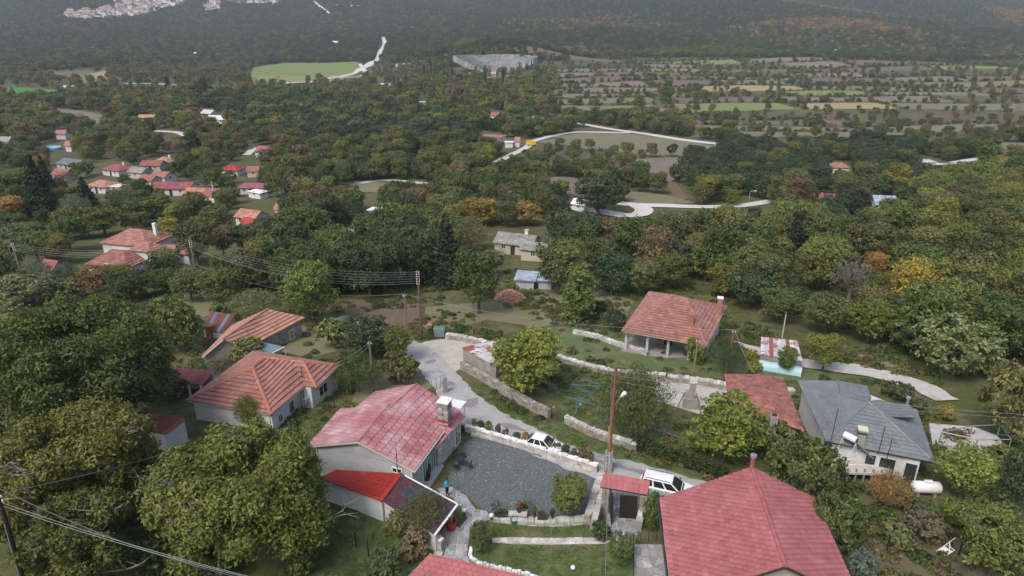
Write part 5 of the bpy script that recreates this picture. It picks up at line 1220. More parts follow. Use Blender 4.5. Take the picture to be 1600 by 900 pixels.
# patched roof and tunnel by the porch house
ps = thing('patched_shed', 'low shed with patched white and pink roof right of the porch house', 'shed', gp(1215, 560))
cq = [gp(1186, 566)+Vector((0, 0, 1.1)), gp(1252, 578)+Vector((0, 0, 1.1)), gp(1242, 556)+Vector((0, 0, 2.0)), gp(1186, 549)+Vector((0, 0, 2.0))]
patched = pmat('patched_roof', (.62, .60, .60), (.50, .48, .48), 2.2, .8, .2, c3=(.38, .20, .19), s3=1.1, lo3=.5, hi3=.55)
sheets(ps, cq, [patched, patched, M['rust_sheet'], patched], 9, M['stone'], 1.8)
tn = thing('plastic_tunnel', 'pale blue plastic sheet cover along the front of the patched shed', 'cover', gp(1218, 577))
a, b = gp(1183, 574), gp(1252, 586); d = (b-a); mb = MB(); vs = []; 
for i in range(9):
    for k in range(7):
        an = math.pi*k/6; p = a+d*(i/8); nn = Vector((-d.y, d.x, 0)).normalized(); p = p+nn*(.7*math.cos(an))+Vector((0, 0, 1.0*math.sin(an)*(1+.06*math.sin(i*2.1)))); vs.append(p)
mb.add(vs, [(i*7+k, i*7+k+1, i*7+k+8, i*7+k+7) for i in range(8) for k in range(6)]); wbuild(mb, 'sheet', M['tarp_blue'], tn, smooth_=True)
protect(1182, 530, 1254, 585)
b = gp(1222, 528); p, T_ = pole('utility_pole', 'short pale pole beside the patched shed', b, 3.4, .1, M['concrete'])

# ------------------------------------------------------------------ trees: prototypes
def crown_mesh(name, seed, n, leaf, lobes, mat=None, inner=.55, up=.3, asp=.6, clump=14, spread=.3, rand=.8, flat=0.0):
    """lobes: (x, y, z, rx, ry, rz). Twigs sit over each lobe, leaves cluster round the twigs."""
    r = np.random.default_rng(seed); L = np.array(lobes, float); area = (L[:, 3]*L[:, 5])**1.0; pr = area/area.sum()
    nt_ = max(6, n//clump); k = r.choice(len(L), nt_, p=pr)
    d = r.normal(size=(nt_, 3)); d[:, 2] += .15; d /= np.linalg.norm(d, axis=1)[:, None]
    rad = inner+(1-inner)*r.uniform(0, 1, (nt_, 1))**.45; rad *= 1+r.normal(size=(nt_, 1))*.07
    p = L[k, :3]+d*L[k, 3:]*rad
    keep = np.ones(nt_, bool)
    for j in range(len(L)):
        q = ((p-L[j, :3])/L[j, 3:]); keep &= ~((np.linalg.norm(q, axis=1) < .62) & (k != j))
    p, d, k = p[keep], d[keep], k[keep]; nt_ = len(p)
    tw = r.uniform(0, 1, nt_); lobt = r.uniform(-.2, .2, len(L))[k]
    m = max(1, n//nt_); P = np.repeat(p, m, 0); D = np.repeat(d, m, 0); T = np.repeat(np.clip(.5+(tw-.5)*.7+lobt, 0, 1), m)
    s = spread*np.repeat(L[k, 3], m)[:, None]; P = P+r.normal(size=P.shape)*s*np.array([1, 1, .75])*(.55+flat)
    T = np.clip(T+r.uniform(-.3, .3, len(T)), 0, 1)
    v = leaves(P, D, leaf*r.uniform(.45, 1.5, len(P)), r, up, asp, rand); q = np.arange(len(v)).reshape(-1, 4)
    return mesh_np(name, v, q, T, mat or LEAF)
def trunk_mesh(name, seed, h, r0, tips, mat, lean=(0, 0), fork=.35, twigs=0):
    rr = random.Random(seed); mb = MB(); top = Vector((lean[0], lean[1], h))
    pts = [Vector((0, 0, -.6)), Vector((rr.uniform(-.1, .1), rr.uniform(-.1, .1), h*.3)), top.lerp(Vector((0, 0, h*.6)), .3)+Vector((0, 0, -h*.2)), top]
    mb.tube(pts, [r0*1.25, r0, r0*.75, r0*.45], 7)
    for tip in tips:
        tip = Vector(tip); f = rr.uniform(fork, .95); b = pts[1].lerp(pts[3], f); mid = b.lerp(tip, .5)+Vector((rr.uniform(-.3, .3), rr.uniform(-.3, .3), rr.uniform(.0, .5)))*.6
        mb.tube([b, mid, tip], [r0*.45, r0*.28, r0*.08], 5)
        for k in range(twigs):
            q = mid.lerp(tip, rr.uniform(0, .9)); e = q+Vector((rr.gauss(0, 1), rr.gauss(0, 1), rr.uniform(.1, 1.3))).normalized()*rr.uniform(.6, 1.6)
            mb.tube([q, q.lerp(e, .5)+Vector((0, 0, .1)), e], [r0*.12, r0*.08, r0*.02], 4)
    o = mb.build(name, mat); me = o.data; bpy.data.objects.remove(o); return me
def lobeset(seed, W_, H_, h0, n, r=(.35, .5), top=.0):
    """rounded crown of overlapping lobes: width W_, height H_, clear stem h0"""
    rr = random.Random(seed); L = [(0, 0, h0+(H_-h0)*.52, W_*.33, W_*.33, (H_-h0)*.42)]
    for i in range(n):
        a = 2*math.pi*(i+rr.uniform(-.3, .3))/n*2.4; e = rr.uniform(-.35, .95)
        rad = W_/2*rr.uniform(*r); R_ = (W_/2-rad)*math.cos(e*1.1)**.6*rr.uniform(.8, 1.05)
        z = h0+(H_-h0)*(.5+.5*math.sin(e*1.35)); rz_ = rad*rr.uniform(.7, .95); z = min(z, H_-rz_*.9); z = max(z, h0+rz_*.5)
        L.append((R_*math.cos(a), R_*math.sin(a), z, rad, rad, rz_))
    return L
PROTO = {}
def proto(kind, i, W_, H_, crown, trunk): PROTO.setdefault(kind, []).append((W_, H_, crown, trunk))
for i in range(3):
    L = lobeset(10+i, 7, 6.2, .7, 9, (.42, .58)); proto('oak', i, 7, 6.2, crown_mesh('oak_crown', i, 6000, .30, L, inner=.8, clump=10, spread=.16), trunk_mesh('oak_trunk', i, 3.2, .24, [l[:3] for l in L[1:]], M['bark']))
for i in range(5):
    H_ = (7.5, 8.5, 7, 9, 7.5)[i]; L = lobeset(30+i, 7, H_, 1.0, 15, (.2, .46)); proto('broad', i, 7, H_, crown_mesh('broad_crown', 20+i, 8600, .28, L, inner=.55, clump=13, spread=.24), trunk_mesh('broad_trunk', i, H_*.5, .2, [l[:3] for l in L[1:]], M['bark'], twigs=1))
for i in range(2):
    L = [(0.25*math.sin(k*2), .25*math.cos(k*2.3), 1.2+k*1.35, 1.75*(1-abs(k-2.2)/7.5), 1.75*(1-abs(k-2.2)/7.5), 1.5) for k in range(6)]
    proto('tall', i, 4, 9.6, crown_mesh('tall_crown', 40+i, 5000, .32, L, inner=.5, clump=12, spread=.3), trunk_mesh('tall_trunk', i, 6.5, .17, [(.8*math.sin(k), .8*math.cos(k), 2.5+k) for k in range(6)], M['bark']))
for i in range(2):
    L = [(0, 0, .9+k*.95, max(.3, 2.4*(1-k/10.2)), max(.3, 2.4*(1-k/10.2)), .7) for k in range(10)]
    proto('conifer', i, 4.6, 10.4, crown_mesh('conifer_crown', 50+i, 9000, .30, L, inner=.4, up=-.15, clump=8, spread=.16, flat=.1), trunk_mesh('conifer_trunk', i, 9.6, .17, [], M['bark']))
L = [(0, 0, .8+k*1.05, .95*math.sin(math.pi*(k+1.6)/11.5)**.7, .95*math.sin(math.pi*(k+1.6)/11.5)**.7, .85) for k in range(9)]
proto('cypress', 0, 1.9, 10, crown_mesh('cypress_crown', 60, 4500, .26, L, inner=.6, up=.8, clump=10, spread=.2), trunk_mesh('cypress_trunk', 60, 7, .13, [], M['bark']))
for i in range(2):
    r_ = random.Random(70+i); L = lobeset(70+i, 6, 7, 1.5, 9, (.35, .5))
    proto('bare', i, 6, 7, crown_mesh('bare_crown', 70+i, 1500, .22, L, inner=.5, clump=6, spread=.3), trunk_mesh('bare_trunk', 70+i, 3.6, .2, [(l[0]+r_.gauss(0, .5), l[1]+r_.gauss(0, .5), l[2]+l[5]*.8) for l in L[1:]*3], M['pale_bark'], twigs=4))
L = [(math.cos(k*1.26)*1.5, math.sin(k*1.26)*1.5, 3.6+.5*math.sin(k*3), 1.6, 1.6, 2.0) for k in range(5)]+[(0, 0, 4.6, 1.6, 1.6, 2.0)]
proto('willow', 0, 6.2, 6.4, crown_mesh('willow_crown', 80, 7500, .24, L, inner=.25, up=-.1, asp=.28, clump=12, spread=.34), trunk_mesh('willow_trunk', 80, 2.6, .17, [(l[0]*.9, l[1]*.9, l[2]+1.2) for l in L], M['bark'], twigs=4, fork=.1))
for i in range(3):
    L = lobeset(90+i, 3, 2, .05, 6, (.4, .6)); proto('shrub', i, 3, 2, crown_mesh('shrub_crown', 90+i, 1700, .24, L, inner=.6, clump=9, spread=.22), trunk_mesh('shrub_stem', 90+i, .8, .07, [l[:3] for l in L[1:]], M['bark']))
LEAF_PALE = leaf_mat('leaf_pale_tufts', warm=(1.5, 1.42, 1.2), cool=(.5, .58, .45), rnd=.2)
for i in range(2):
    L = lobeset(100+i, 6, 4.2, .1, 9, (.38, .55)); proto('clematis', i, 6, 4.2, crown_mesh('creeper_crown', 100+i, 6500, .24, L, LEAF_PALE, inner=.75, clump=16, spread=.2), trunk_mesh('creeper_stem', 100+i, 1.8, .12, [l[:3] for l in L[1:]], M['bark']))
COLS = dict(oak=(.075, .105, .066), dark=(.09, .125, .064), green=(.125, .162, .064), bright=(.165, .215, .064), olive=(.165, .178, .08), ylw=(.195, .225, .07), gold=(.38, .31, .085), orange=(.38, .24, .10), brown=(.20, .16, .11), grey=(.18, .168, .145), pale=(.205, .22, .13), conif=(.05, .073, .054), blue=(.16, .195, .16), rust=(.26, .15, .095))
CW = dict(oak='dark evergreen', dark='dark green', green='mid green', bright='bright green', olive='olive green', ylw='yellow-green', gold='golden yellow', orange='orange autumn', brown='brownish', grey='grey leafless', pale='pale grey-green', conif='blackish green', blue='bluish grey-green', rust='rusty brown')
KW = dict(oak='oak tree', broad='tree', tall='upright tree', conifer='fir tree', cypress='cypress tree', bare='bare-branched tree', willow='wispy tree', shrub='bush', clematis='creeper thicket')
CATW = dict(oak='tree', broad='tree', tall='tree', conifer='tree', cypress='tree', bare='tree', willow='tree', shrub='bush', clematis='thicket')
NAMEW = dict(oak='oak_tree', broad='leafy_tree', tall='upright_tree', conifer='fir_tree', cypress='cypress_tree', bare='bare_tree', willow='willow_tree', shrub='bush', clematis='thicket')
def plant_tree(kind, i, base, w, h, color, rz, label=None, group=None):
    W_, H_, cr_, tr_ = PROTO[kind][i % len(PROTO[kind])]
    t = thing(NAMEW[kind], label or '', CATW[kind], base, rz, group); t.scale = (w/W_, w/W_, h/H_)
    a = bpy.data.objects.new('stem' if kind in ('shrub', 'clematis') else 'trunk', tr_); link(a, t)
    c = bpy.data.objects.new('crown', cr_); link(c, t)
    k = random.uniform(.85, 1.15); c.color = (color[0]*k*random.uniform(.9, 1.12), color[1]*k, color[2]*k*random.uniform(.85, 1.1), 1)
    return t
# nearest walnut trees: crowns of their own with big leaves and pale limbs showing
def walnut(label, px, py, w, h, seed, n, leaf, color, nl=14, limbs=6, name='walnut_tree', base=None):
    b = base or gp(px, py); L = lobeset(seed, w, h, h*.06, int(nl*2.5), (.13, .29)); L[0] = L[0][:3]+tuple(v*.62 for v in L[0][3:])
    t = thing(name, label, 'tree', b)
    cr_ = crown_mesh('walnut_crown', seed, n, leaf, L, inner=.3, clump=11, spread=.3, asp=.52, up=.45, rand=.8)
    rr = random.Random(seed); tips = [l[:3] for l in L[1:]]
    tr_ = trunk_mesh('walnut_trunk', seed, h*.5, .02*w+.12, tips, M['bark'], twigs=3)
    a = bpy.data.objects.new('trunk', tr_); link(a, t); c = bpy.data.objects.new('crown', cr_); link(c, t); c.color = (*color, 1)
    if limbs:
        for k in range(limbs):
            mb = MB()
            l = L[1+rr.randrange(len(L)-1)]; a0 = Vector(l[:3])+Vector((rr.gauss(0, .6), -l[4]*.5, -.3)); 
            for j in range(3):
                e = a0+Vector((rr.gauss(0, 1.1), rr.uniform(-1.2, .1), rr.uniform(.5, 2.0))); m_ = a0.lerp(e, .5)+Vector((rr.gauss(0, .2), rr.gauss(0, .2), .1))
                mb.tube([a0, m_, e], [.07, .045, .012], 5)
                for _ in range(3): g = m_.lerp(e, rr.random()); mb.tube([g, g+Vector((rr.gauss(0, .5), rr.gauss(0, .3)-.2, rr.uniform(.1, .7)))], [.025, .008], 4)
            mb.build('bare_limb', M['pale_bark'], t)
    return t
walnut('large dark green walnut tree at the left edge, tallest of the walnuts', 105, 668, 15.5, 13, 201, 80000, .26, (.10, .13, .046), 18, 6, base=Vector((-37.5, 51.5, -.5)))
walnut('yellowing walnut tree with bare grey limbs at the lower left', 90, 800, 11.5, 8.6, 202, 60000, .235, (.235, .22, .06), 14, 16, base=Vector((-31.5, 40.5, .6)))
walnut('big bright green walnut tree left of the red lean-to roof', 380, 880, 12.2, 8.3, 203, 82000, .235, (.175, .20, .055), 17, 10, base=Vector((-18.4, 37.2, .9)))
walnut('small yellowish walnut tree in the lower left corner behind the pale wires', 60, 900, 7, 6, 204, 26000, .21, (.15, .17, .05), 10, 3, base=Vector((-27.5, 34, 1.2)))
walnut('walnut sapling between yellowing walnut and big green walnut', 230, 770, 6, 4.6, 205, 24000, .22, (.18, .19, .055), 9, 5, base=Vector((-23.3, 42.5, .4)))
walnut('dark walnut between the largest walnut and the left pole', 10, 720, 9, 7, 206, 28000, .23, (.13, .15, .05), 10, 4, base=Vector((-42, 45.5, .2)))
KEY = [ # base x, base y, crown width px, height px, kind, colour, label
 (486, 505, 92, 88, 'broad', 'bright', 'bright green tree behind the lane beside the stone barn'),
 (903, 505, 56, 92, 'tall', 'bright', 'light green upright tree standing on the lawn left of the porch house'),
 (937, 500, 24, 30, 'oak', 'conif', 'small round dark bush on the lawn right of the light green upright tree'),
 (961, 517, 36, 32, 'oak', 'oak', 'dark rounded bush at the left corner of the porch house'),
 (748, 490, 86, 96, 'broad', 'green', 'large full green tree behind the heap of broken roof tiles'),
 (874, 460, 88, 82, 'broad', 'olive', 'broad olive tree shading the blue metal roof'),
 (700, 446, 66, 116, 'conifer', 'conif', 'tall dark fir tree left of the grey roofed cottage'),
 (822, 618, 118, 92, 'broad', 'bright', 'yellow-green tree overhanging the dry stone wall by the flat shed'),
 (985, 682, 118, 108, 'willow', 'olive', 'wispy olive tree behind the street lamp pole'),
 (1130, 722, 122, 92, 'broad', 'bright', 'rounded bright green tree between lane and clay roof house'),
 (1131, 585, 58, 62, 'willow', 'dark', 'dark thin-leaved tree by the leaning pole and porch house'),
 (1084, 567, 36, 34, 'shrub', 'ylw', 'yellow-green bush at the corner of the porch'),
 (1170, 572, 28, 24, 'shrub', 'gold', 'golden bush beside the patched shed'),
 (1176, 590, 30, 24, 'shrub', 'ylw', 'pale yellow-green bush below the golden bush'),
 (1284, 580, 62, 54, 'broad', 'ylw', 'round yellow-green tree right of the patched shed'),
 (1226, 583, 34, 38, 'broad', 'green', 'small green tree in front of the pale blue sheet'),
 (1248, 798, 118, 98, 'clematis', 'green', 'large pale-flowering thicket between red roof and concrete porch'),
 (1215, 720, 76, 50, 'shrub', 'olive', 'olive bush below the clay roof house chimney'),
 (1300, 862, 90, 76, 'clematis', 'olive', 'olive creeper thicket right of the big red roof'),
 (1386, 792, 66, 52, 'willow', 'orange', 'small orange-leaved tree in front of the concrete porch'),
 (1500, 780, 92, 76, 'broad', 'ylw', 'yellow-green tree right of the gas tank'),
 (1576, 816, 78, 104, 'broad', 'dark', 'dark tree with visible trunks at the right edge below the ruin'),
 (1545, 900, 130, 92, 'broad', 'ylw', 'large yellow-green tree in the lower right corner'),
 (1345, 900, 52, 34, 'shrub', 'blue', 'bluish bush at the lower edge right of the red roof'),
 (1425, 735, 40, 18, 'shrub', 'green', 'low green bush at the wall of the grey house'),
 (1480, 582, 140, 76, 'clematis', 'pale', 'large pale tufted thicket above the bend of the stony track'),
 (1440, 560, 90, 52, 'clematis', 'green', 'green creeper thicket left of the large pale tufted one'),
 (1580, 690, 120, 112, 'clematis', 'olive', 'tall olive creeper thicket at the right edge behind the ruin'),
 (1473, 657, 30, 26, 'shrub', 'gold', 'bright yellow bush at the ruin slab'),
 (1430, 652, 34, 30, 'shrub', 'green', 'green bush right of the dormer of the grey roof'),
 (1402, 622, 48, 20, 'shrub', 'dark', 'dark green bush on the bank above the grey roof'),
 (278, 545, 96, 74, 'clematis', 'green', 'dark thicket with pale tufts left of the brick chimney'),
 (52, 474, 100, 44, 'clematis', 'pale', 'pale tufted thicket at the left edge behind the walnuts'),
 (624, 566, 46, 54, 'broad', 'ylw', 'small yellow-green tree at the bend of the lane'),
 (560, 612, 80, 58, 'willow', 'green', 'vine-covered tree at the right corner of the white terracotta house'),
 (575, 560, 86, 60, 'broad', 'dark', 'dark bushy tree beyond the pole in bushes'),
 (528, 540, 70, 42, 'shrub', 'olive', 'olive bush between stone barn and lane'),
 (625, 600, 64, 44, 'shrub', 'olive', 'olive bush left of the lane above the pink-red roof'),
 (390, 570, 70, 34, 'shrub', 'olive', 'tangled bush in front of the stone barn gable'),
 (350, 590, 44, 30, 'willow', 'grey', 'grey tangled bush beside the crimson shed'),
 (255, 625, 80, 40, 'shrub', 'dark', 'dark bush below the crimson shed'),
 (390, 672, 44, 54, 'willow', 'ylw', 'thin yellow-green vine at the front wall of the terracotta house'),
 (888, 806, 66, 56, 'broad', 'ylw', 'small yellow-green citrus tree at the courtyard edge'),
 (750, 862, 36, 42, 'oak', 'green', 'dense round green bush at the start of the narrow flagstone path'),
 (968, 885, 42, 48, 'oak', 'green', 'rounded green bush between gate paving and front lawn'),
 (938, 842, 36, 22, 'shrub', 'dark', 'low dark shrub left of the gate paving'),
 (1018, 832, 36, 56, 'shrub', 'bright', 'bright green ivy bank beside the big red roof'),
 (1019, 808, 30, 34, 'shrub', 'bright', 'upper clump of the ivy bank under the gate wall'),
 (664, 838, 70, 66, 'willow', 'olive', 'thin fig-like tree in front of the maroon lean-to'),
 (622, 838, 40, 34, 'shrub', 'pale', 'pale rose bush along the foot of the maroon lean-to'),
 (650, 868, 60, 32, 'shrub', 'brown', 'brownish bush at the end of the whitewashed parapet'),
 (605, 905, 60, 36, 'shrub', 'dark', 'dark bush at the lower edge below the lean-tos'),
 (668, 745, 16, 26, 'shrub', 'olive', 'small climbing shrub beside the glass doors'),
 (935, 336, 84, 62, 'oak', 'oak', 'big dark evergreen oak beside the white hut in the valley'),
 (1330, 345, 54, 50, 'oak', 'conif', 'big round blackish tree between rusty and silver roofs'),
 (1238, 404, 18, 72, 'cypress', 'conif', 'tall slim cypress rising from the wood on the right'),
 (1325, 470, 84, 62, 'bare', 'grey', 'bare grey-branched tree in the wood right of the cypress'),
 (1362, 432, 40, 36, 'broad', 'orange', 'bright orange tree behind the bare grey tree'),
 (1542, 262, 38, 48, 'tall', 'ylw', 'yellow-green tree with a leaning bare trunk at the far right'),
 (68, 335, 52, 98, 'conifer', 'conif', 'tallest dark fir tree at the left edge of the village'),
 (78, 310, 34, 70, 'conifer', 'conif', 'dark fir tree just behind the tallest one'),
 (140, 336, 44, 62, 'conifer', 'conif', 'shorter dark fir tree right of the tallest one'),
 (126, 358, 44, 54, 'willow', 'blue', 'pale bluish willow tree in the village'),
 (266, 372, 34, 32, 'broad', 'gold', 'golden yellow tree above the big white village house'),
 (14, 345, 60, 36, 'broad', 'orange', 'orange tree at the left edge of the village'),
 (303, 242, 26, 40, 'tall', 'oak', 'dark narrow tree behind the village roofs'),
 (265, 150, 18, 32, 'conifer', 'conif', 'dark conifer at the far white wall'),
 (320, 152, 14, 32, 'cypress', 'conif', 'slim dark cypress right of the far dark conifer'),
 (1040, 158, 28, 36, 'tall', 'ylw', 'pale yellow-green poplar standing alone in the fields'),
 (998, 172, 22, 26, 'tall', 'ylw', 'smaller yellow-green poplar left of the lone pale one'),
 (247, 450, 26, 52, 'tall', 'dark', 'dark narrow tree in front of the big white village house'),
 (752, 350, 70, 40, 'broad', 'gold', 'golden tree left of the dark oak row in the valley'),
 (825, 352, 50, 36, 'broad', 'orange', 'orange-brown tree in the valley left of the white hut'),
 (735, 392, 56, 52, 'willow', 'pale', 'pale feathery tree above the dark fir'),
 (905, 395, 26, 26, 'broad', 'gold', 'small golden tree right of the grey roofed cottage'),
 (250, 895, 70, 44, 'shrub', 'green', 'green bush at the lower edge left of the big green walnut trunk'),
 (330, 905, 80, 40, 'shrub', 'dark', 'dark bush at the lower edge under the big green walnut'),
 (470, 895, 60, 34, 'shrub', 'green', 'green bush on the grass right of the big green walnut'),
 (160, 880, 80, 60, 'shrub', 'olive', 'olive bush under the yellowing walnut'),
 (40, 850, 90, 70, 'shrub', 'olive', 'olive bush beside the dark corner pole'),
 (20, 700, 90, 60, 'shrub', 'green', 'green bush at the left edge under the tallest walnut'),
 (955, 462, 72, 64, 'broad', 'dark', 'dark green tree behind the wall left of the porch house'),
 (1002, 462, 62, 54, 'broad', 'olive', 'olive tree behind the left corner of the porch house roof'),
 (1046, 452, 64, 52, 'broad', 'green', 'green tree behind the porch house ridge'),
 (775, 432, 56, 44, 'bare', 'brown', 'brownish bare tree left of the blue metal roof'),
 (930, 425, 60, 52, 'broad', 'green', 'green tree right of the grey roofed cottage'),
 (1170, 482, 66, 56, 'oak', 'dark', 'dark round tree right of the two chimneys'),
 (1215, 505, 70, 50, 'broad', 'green', 'green tree behind the patched shed'),
 (1290, 520, 80, 56, 'broad', 'green', 'green tree behind the round yellow-green tree'),
 (1355, 535, 80, 60, 'broad', 'bright', 'bright green tree above the stony track'),
 (118, 372, 62, 46, 'clematis', 'olive', 'olive creeper thicket below the shorter fir'),
 (165, 368, 60, 44, 'broad', 'ylw', 'yellow-green tree just left of the big village roof'),
 (92, 412, 54, 44, 'broad', 'olive', 'olive tree left of the low village annex'),
 (60, 408, 56, 44, 'broad', 'green', 'green tree above the tiny dark red hut'),
 (215, 362, 44, 30, 'broad', 'olive', 'small olive tree behind the big village roof'),
 (285, 360, 50, 44, 'broad', 'ylw', 'yellow-green tree right of the golden village tree'),
 (340, 372, 56, 48, 'broad', 'olive', 'olive tree below the village square'),
 (250, 340, 50, 36, 'broad', 'green', 'green tree below the long crimson roof'),
 (180, 450, 60, 34, 'broad', 'ylw', 'yellow-green tree in front of the village annex'),
 (65, 452, 46, 48, 'willow', 'blue', 'grey-green olive tree by the left-edge pole'),
 (110, 446, 34, 36, 'willow', 'blue', 'smaller grey-green olive tree left of the village annex'),
 (150, 462, 62, 40, 'broad', 'rust', 'rusty tree in front of the low village annex'),
 (205, 470, 66, 44, 'broad', 'dark', 'dark green tree below the big white village house'),
 (262, 458, 44, 36, 'broad', 'green', 'green tree right of the narrow dark village tree'),
 (300, 470, 64, 46, 'broad', 'olive', 'olive tree in front of the grey village pole'),
 (345, 478, 70, 52, 'broad', 'green', 'green tree between village pole and bright green lane tree'),
 (400, 500, 76, 46, 'willow', 'pale', 'pale feathery tree above the stone barn roof'),
 (350, 500, 44, 26, 'shrub', 'green', 'green bush left of the stone barn roof'),
 (105, 470, 50, 30, 'shrub', 'olive', 'olive bush above the dark walnut crown'),
 (170, 490, 60, 34, 'shrub', 'dark', 'dark bush right of the dark walnut crown'),
 (20, 425, 60, 50, 'clematis', 'pale', 'pale creeper thicket at the left edge below the orange tree'),
 (30, 395, 60, 44, 'clematis', 'pale', 'upper pale creeper thicket under the tallest fir'),
 (110, 392, 60, 50, 'broad', 'green', 'green tree left of the big village roof'),
 (140, 372, 56, 40, 'broad', 'olive', 'olive tree behind the big village roof'),
 (310, 415, 66, 70, 'broad', 'olive', 'tall olive tree behind the grey village pole'),
 (350, 400, 50, 44, 'broad', 'brown', 'brownish tree right of the tall olive tree'),
 (225, 352, 66, 40, 'broad', 'green', 'green tree above the golden village tree'),
 (190, 345, 48, 36, 'broad', 'dark', 'dark green tree behind the white village wing'),
 (1440, 838, 70, 30, 'shrub', 'brown', 'brown weedy bush in the lower right garden'),
 (1400, 850, 60, 28, 'shrub', 'olive', 'olive weedy bush in the lower right garden'),
 (1492, 820, 56, 30, 'shrub', 'bright', 'bright green bush left of the lower right tree'),
 (1430, 805, 60, 22, 'shrub', 'dark', 'dark low bush below the gas tank'),
 (1530, 806, 50, 30, 'shrub', 'green', 'green bush below the dark tree at the right edge'),
 (1330, 815, 50, 34, 'shrub', 'dark', 'dark bush right of the pale-flowering thicket'),
 (1560, 720, 50, 20, 'shrub', 'olive', 'weedy bush growing on the ruin slab'),
 (1490, 690, 40, 14, 'shrub', 'brown', 'brown weeds on the edge of the ruin slab'),
]
keyrects = []
for (x, y, w, h, kind, colr, lab) in KEY:
    if not lab: continue
    b = gp(x, y) if not (680 < x < 1045 and y > 735) else at(x, y, 0); dp = depth(b); wm = w*dp/F
    hm = max(.6, ztop(x, y-h*1.0, Vector((b.x, b.y+.0, b.z)))-b.z)
    plant_tree(kind, int(x+y), b, wm, hm, COLS[colr], random.uniform(0, 6.28), lab); keyrects.append((x-w/2, y-h, x+w/2, y, y))
HB = [(1002, 701), (1030, 713), (1060, 722), (1095, 734), (1122, 744)]
# ivy hedge along the lane
hp = resample(PX(HB), 1.0); parts_ = []
for i, p in enumerate(hp):
    z = float(H(p.x, p.y)); parts_.append(leaf_blob(520, (p.x, p.y, z+.5), (.9, .8, .75), .2, i))
o = bpy.data.objects.new('ivy_hedge', leaf_obj('ivy_hedge', parts_)); link(o); o.color = (.05, .075, .03, 1); tag(o, 'long dark ivy hedge along the far side of the lane', 'hedge')
# small plants along the whitewashed wall
for i, (x, y) in enumerate([(742, 668), (752, 672), (764, 677), (778, 680), (790, 685), (807, 690), (822, 694), (832, 697), (846, 701), (857, 704), (870, 707), (883, 711), (897, 716), (910, 720), (921, 725)]):
    b = at(x, y, .1); plant_tree('shrub', i, b, random.uniform(.7, 1.1), random.uniform(.8, 1.2), COLS[random.choice(('dark', 'olive', 'brown'))], i, f'{["first", "second", "third", "fourth", "fifth", "sixth", "seventh", "eighth", "ninth", "tenth", "eleventh", "twelfth", "thirteenth", "fourteenth", "last"][i]} small rose bush from the house along the whitewashed wall', 'rose bushes along the whitewashed wall')

# ------------------------------------------------------------------ valley: fields, tracks, village, theatre
def fieldmat(n, a, b, c=None): return pmat(n, a, b, .12, 1, .4, c3=c, s3=.035, spec=.1)
FM = [fieldmat('stubble_field', (.21, .175, .145), (.17, .145, .12)), fieldmat('fallow_field', (.165, .125, .11), (.14, .11, .095)), fieldmat('grey_pasture', (.19, .18, .12), (.16, .155, .10)),
      fieldmat('green_pasture', (.19, .225, .085), (.165, .20, .075)), fieldmat('straw_field', (.33, .275, .15), (.28, .235, .13)), fieldmat('brown_plough', (.175, .125, .09), (.15, .11, .08)), fieldmat('bright_pitch', (.075, .24, .06), (.06, .20, .05)), fieldmat('scrub_pasture', (.17, .165, .085), (.21, .185, .125))]
def pfield(pts, m, label=None, clear=True, lift=.12, cell=12, name='field'):
    P = [(p.x, p.y) for p in PX(pts)]; o = drape(name, P, m, lift, cell, label=label)
    if clear: CLEAR.append(P)
    return o
pfield([(700, 208), (862, 212), (925, 205), (1060, 222), (1125, 229), (1100, 244), (1000, 243), (905, 232), (835, 222)][2:], FM[2], 'grey pasture below the white gravel road')
pfield([(862, 213), (940, 206), (1040, 215), (1130, 230), (1090, 246), (985, 240), (900, 226)], FM[2], lift=.16)
pfield([(980, 250), (1060, 246), (1075, 262), (1040, 292), (1000, 262)], FM[0]); pfield([(1030, 270), (1045, 268), (1075, 310), (1058, 318)], FM[5])
pfield([(826, 276), (900, 278), (940, 296), (905, 312), (860, 300)], FM[0]); pfield([(960, 297), (1040, 305), (1090, 318), (990, 322)], FM[7])
pfield([(1085, 195), (1160, 198), (1150, 216), (1080, 214)], FM[2]); pfield([(636, 243), (690, 243), (690, 257), (640, 258)], FM[7]); pfield([(552, 284), (690, 287), (680, 304), (560, 300)], FM[7])
pfield([(430, 294), (560, 298), (540, 308), (440, 306)], FM[7])
pfield([(1450, 222), (1530, 218), (1525, 236), (1450, 236)], FM[3], 'green field beside the leaning yellow-green tree'); pfield([(1530, 222), (1680, 225), (1680, 262), (1560, 258)], FM[2])
pfield([(80, 168), (165, 180), (150, 198), (100, 190)], FM[0]); pfield([(75, 112), (155, 110), (120, 128), (70, 122)], FM[5]); pfield([(120, 122), (165, 110), (168, 124), (130, 130)], FM[4])
pfield([(-60, 138), (20, 136), (88, 141), (92, 147), (40, 153), (-60, 151)], FM[6], 'bright green football pitch at the left edge', name='football_pitch', lift=.15)
pfield([(52, 150), (96, 145), (128, 146), (100, 151), (60, 156)], pmat('pale_pink_track', (.50, .34, .31), (.42, .30, .28), .1, .9), 'pale pink running track beside the pitch', name='running_track', lift=.2)
pfield([(395, 106), (440, 98), (560, 97), (562, 113), (500, 128), (388, 132)], FM[3], 'pale green meadow left of the white road in the valley')
pfield([(395, 120), (560, 113), (530, 127), (390, 134)], fieldmat('pale_meadow', (.24, .25, .11), (.21, .225, .10)), lift=.2)
pfield([(200, 290), (235, 284), (232, 306), (195, 312)], FM[3], clear=True, cell=4)
pfield([(285, 318), (340, 312), (350, 336), (310, 340)], M['dirt_pale'], 'white gravel village square', cell=4, name='village_square')
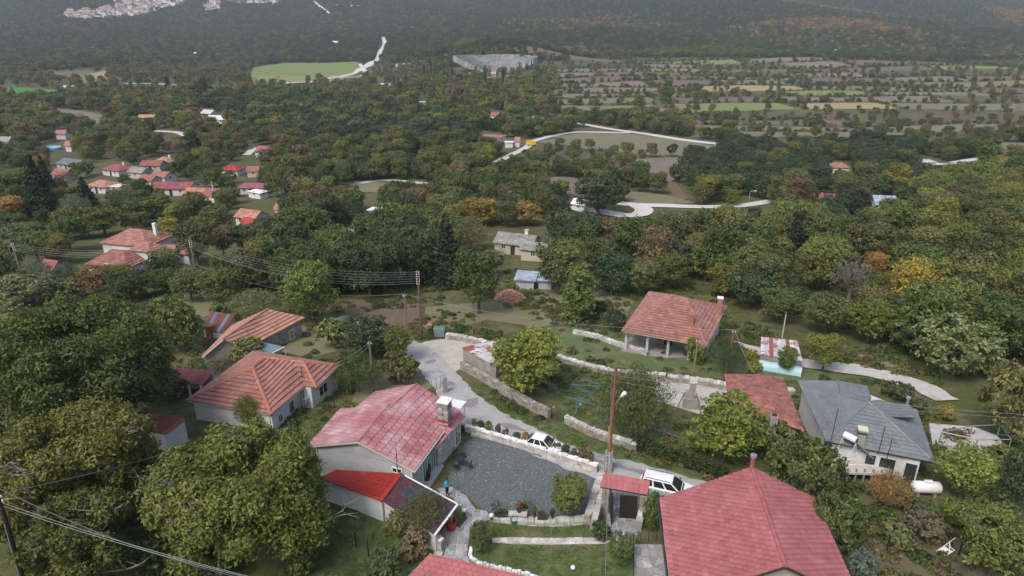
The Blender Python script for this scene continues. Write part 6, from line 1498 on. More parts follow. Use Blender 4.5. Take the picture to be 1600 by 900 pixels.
pfield([(780, 470), (900, 440), (990, 470), (970, 510), (900, 505), (840, 512), (760, 500), (700, 520), (660, 515), (665, 480)], FM[7], 'rough grass slope behind the parking place', cell=3, lift=.05)
pfield([(930, 420), (960, 418), (985, 440), (960, 455)], FM[7], cell=4, lift=.05); pfield([(480, 500), (560, 520), (545, 545), (480, 560), (440, 550)], FM[7], cell=3, lift=.04)
pfield([(535, 470), (660, 465), (655, 518), (600, 515), (540, 495)], FM[5], 'brown weedy bank left of the brown insulator pole', cell=3, lift=.05)
pfield([(255, 455), (330, 450), (345, 490), (300, 500)], FM[7], cell=4, lift=.05); pfield([(95, 430), (150, 440), (130, 455), (80, 450)], FM[3], cell=4, lift=.05)
pfield([(1310, 560), (1400, 545), (1420, 575), (1340, 572)], FM[7], cell=3, lift=.04)
pfield([(1370, 800), (1600, 760), (1700, 900), (1340, 960)], pmat('garden_soil', (.12, .105, .055), (.15, .11, .075), .5, 1, .5, c3=(.075, .095, .03), s3=.5), 'weedy garden ground right of the red roof', cell=2, lift=.03, name='garden')
GA = [(530, 735), (600, 812), (690, 880), (650, 960), (420, 960), (470, 760)]
pfield(GA, M['grass'], 'grass slope below the lean-tos', cell=2, lift=.03, name='lawn'); pfield([(430, 665), (500, 640), (540, 625), (500, 690), (478, 740), (430, 690)], M['grass'], 'grass between the terracotta house and the pink-red roof', cell=2, lift=.03, name='lawn')
pfield([(640, 620), (690, 600), (640, 570), (560, 600), (545, 640)], FM[7], cell=2, lift=.03); pfield([(860, 590), (1030, 600), (1060, 660), (1000, 690), (880, 650)], M['grass'], 'garden with the blue pipe trellises', cell=2, lift=.03, name='garden')
pfield([(722, 598), (790, 630), (870, 665), (960, 702), (1060, 735), (1130, 762), (1090, 768), (980, 730), (870, 698), (800, 668), (735, 625)], M['grass'], 'green verge along the far side of the lane', cell=1.5, lift=.035, name='verge')
# terraced fields on the right of the valley
OPEN = []; HEDGE = []; fr_ = random.Random(5); yy = 315.
while yy < 980:
    dpt = fr_.uniform(24, 44)*(1+(yy-300)/700); x = yy*(.02 if yy > 400 else .25)+fr_.uniform(0, 30)
    while x < yy*.82:
        wd_ = fr_.uniform(45, 120)*(1+(yy-300)/900)
        if fr_.random() < .72:
            j = lambda: fr_.uniform(-5, 5); q = [(x+j(), yy+j()), (x+wd_*.93+j(), yy+j()), (x+wd_*.93+j(), yy+dpt*.8+j()), (x+j(), yy+dpt*.8+j())]
            if all(poly_sd(c, [sum(a for a, b in q)/4], [sum(b for a, b in q)/4])[0] > 0 for c in CLEAR):
                drape('field', q, fr_.choice([FM[0], FM[0], FM[1], FM[1], FM[2], FM[2], FM[3], FM[4], FM[5], FM[7], FM[7]]), .14, 14)
                OPEN.append(q); HEDGE.append(((x, yy+dpt*.9), (x+wd_, yy+dpt*.9))); HEDGE.append(((x, yy+dpt*.97), (x+wd_, yy+dpt*.97))); HEDGE.append(((x+wd_*.965, yy), (x+wd_*.965, yy+dpt*.8)))
        x += wd_
    yy += dpt
wr = pmat('white_road', (.58, .56, .53), (.50, .48, .45), .05, .95)
def far_road(pts, w, label, lift=.25, prot=True):
    P = PX(pts); strip('road', P, w, wr, lift, 4, label); CLEAR.append([(p.x-w, p.y-1) for p in P]+[(p.x+w, p.y+1) for p in reversed(P)])
    if prot:
        for a, b in zip(pts[:-1], pts[1:]): protect(min(a[0], b[0])+2, min(a[1], b[1]), max(a[0], b[0])-2, max(a[1], b[1])+3)
far_road([(598, 58), (601, 68), (594, 80), (590, 92), (570, 106), (545, 117), (500, 126), (440, 131)], 7.5, 'white road climbing to the wooded hill in the middle distance', .4)
far_road([(586, 95), (575, 102), (560, 112)], 12, 'white lay-by on the valley road', .45); far_road([(520, 120), (540, 122), (570, 116), (562, 100)], 5, 'white side road by the pale meadow', .5)
far_road([(808, 180), (885, 190), (960, 203), (1010, 210), (1060, 218), (1128, 226)], 5, 'white gravel road crossing the valley fields')
far_road([(830, 222), (862, 213), (905, 207), (985, 208)], 4, 'branch of the white gravel road')
far_road([(770, 256), (800, 242), (822, 231), (832, 222)], 3.5, 'dirt track below the yellow van', .2)
far_road([(968, 318), (995, 321), (1040, 322), (1100, 324), (1160, 322), (1210, 314)], 4.5, 'white road beside the big dark oak', .2)
far_road([(990, 320), (1006, 328), (1000, 336), (975, 338), (930, 330), (890, 325)], 5, 'white road bend at the hut', .3)
far_road([(1440, 258), (1480, 256), (1530, 248), (1570, 240)], 4, 'white track at the far right', .2); far_road([(385, 243), (400, 232), (425, 236)], 3.5, 'white drive beside the small crimson house', .2)
far_road([(240, 205), (275, 207), (292, 213)], 4, 'white lane in the upper village', .2); far_road([(548, 290), (600, 282), (680, 289)], 3, 'pale track across the scrub', .2)
far_road([(195, 131), (240, 131), (280, 134)], 5, 'white wall road far left', .3); far_road([(490, 2), (505, 14), (520, 24)], 8, 'white road on the far hillside', .6); far_road([(700, 140), (760, 122), (800, 118)], 4, 'pale path to the theatre', .3)
def cottage(px, py, wpx, label, rz=-15, dm=6, h=2.8, rise=1.6, kind='gable', rmat='tile_clay', wmat='white_wall', chim=0, name='village_house', cat='house', win=2, group=None, tiles=True):
    b = gp(px, py); w = wpx*depth(b)/F; dm = min(dm, max(2.6, w*.8)); t = thing(name, label, cat, b, R(rz), group); e = .35
    MB().prism([(-w/2, 0), (w/2, 0), (w/2, dm), (-w/2, dm)], -1.5, h).build('wall', M[wmat], t)
    c = [Vector(v) for v in ((-w/2-e, -e, h), (w/2+e, -e, h), (w/2+e, dm+e, h), (-w/2-e, dm+e, h))]; m = dm/2; up_ = Vector((0, 0, rise))
    if kind == 'gable':
        a, b2 = (c[0]+c[3])/2+up_, (c[1]+c[2])/2+up_; pl = [[c[0], c[1], b2, a], [c[2], c[3], a, b2]]
        for x in (-w/2, w/2):
            g = MB(); g.add([(x, 0, h), (x, dm, h), (x, m, h+rise*.92), (x*.97, 0, h), (x*.97, dm, h), (x*.97, m, h+rise*.92)], [(0, 1, 2), (5, 4, 3), (0, 2, 5, 3), (1, 2, 5, 4)]); g.build('gable', M[wmat], t)
    elif kind == 'hip':
        i_ = min(m, w*.35); a, b2 = Vector((-w/2+i_, m, h))+up_, Vector((w/2-i_, m, h))+up_; pl = [[c[0], c[1], b2, a], [c[1], c[2], b2], [c[2], c[3], a, b2], [c[3], c[0], a]]
    elif kind == 'shed': pl = [[c[0], c[1], c[2]+up_, c[3]+up_]]; 
    else: pl = [[p+Vector((0, 0, .05)) for p in c]]
    mb = MB()
    for P in pl: mb.slab(P, newell(P), .15)
    r_ = mb.build('roof', M[rmat], t)
    if tiles and wpx > 26 and kind != 'flat': roof_tiles(pl, r_, M[rmat], .7, .55, .06, 0, .25)
    for k in range(win):
        f = (k+.5)/win; window(t, (-w/2+w*f, 0, 1.0), (1, 0, 0), (0, -1, 0), .9, 1.2, world=False)
    if win: window(t, (w/2, dm*.5, 1.0), (0, 1, 0), (1, 0, 0), .9, 1.2, world=False)
    if win > 1: window(t, (-w/2+w*.5, 0, .02), (1, 0, 0), (0, -1, 0), .9, 2.05, world=False, frame=M['wood_dark'], name='door')
    if chim: 
        ch = MB().box((w*.22, dm*.62, h+rise*.8), (.6, .6, 1.9)).build('chimney', M['whitewash'], t); MB().box((w*.22, dm*.62, h+rise*.8+1.0), (.8, .8, .12)).build('cap', M['stone_pale'], ch)
    protect(px-wpx*.5, py-(h+rise+dm*.3)*F/depth(b)*.92, px+wpx*.5, py-h*F/depth(b)*.9); x0, y0 = b.x, b.y; cr, sr_ = math.cos(R(rz)), math.sin(R(rz))
    CLEAR.append([(x0+x*cr-y*sr_, y0+x*sr_+y*cr) for x, y in ((-w/2-1, -1), (w/2+1, -1), (w/2+1, dm+1), (-w/2-1, dm+1))])
    return t
# the big village house on the left: two wings and a low hipped annex
vh = cottage(200, 414, 80, 'big white village house with pinkish hipped roofs and tall white chimney', -14, 7.5, 4.0, 1.9, 'hip', 'tile_clay', 'white_wall', 0, win=3)
MB().box((3.6, 4.4, 5.9), (.55, .55, 2.4)).build('chimney', M['whitewash'], vh)
cottage(170, 430, 74, 'low annex with weathered hipped roof in front of the big white village house', -14, 6.5, 1.7, 2.0, 'hip', 'tile_old', 'white_wall', 0, 'house_annex', 'annex', win=1)
cottage(226, 424, 36, 'tall white front wing of the big village house with its own hipped roof', -14, 5.5, 3.9, 1.2, 'hip', 'tile_clay', 'white_wall', 0, 'house_wing', 'wing', win=2)
VH = [(262, 414, 22, 'small red roofed shed right of the big white village house', 'gable', 'tile_clay', 0), (287, 412, 24, 'orange-red roofed hut behind the pole right of the big white house', 'shed', 'tile_orange', 0),
 (77, 441, 24, 'tiny hut with dark red roof and white end wall at the far left', 'gable', 'rust_sheet', 0), (50, 280, 20, 'small house with crimson roof left of the fir trees', 'gable', 'crimson_sheet', 0), (93, 282, 26, 'house with dull red roof just behind the fir trees', 'gable', 'tile_old', 0),
 (104, 266, 42, 'long grey-blue roofed house behind the fir trees', 'gable', 'tile_grey', 0), (174, 275, 38, 'house with crimson hipped roof and white chimney in the upper village', 'hip', 'crimson_sheet', 1), (212, 279, 28, 'grey roofed house in the middle of the village', 'gable', 'conc_dark', 0),
 (236, 268, 30, 'house with dull red roof left of the white chimney house', 'gable', 'tile_old', 0), (252, 262, 28, 'house with orange-red roof and white chimney, highest in the village cluster', 'hip', 'tile_orange', 1), (152, 302, 38, 'house with bright orange roof and white side wing', 'hip', 'tile_orange', 0),
 (180, 302, 18, 'white flat annex right of the bright orange roof', 'flat', 'white_wall', 0), (228, 292, 26, 'left of the two brownish red roofs above the long crimson one', 'gable', 'tile_old', 0), (248, 286, 28, 'right of the two brownish red roofs above the long crimson one', 'gable', 'tile_clay', 0),
 (268, 306, 60, 'long house with deep crimson roof beside the village square', 'gable', 'crimson_sheet', 0), (310, 316, 44, 'low beige house with orange roof on the village square', 'gable', 'tile_orange', 0), (326, 318, 24, 'small pink-roofed store at the village square', 'shed', 'crimson_sheet', 0),
 (359, 275, 28, 'house with bright red pyramid roof right of the village', 'hip', 'red_sheet', 0), (396, 277, 17, 'tall narrow house with brownish red roof', 'gable', 'tile_old', 0), (392, 304, 40, 'open shelter with flat crimson roof behind the white trailer', 'flat', 'crimson_sheet', 0),
 (384, 354, 38, 'house with orange-red roof among trees above the big white house', 'gable', 'tile_orange', 0), (386, 366, 18, 'small red roof below the orange-red one', 'gable', 'red_sheet', 0), (410, 247, 26, 'small house with bright crimson roof at the end of a white drive', 'gable', 'crimson_sheet', 0),
 (96, 218, 14, 'white house with crimson roof above the blue pool', 'gable', 'crimson_sheet', 0), (4, 230, 22, 'tall pale house cut off by the left edge', 'gable', 'conc_dark', 0), (108, 237, 10, 'small orange-red hut right of the blue pool', 'gable', 'tile_clay', 0),
 (20, 290, 40, 'white flat-roofed sheds at the left edge of the village', 'flat', 'white_wall', 0), (583, 341, 15, 'small white shed in the scrub right of the village', 'flat', 'white_paint', 0), (435, 340, 10, 'tiny pinkish hut left of the trees', 'gable', 'tile_clay', 0),
 (228, 193, 26, 'house with orange and blue-grey roof in the upper trees', 'gable', 'tile_orange', 0), (322, 184, 20, 'pale stone house at the edge of the dark oaks', 'gable', 'stone_pale', 0), (338, 194, 30, 'long white-roofed barn at the edge of the dark oaks', 'gable', 'white_paint', 0),
 (100, 140, 20, 'white clubhouse beside the football pitch', 'flat', 'white_paint', 0), (632, 103, 28, 'long white building right of the valley road', 'flat', 'stone_pale', 0), (600, 139, 16, 'low white building left of the poplars', 'gable', 'white_paint', 0), (612, 142, 12, 'white hut right of the low white building', 'flat', 'white_paint', 0),
 (773, 188, 15, 'small house with crimson roof standing alone in the valley', 'gable', 'crimson_sheet', 0), (764, 223, 34, 'roofless foundation with pinkish tile rubble', 'flat', 'tile_clay', 0), (795, 231, 12, 'white hut left of the yellow van', 'flat', 'white_paint', 0), (808, 230, 7, 'tiny pinkish hut between white hut and yellow van', 'gable', 'tile_clay', 0),
 (1311, 271, 28, 'small house with orange-red hipped roof in the oak wood', 'hip', 'tile_clay', 0), (1287, 327, 24, 'rusty red and white roofed shed beside the big round tree', 'shed', 'rust_sheet', 0), (1384, 333, 30, 'low shed with silver metal roof right of the big round tree', 'shed', 'blue_sheet', 0),
 (1448, 262, 26, 'pale low building in the trees at the far right', 'flat', 'stone_pale', 0), (825, 110, 22, 'white visitor building right of the theatre', 'gable', 'white_paint', 0), (660, 165, 8, 'tiny white hut above the dark oaks', 'flat', 'white_paint', 0), (1150, 44, 22, 'long white farm building under the hillside', 'flat', 'white_paint', 0), (1304, 82, 7, 'tiny white hut in the far fields', 'gable', 'white_paint', 0),
 (525, 68, 14, 'white house on the wooded slope left of the valley road', 'gable', 'white_paint', 0), (523, 9, 14, 'far house with crimson roof on the hillside', 'gable', 'crimson_sheet', 0), (556, 11, 18, 'far white farm on the hillside right of the crimson roof', 'gable', 'white_paint', 0), (645, 45, 6, 'tiny white house alone in the far wood', 'gable', 'white_paint', 0), (162, 85, 5, 'tiny white tower house in the dark far wood', 'flat', 'white_paint', 0), (305, 86, 6, 'tiny white hut at the foot of the dark far wood', 'gable', 'white_paint', 0)]
for (x, y, w, lab, kd, rm, chm) in VH:
    far = y < 260; cottage(x, y, w, lab, random.uniform(-25, 5), random.uniform(5, 7) if not far else 8, 2.1 if not far else 2.5, 1.5 if not far else 1.9, kd, rm, 'white_wall' if rm not in ('tile_old', 'conc_dark') else 'beige_wall', chm, 'village_house' if 'hut' not in lab and 'shed' not in lab and 'store' not in lab else 'hut', 'house' if 'hut' not in lab and 'shed' not in lab else 'hut', win=(0 if w < 16 else 1 if w < 30 else 2))
ct = cottage(801, 398, 60, 'cottage with pale grey gable roof and chimney among trees', -20, 6, 2.2, 1.4, 'gable', 'conc_dark', 'beige_wall', 1, 'grey_cottage', win=2); cottage(832, 408, 38, 'lower grey roofed wing right of the grey cottage', -20, 5, 2.2, 1.1, 'gable', 'conc_dark', 'beige_wall', 0, 'grey_wing', 'annex', win=1)
cottage(820, 452, 28, 'low shed with pale blue metal roof left of the olive tree trunk', -12, 2.6, 1.7, .5, 'shed', 'blue_sheet', 'grey_wall', 0, 'metal_shed', 'shed', win=0); cottage(851, 452, 20, 'low shed with pale blue metal roof right of the olive tree trunk', -12, 2.2, 1.6, .4, 'shed', 'blue_sheet', 'grey_wall', 0, 'metal_shed', 'shed', win=0)
cottage(398, 310, 26, 'white rounded trailer beside the crimson shelter', -30, 3, 1.9, .5, 'hip', 'white_paint', 'white_paint', 0, 'trailer', 'trailer', win=1); cottage(903, 330, 22, 'small white hut under the big dark oak', -35, 4, 1.8, 1.3, 'gable', 'white_paint', 'white_paint', 0, 'hut', 'hut', win=1)
b = gp(541, 366); t = thing('white_tarp', 'pair of white tarpaulins lying in the trees', 'tarpaulin', b)
for k in (-1, 1): MB().slab([(k*1.2-1.1, -.8, .6), (k*1.2+1.1, -.8, .8), (k*1.2+1, .9, 1.3), (k*1.2-1, .9, 1.0)], Vector((0, -.3, 1)), .06).build('sheet', M['white_paint'], t)
protect(530, 355, 552, 367)
b = gp(79, 234); t = thing('swimming_pool', 'round light blue swimming pool in the upper village', 'pool', b); MB().lathe((0, 0, 0), [(4.2, -1), (4.2, 1.1), (3.9, 1.1), (3.9, .9)], 20).build('pool_wall', M['tarp_blue'], t); MB().lathe((0, 0, .85), [(3.9, 0), (3.9, .1)], 20).build('water', M['pool'], t); protect(66, 222, 92, 234)
b = gp(830, 228); t = thing('yellow_van', 'bright yellow van parked on the dirt track', 'van', b+Vector((0, 0, .2)), R(15))
MB().hexa([(-2.3, -.95, .3), (2.4, -.95, .3), (2.4, .95, .3), (-2.3, .95, .3)], [(-2.2, -.88, 2.2), (1.5, -.88, 2.2), (1.5, .88, 2.2), (-2.2, .88, 2.2)]).build('body', M['yellow'], t); MB().slab([(2.25, -.75, 1.1), (2.25, .75, 1.1), (1.62, .75, 2.0), (1.62, -.75, 2.0)], Vector((.9, 0, .5)), .03).build('windscreen', M['car_glass'], t)
for x in (-1.4, 1.5):
    for sy in (-.9, .9): MB().tube([(x, sy-.1, .35), (x, sy+.1, .35)], .35, 12).build('wheel', M['rubber'], t)
protect(820, 214, 840, 228)
# heap of broken roof tiles
b = gp(797, 468); hp_ = thing('tile_heap', 'collapsed roof of broken red clay tiles under the big green tree', 'rubble', b); mb = MB()
for i in range(700):
    r_ = 2.7*random.random()**.6; a_ = random.uniform(0, 6.283); x, y = r_*math.cos(a_), r_*math.sin(a_); z = float(np.interp(r_, [0, .9, 2.0, 2.6], [1.4, 1.25, .45, -.2]))+random.uniform(0, .12); s_ = random.uniform(.2, .45)
    rm_ = Matrix.Translation((x, y, z)) @ Matrix.Rotation(random.uniform(0, 6), 4, 'Z') @ Matrix.Rotation(random.gauss(0, .5), 4, 'X'); mb.box((0, 0, 0), (s_, s_*.7, .05), 0, 0, random.uniform(.7, 1.3), rm_)
mb.build('broken_tiles', M['tile_orange'], hp_, kind='stuff'); MB().lathe((0, 0, -.3), [(2.6, 0), (2.0, .7), (.9, 1.5), (.1, 1.7)], 10).build('rubble_mound', M['conc_dark'], hp_); protect(772, 445, 822, 470)
# valley street lamps
for (x, y, h_) in ((1096, 320, 18), (1170, 316, 16)):
    b = gp(x, y); t = thing('valley_lamp', f'{"left" if x < 1150 else "right"} of two slim street lamps on the white road by the oak wood', 'street lamp', b); hh = h_*depth(b)/F/.93
    MB().tube([(0, 0, -.5), (0, 0, hh)], .09, 6).build('post', M['steel'], t); MB().tube([(0, 0, hh), (1.2, 0, hh+.2)], .07, 5).build('arm', M['steel'], t); MB().box((1.4, 0, hh+.2), (.7, .3, .12)).build('lamp_head', M['white_paint'], t)
# ancient theatre
b = gp(772, 112); th_ = thing('ancient_theatre', 'grey stone semicircular ancient theatre with stepped seating in the valley', 'theatre', b, R(-24)); th_.scale = (.84, .84, .84); TS = pmat('grey_theatre_stone', (.27, .27, .27), (.22, .22, .225), .2, .95, .3, c3=(.33, .33, .32), s3=.05)
NT = 30
for sec, (k0, k1, nm) in enumerate(((0, 12, 'lower_seating'), (12, 22, 'middle_seating'), (22, NT, 'upper_seating'))):
    mb = MB()
    for k in range(k0, k1):
        r0_, r1_ = 13+k*1.62, 13+(k+1)*1.62+(.9 if k in (11, 21) else 0); z = 1+k*.66
        for j in range(26):
            if j % 3 == 2 and False: continue
            a0_, a1_ = R(-6+192*j/26), R(-6+192*(j+.95)/26); q = [(r*math.cos(a), r*math.sin(a)*.95) for r, a in ((r0_, a0_), (r1_, a0_), (r1_, a1_), (r0_, a1_))]
            if k > 24 and random.random() < .3: continue
            mb.prism(q, max(0, z-3)-5, z+random.uniform(-.15, .15), 0, random.uniform(.7, 1.25))
    mb.build(nm, TS, th_, kind='stuff')
MB().lathe((0, 1, .1), [(12.5, 0), (12.5, .3)], 24).build('orchestra', M['concrete'], th_)
st = MB()
for k in range(22): st.box((random.uniform(-26, 26), random.uniform(-19, -9), 1.0), (random.uniform(2, 7), random.uniform(1, 2), random.uniform(1, 4)), 0, 0, random.uniform(.7, 1.3))
st.build('stage_ruins', TS, th_, kind='stuff'); MB().prism([(-28, -30), (28, -30), (22, -6), (-22, -6)], -3, .25).build('stage_court', M['track'], th_)
protect(706, 72, 832, 114); CLEAR.append([(b.x-65, b.y-34), (b.x+65, b.y-34), (b.x+64, b.y+62), (b.x-66, b.y+62)])
# far village on the hillside
VM = {}
def far_mesh(i):
    if i not in VM:
        w, d, h = 9+i % 3*3, 9, 5+(i % 2)*3; mb = MB().prism([(-w/2, -d/2), (w/2, -d/2), (w/2, d/2), (-w/2, d/2)], -4, h)
        c = [(-w/2-.5, -d/2-.5, h), (w/2+.5, -d/2-.5, h), (w/2+.5, d/2+.5, h), (-w/2-.5, d/2+.5, h)]
        if i % 4 != 3: mb.add(c+[(-w/2+2, 0, h+2.2), (w/2-2, 0, h+2.2)], [(0, 1, 5, 4), (1, 2, 5), (2, 3, 4, 5), (3, 0, 4)], 1)
        for k in range(3): mb.box((-w/3+k*w/3, -d/2, h*.55), (1.3, .2, 1.6), 0, 2)
        o = mb.build('village_house', [M['white_paint'], M['tile_clay' if i % 2 else 'tile_orange'], M['glass']]); VM[i] = o.data; bpy.data.objects.remove(o)
    return VM[i]
VP = [([(82, 26), (120, 17), (170, 12), (178, 0), (250, -8), (300, -8), (296, 4), (255, 16), (215, 27), (160, 32), (120, 32)], 170), ([(318, 8), (345, 2), (345, 16), (325, 20)], 16), ([(350, -6), (440, -8), (440, 6), (400, 9), (355, 6)], 26)]
nv = 0
for poly, n in VP:
    clus = 'small hamlet right of' if n == 16 else 'right-hand quarter of' if n == 26 else None
    for _ in range(n*8):
        if n <= 0: break
        x = random.uniform(min(p[0] for p in poly), max(p[0] for p in poly)); y = random.uniform(min(p[1] for p in poly), max(p[1] for p in poly))
        if poly_sd(poly, [x], [y])[0] > 0: continue
        part_ = clus or ('left edge of' if x < 130 else 'lower left of' if x < 200 and y > 14 else 'upper left of' if x < 200 else 'lower middle of' if y > 8 else 'upper right of'); b = gp(x, y); o = bpy.data.objects.new('village_house', far_mesh(random.randrange(8))); link(o); o.location = b; o.rotation_euler.z = random.uniform(-.6, .6); s_ = random.uniform(.8, 1.25); o.scale = (s_, s_, s_); k = random.uniform(.75, 1.0); o.color = (k, k, k, 1)
        vi = [k_ for k_, m_ in VM.items() if m_ == o.data][0]; tag(o, f'{"wide" if vi % 3 == 2 else "narrow" if vi % 3 == 0 else "square"} {"taller" if vi % 2 else "low"} white house with {"flat" if vi % 4 == 3 else "orange" if vi % 2 == 0 else "red"} roof, {part_} the far village', 'house', 'houses of the far village'); n -= 1; nv += 1
    clear_px(poly)

# ------------------------------------------------------------------ woods: scattered trees, the largest as things, the rest as one wood
def zone(pts): return [(a, b) for a, b in pts]
ZN = [
 (zone([(1080, -60), (1700, -60), (1700, 40), (1400, 52), (1250, 50), (1080, 30)]), 7.6, [('broad', 'orange', .45), ('broad', 'brown', .25), ('oak', 'oak', .2), ('broad', 'olive', .1)], (.9, 1.3), .95),
 (zone([(-300, -60), (900, -60), (760, 45), (712, 70), (690, 96), (600, 98), (480, 100), (300, 102), (0, 112), (-300, 112)]), 8, [('oak', 'oak', .68), ('oak', 'dark', .17), ('broad', 'olive', .08), ('broad', 'brown', .07)], (1.0, 1.5), .97),
 (zone([(900, -60), (1700, -60), (1700, 95), (1300, 95), (1120, 75), (840, 100), (715, 60)]), 8, [('oak', 'oak', .55), ('oak', 'dark', .2), ('broad', 'brown', .14), ('broad', 'olive', .09), ('broad', 'orange', .08)], (.9, 1.35), .93),
 (zone([(-300, 100), (640, 96), (640, 140), (-300, 170)]), 9, [('bare', 'brown', .3), ('broad', 'brown', .2), ('oak', 'dark', .22), ('broad', 'olive', .16), ('tall', 'green', .12)], (.7, 1.2), .62),
 (zone([(620, 108), (860, 108), (880, 140), (860, 185), (620, 175)]), 8.5, [('tall', 'ylw', .22), ('tall', 'green', .15), ('broad', 'olive', .25), ('broad', 'brown', .2), ('cypress', 'conif', .08), ('oak', 'oak', .1)], (.9, 1.4), .75),
 (zone([(845, 90), (1700, 90), (1700, 215), (1160, 235), (1130, 190), (850, 185)]), 8.5, [('broad', 'olive', .3), ('broad', 'brown', .27), ('oak', 'dark', .2), ('bare', 'grey', .13), ('broad', 'ylw', .1)], (.4, .9), .34),
 (zone([(1040, 232), (1140, 226), (1260, 215), (1400, 225), (1470, 235), (1450, 300), (1340, 305), (1230, 312), (1040, 314)]), 6.0, [('oak', 'oak', .8), ('oak', 'dark', .12), ('broad', 'olive', .08)], (.75, 1.05), .95),
 (zone([(300, 150), (560, 162), (770, 190), (800, 240), (620, 232), (480, 232), (330, 195)]), 6.5, [('oak', 'oak', .7), ('oak', 'dark', .15), ('broad', 'olive', .15)], (.9, 1.3), .95),
 (zone([(800, 240), (870, 222), (1010, 236), (1060, 300), (900, 276), (830, 265)]), 5.0, [('shrub', 'oak', .5), ('shrub', 'dark', .25), ('oak', 'olive', .25)], (.6, .9), .75),
 (zone([(-300, 170), (310, 160), (440, 240), (430, 300), (-300, 330)]), 6.2, [('broad', 'olive', .3), ('broad', 'ylw', .12), ('broad', 'brown', .2), ('oak', 'dark', .2), ('broad', 'green', .1), ('broad', 'orange', .03), ('bare', 'grey', .05)], (.65, 1.05), .8),
 (zone([(440, 365), (655, 350), (665, 480), (560, 492), (500, 490), (430, 455)]), 4.2, [('broad', 'dark', .6), ('broad', 'green', .2), ('oak', 'dark', .2)], (.9, 1.3), .97),
 (zone([(1380, 300), (1800, 260), (1800, 640), (1520, 620), (1440, 540), (1330, 540)]), 4.5, [('broad', 'olive', .26), ('broad', 'green', .18), ('broad', 'ylw', .26), ('oak', 'dark', .13), ('clematis', 'olive', .09), ('broad', 'gold', .05), ('bare', 'brown', .03)], (.55, 1.2), .97),
 (zone([(1040, 320), (1380, 300), (1400, 548), (1300, 536), (1190, 522), (1145, 482), (1060, 446)]), 4.5, [('broad', 'green', .25), ('oak', 'dark', .23), ('broad', 'olive', .23), ('broad', 'ylw', .18), ('broad', 'brown', .07), ('oak', 'oak', .04)], (.6, 1.25), .97),
 (zone([(-300, 320), (460, 300), (460, 460), (-300, 470)]), 5.2, [('broad', 'green', .3), ('broad', 'olive', .22), ('broad', 'dark', .2), ('clematis', 'pale', .08), ('willow', 'pale', .07), ('broad', 'ylw', .08), ('broad', 'brown', .05)], (.55, 1.2), .95),
]
DEFAULT = (5.0, [('oak', 'dark', .3), ('broad', 'green', .22), ('broad', 'olive', .22), ('broad', 'ylw', .09), ('broad', 'brown', .1), ('oak', 'oak', .07)], (.7, 1.15), .9)
cand = []
def scatter_zone(poly, spec, used):
    sp_, kinds, (s0, s1), dens = spec
    out = []; yv = 66.; names = [(a, b) for a, b, c in kinds]; cw = np.cumsum([c for a, b, c in kinds]); cw /= cw[-1]
    while yv < 2500:
        dz = CZ-np.interp(yv, YS, ZS); step = sp_*(1 if yv < 500 else min(1.15, 1+(yv-500)/4000)); half = 1.0*(yv*cp+dz*sp)
        n = int(2*half/step); xs = -half+(np.arange(n)+rng.uniform(-.42, .42, n))*step; ys = yv+rng.uniform(-.42, .42, n)*step
        out.append(np.stack([xs, ys], 1)); yv += step
    P = np.concatenate(out); z = H(P[:, 0], P[:, 1]); u, v, d = proj(P[:, 0], P[:, 1], z)
    ok = (u > -300) & (u < 1900) & (v > -70) & (v < 640) & (rng.uniform(size=len(P)) < dens)
    if poly is not None: ok &= poly_sd(poly, u, v) < 0
    for q in used: ok &= poly_sd(q, u, v) >= 0
    P, z, u, v, d = P[ok], z[ok], u[ok], v[ok], d[ok]
    k = np.searchsorted(cw, rng.uniform(size=len(P))); s = rng.uniform(s0, s1, len(P))
    return [(P[i, 0], P[i, 1], z[i], u[i], v[i], d[i], names[k[i]][0], names[k[i]][1], s[i]) for i in range(len(P))]
used = []
for poly, *spec in ZN: cand += scatter_zone(poly, spec, used); used.append(poly)
used.append([(-400, 470), (240, 455), (420, 480), (500, 495), (660, 490), (780, 465), (900, 430), (1000, 445), (1130, 462), (1150, 490), (1200, 530), (1290, 540), (1420, 550), (1500, 620), (2000, 640), (2000, 1200), (-400, 1200)])
cand += scatter_zone(None, DEFAULT, used)
# hedges between fields
for a, b in HEDGE:
    L_ = math.dist(a, b); n = int(L_/4.0)
    for i in range(n):
        f = (i+random.random())/max(n, 1); x, y = a[0]+(b[0]-a[0])*f+random.gauss(0, 1.3), a[1]+(b[1]-a[1])*f+random.gauss(0, 1.3); z = float(H(x, y)); u, v, d = proj(x, y, z)
        if random.random() < .8: cand.append((x, y, z, float(u), float(v), float(d), *random.choice((('shrub', 'olive', random.uniform(.7, 1.3)), ('shrub', 'brown', random.uniform(.7, 1.2)), ('shrub', 'dark', random.uniform(.7, 1.3)), ('shrub', 'grey', random.uniform(.6, 1.1)), ('broad', 'olive', random.uniform(.35, .75)), ('oak', 'dark', random.uniform(.35, .7)))), 'hedge'))
cand = [c if not (c[4] < 100 and c[7] in ('orange', 'brown') and math.sin(c[0]/95+1.5*math.sin(c[1]/170))+math.sin(c[1]/120+c[0]/260) < .35) else c[:6]+('oak', 'oak')+c[8:] for c in cand]
A = np.array([c[:6] for c in cand]); keep = np.ones(len(cand), bool); hedge = np.array([len(c) > 9 for c in cand])
for poly in CLEAR+OPEN:
    bx = [min(p[0] for p in poly), max(p[0] for p in poly), min(p[1] for p in poly), max(p[1] for p in poly)]
    m = keep & ~hedge & (A[:, 0] > bx[0]) & (A[:, 0] < bx[1]) & (A[:, 1] > bx[2]) & (A[:, 1] < bx[3]); i = np.where(m)[0]
    if len(i): hit = i[poly_sd(poly, A[i, 0], A[i, 1]) < .3]; keep[hit if poly not in OPEN else hit[rng.uniform(size=len(hit)) < .95]] = False
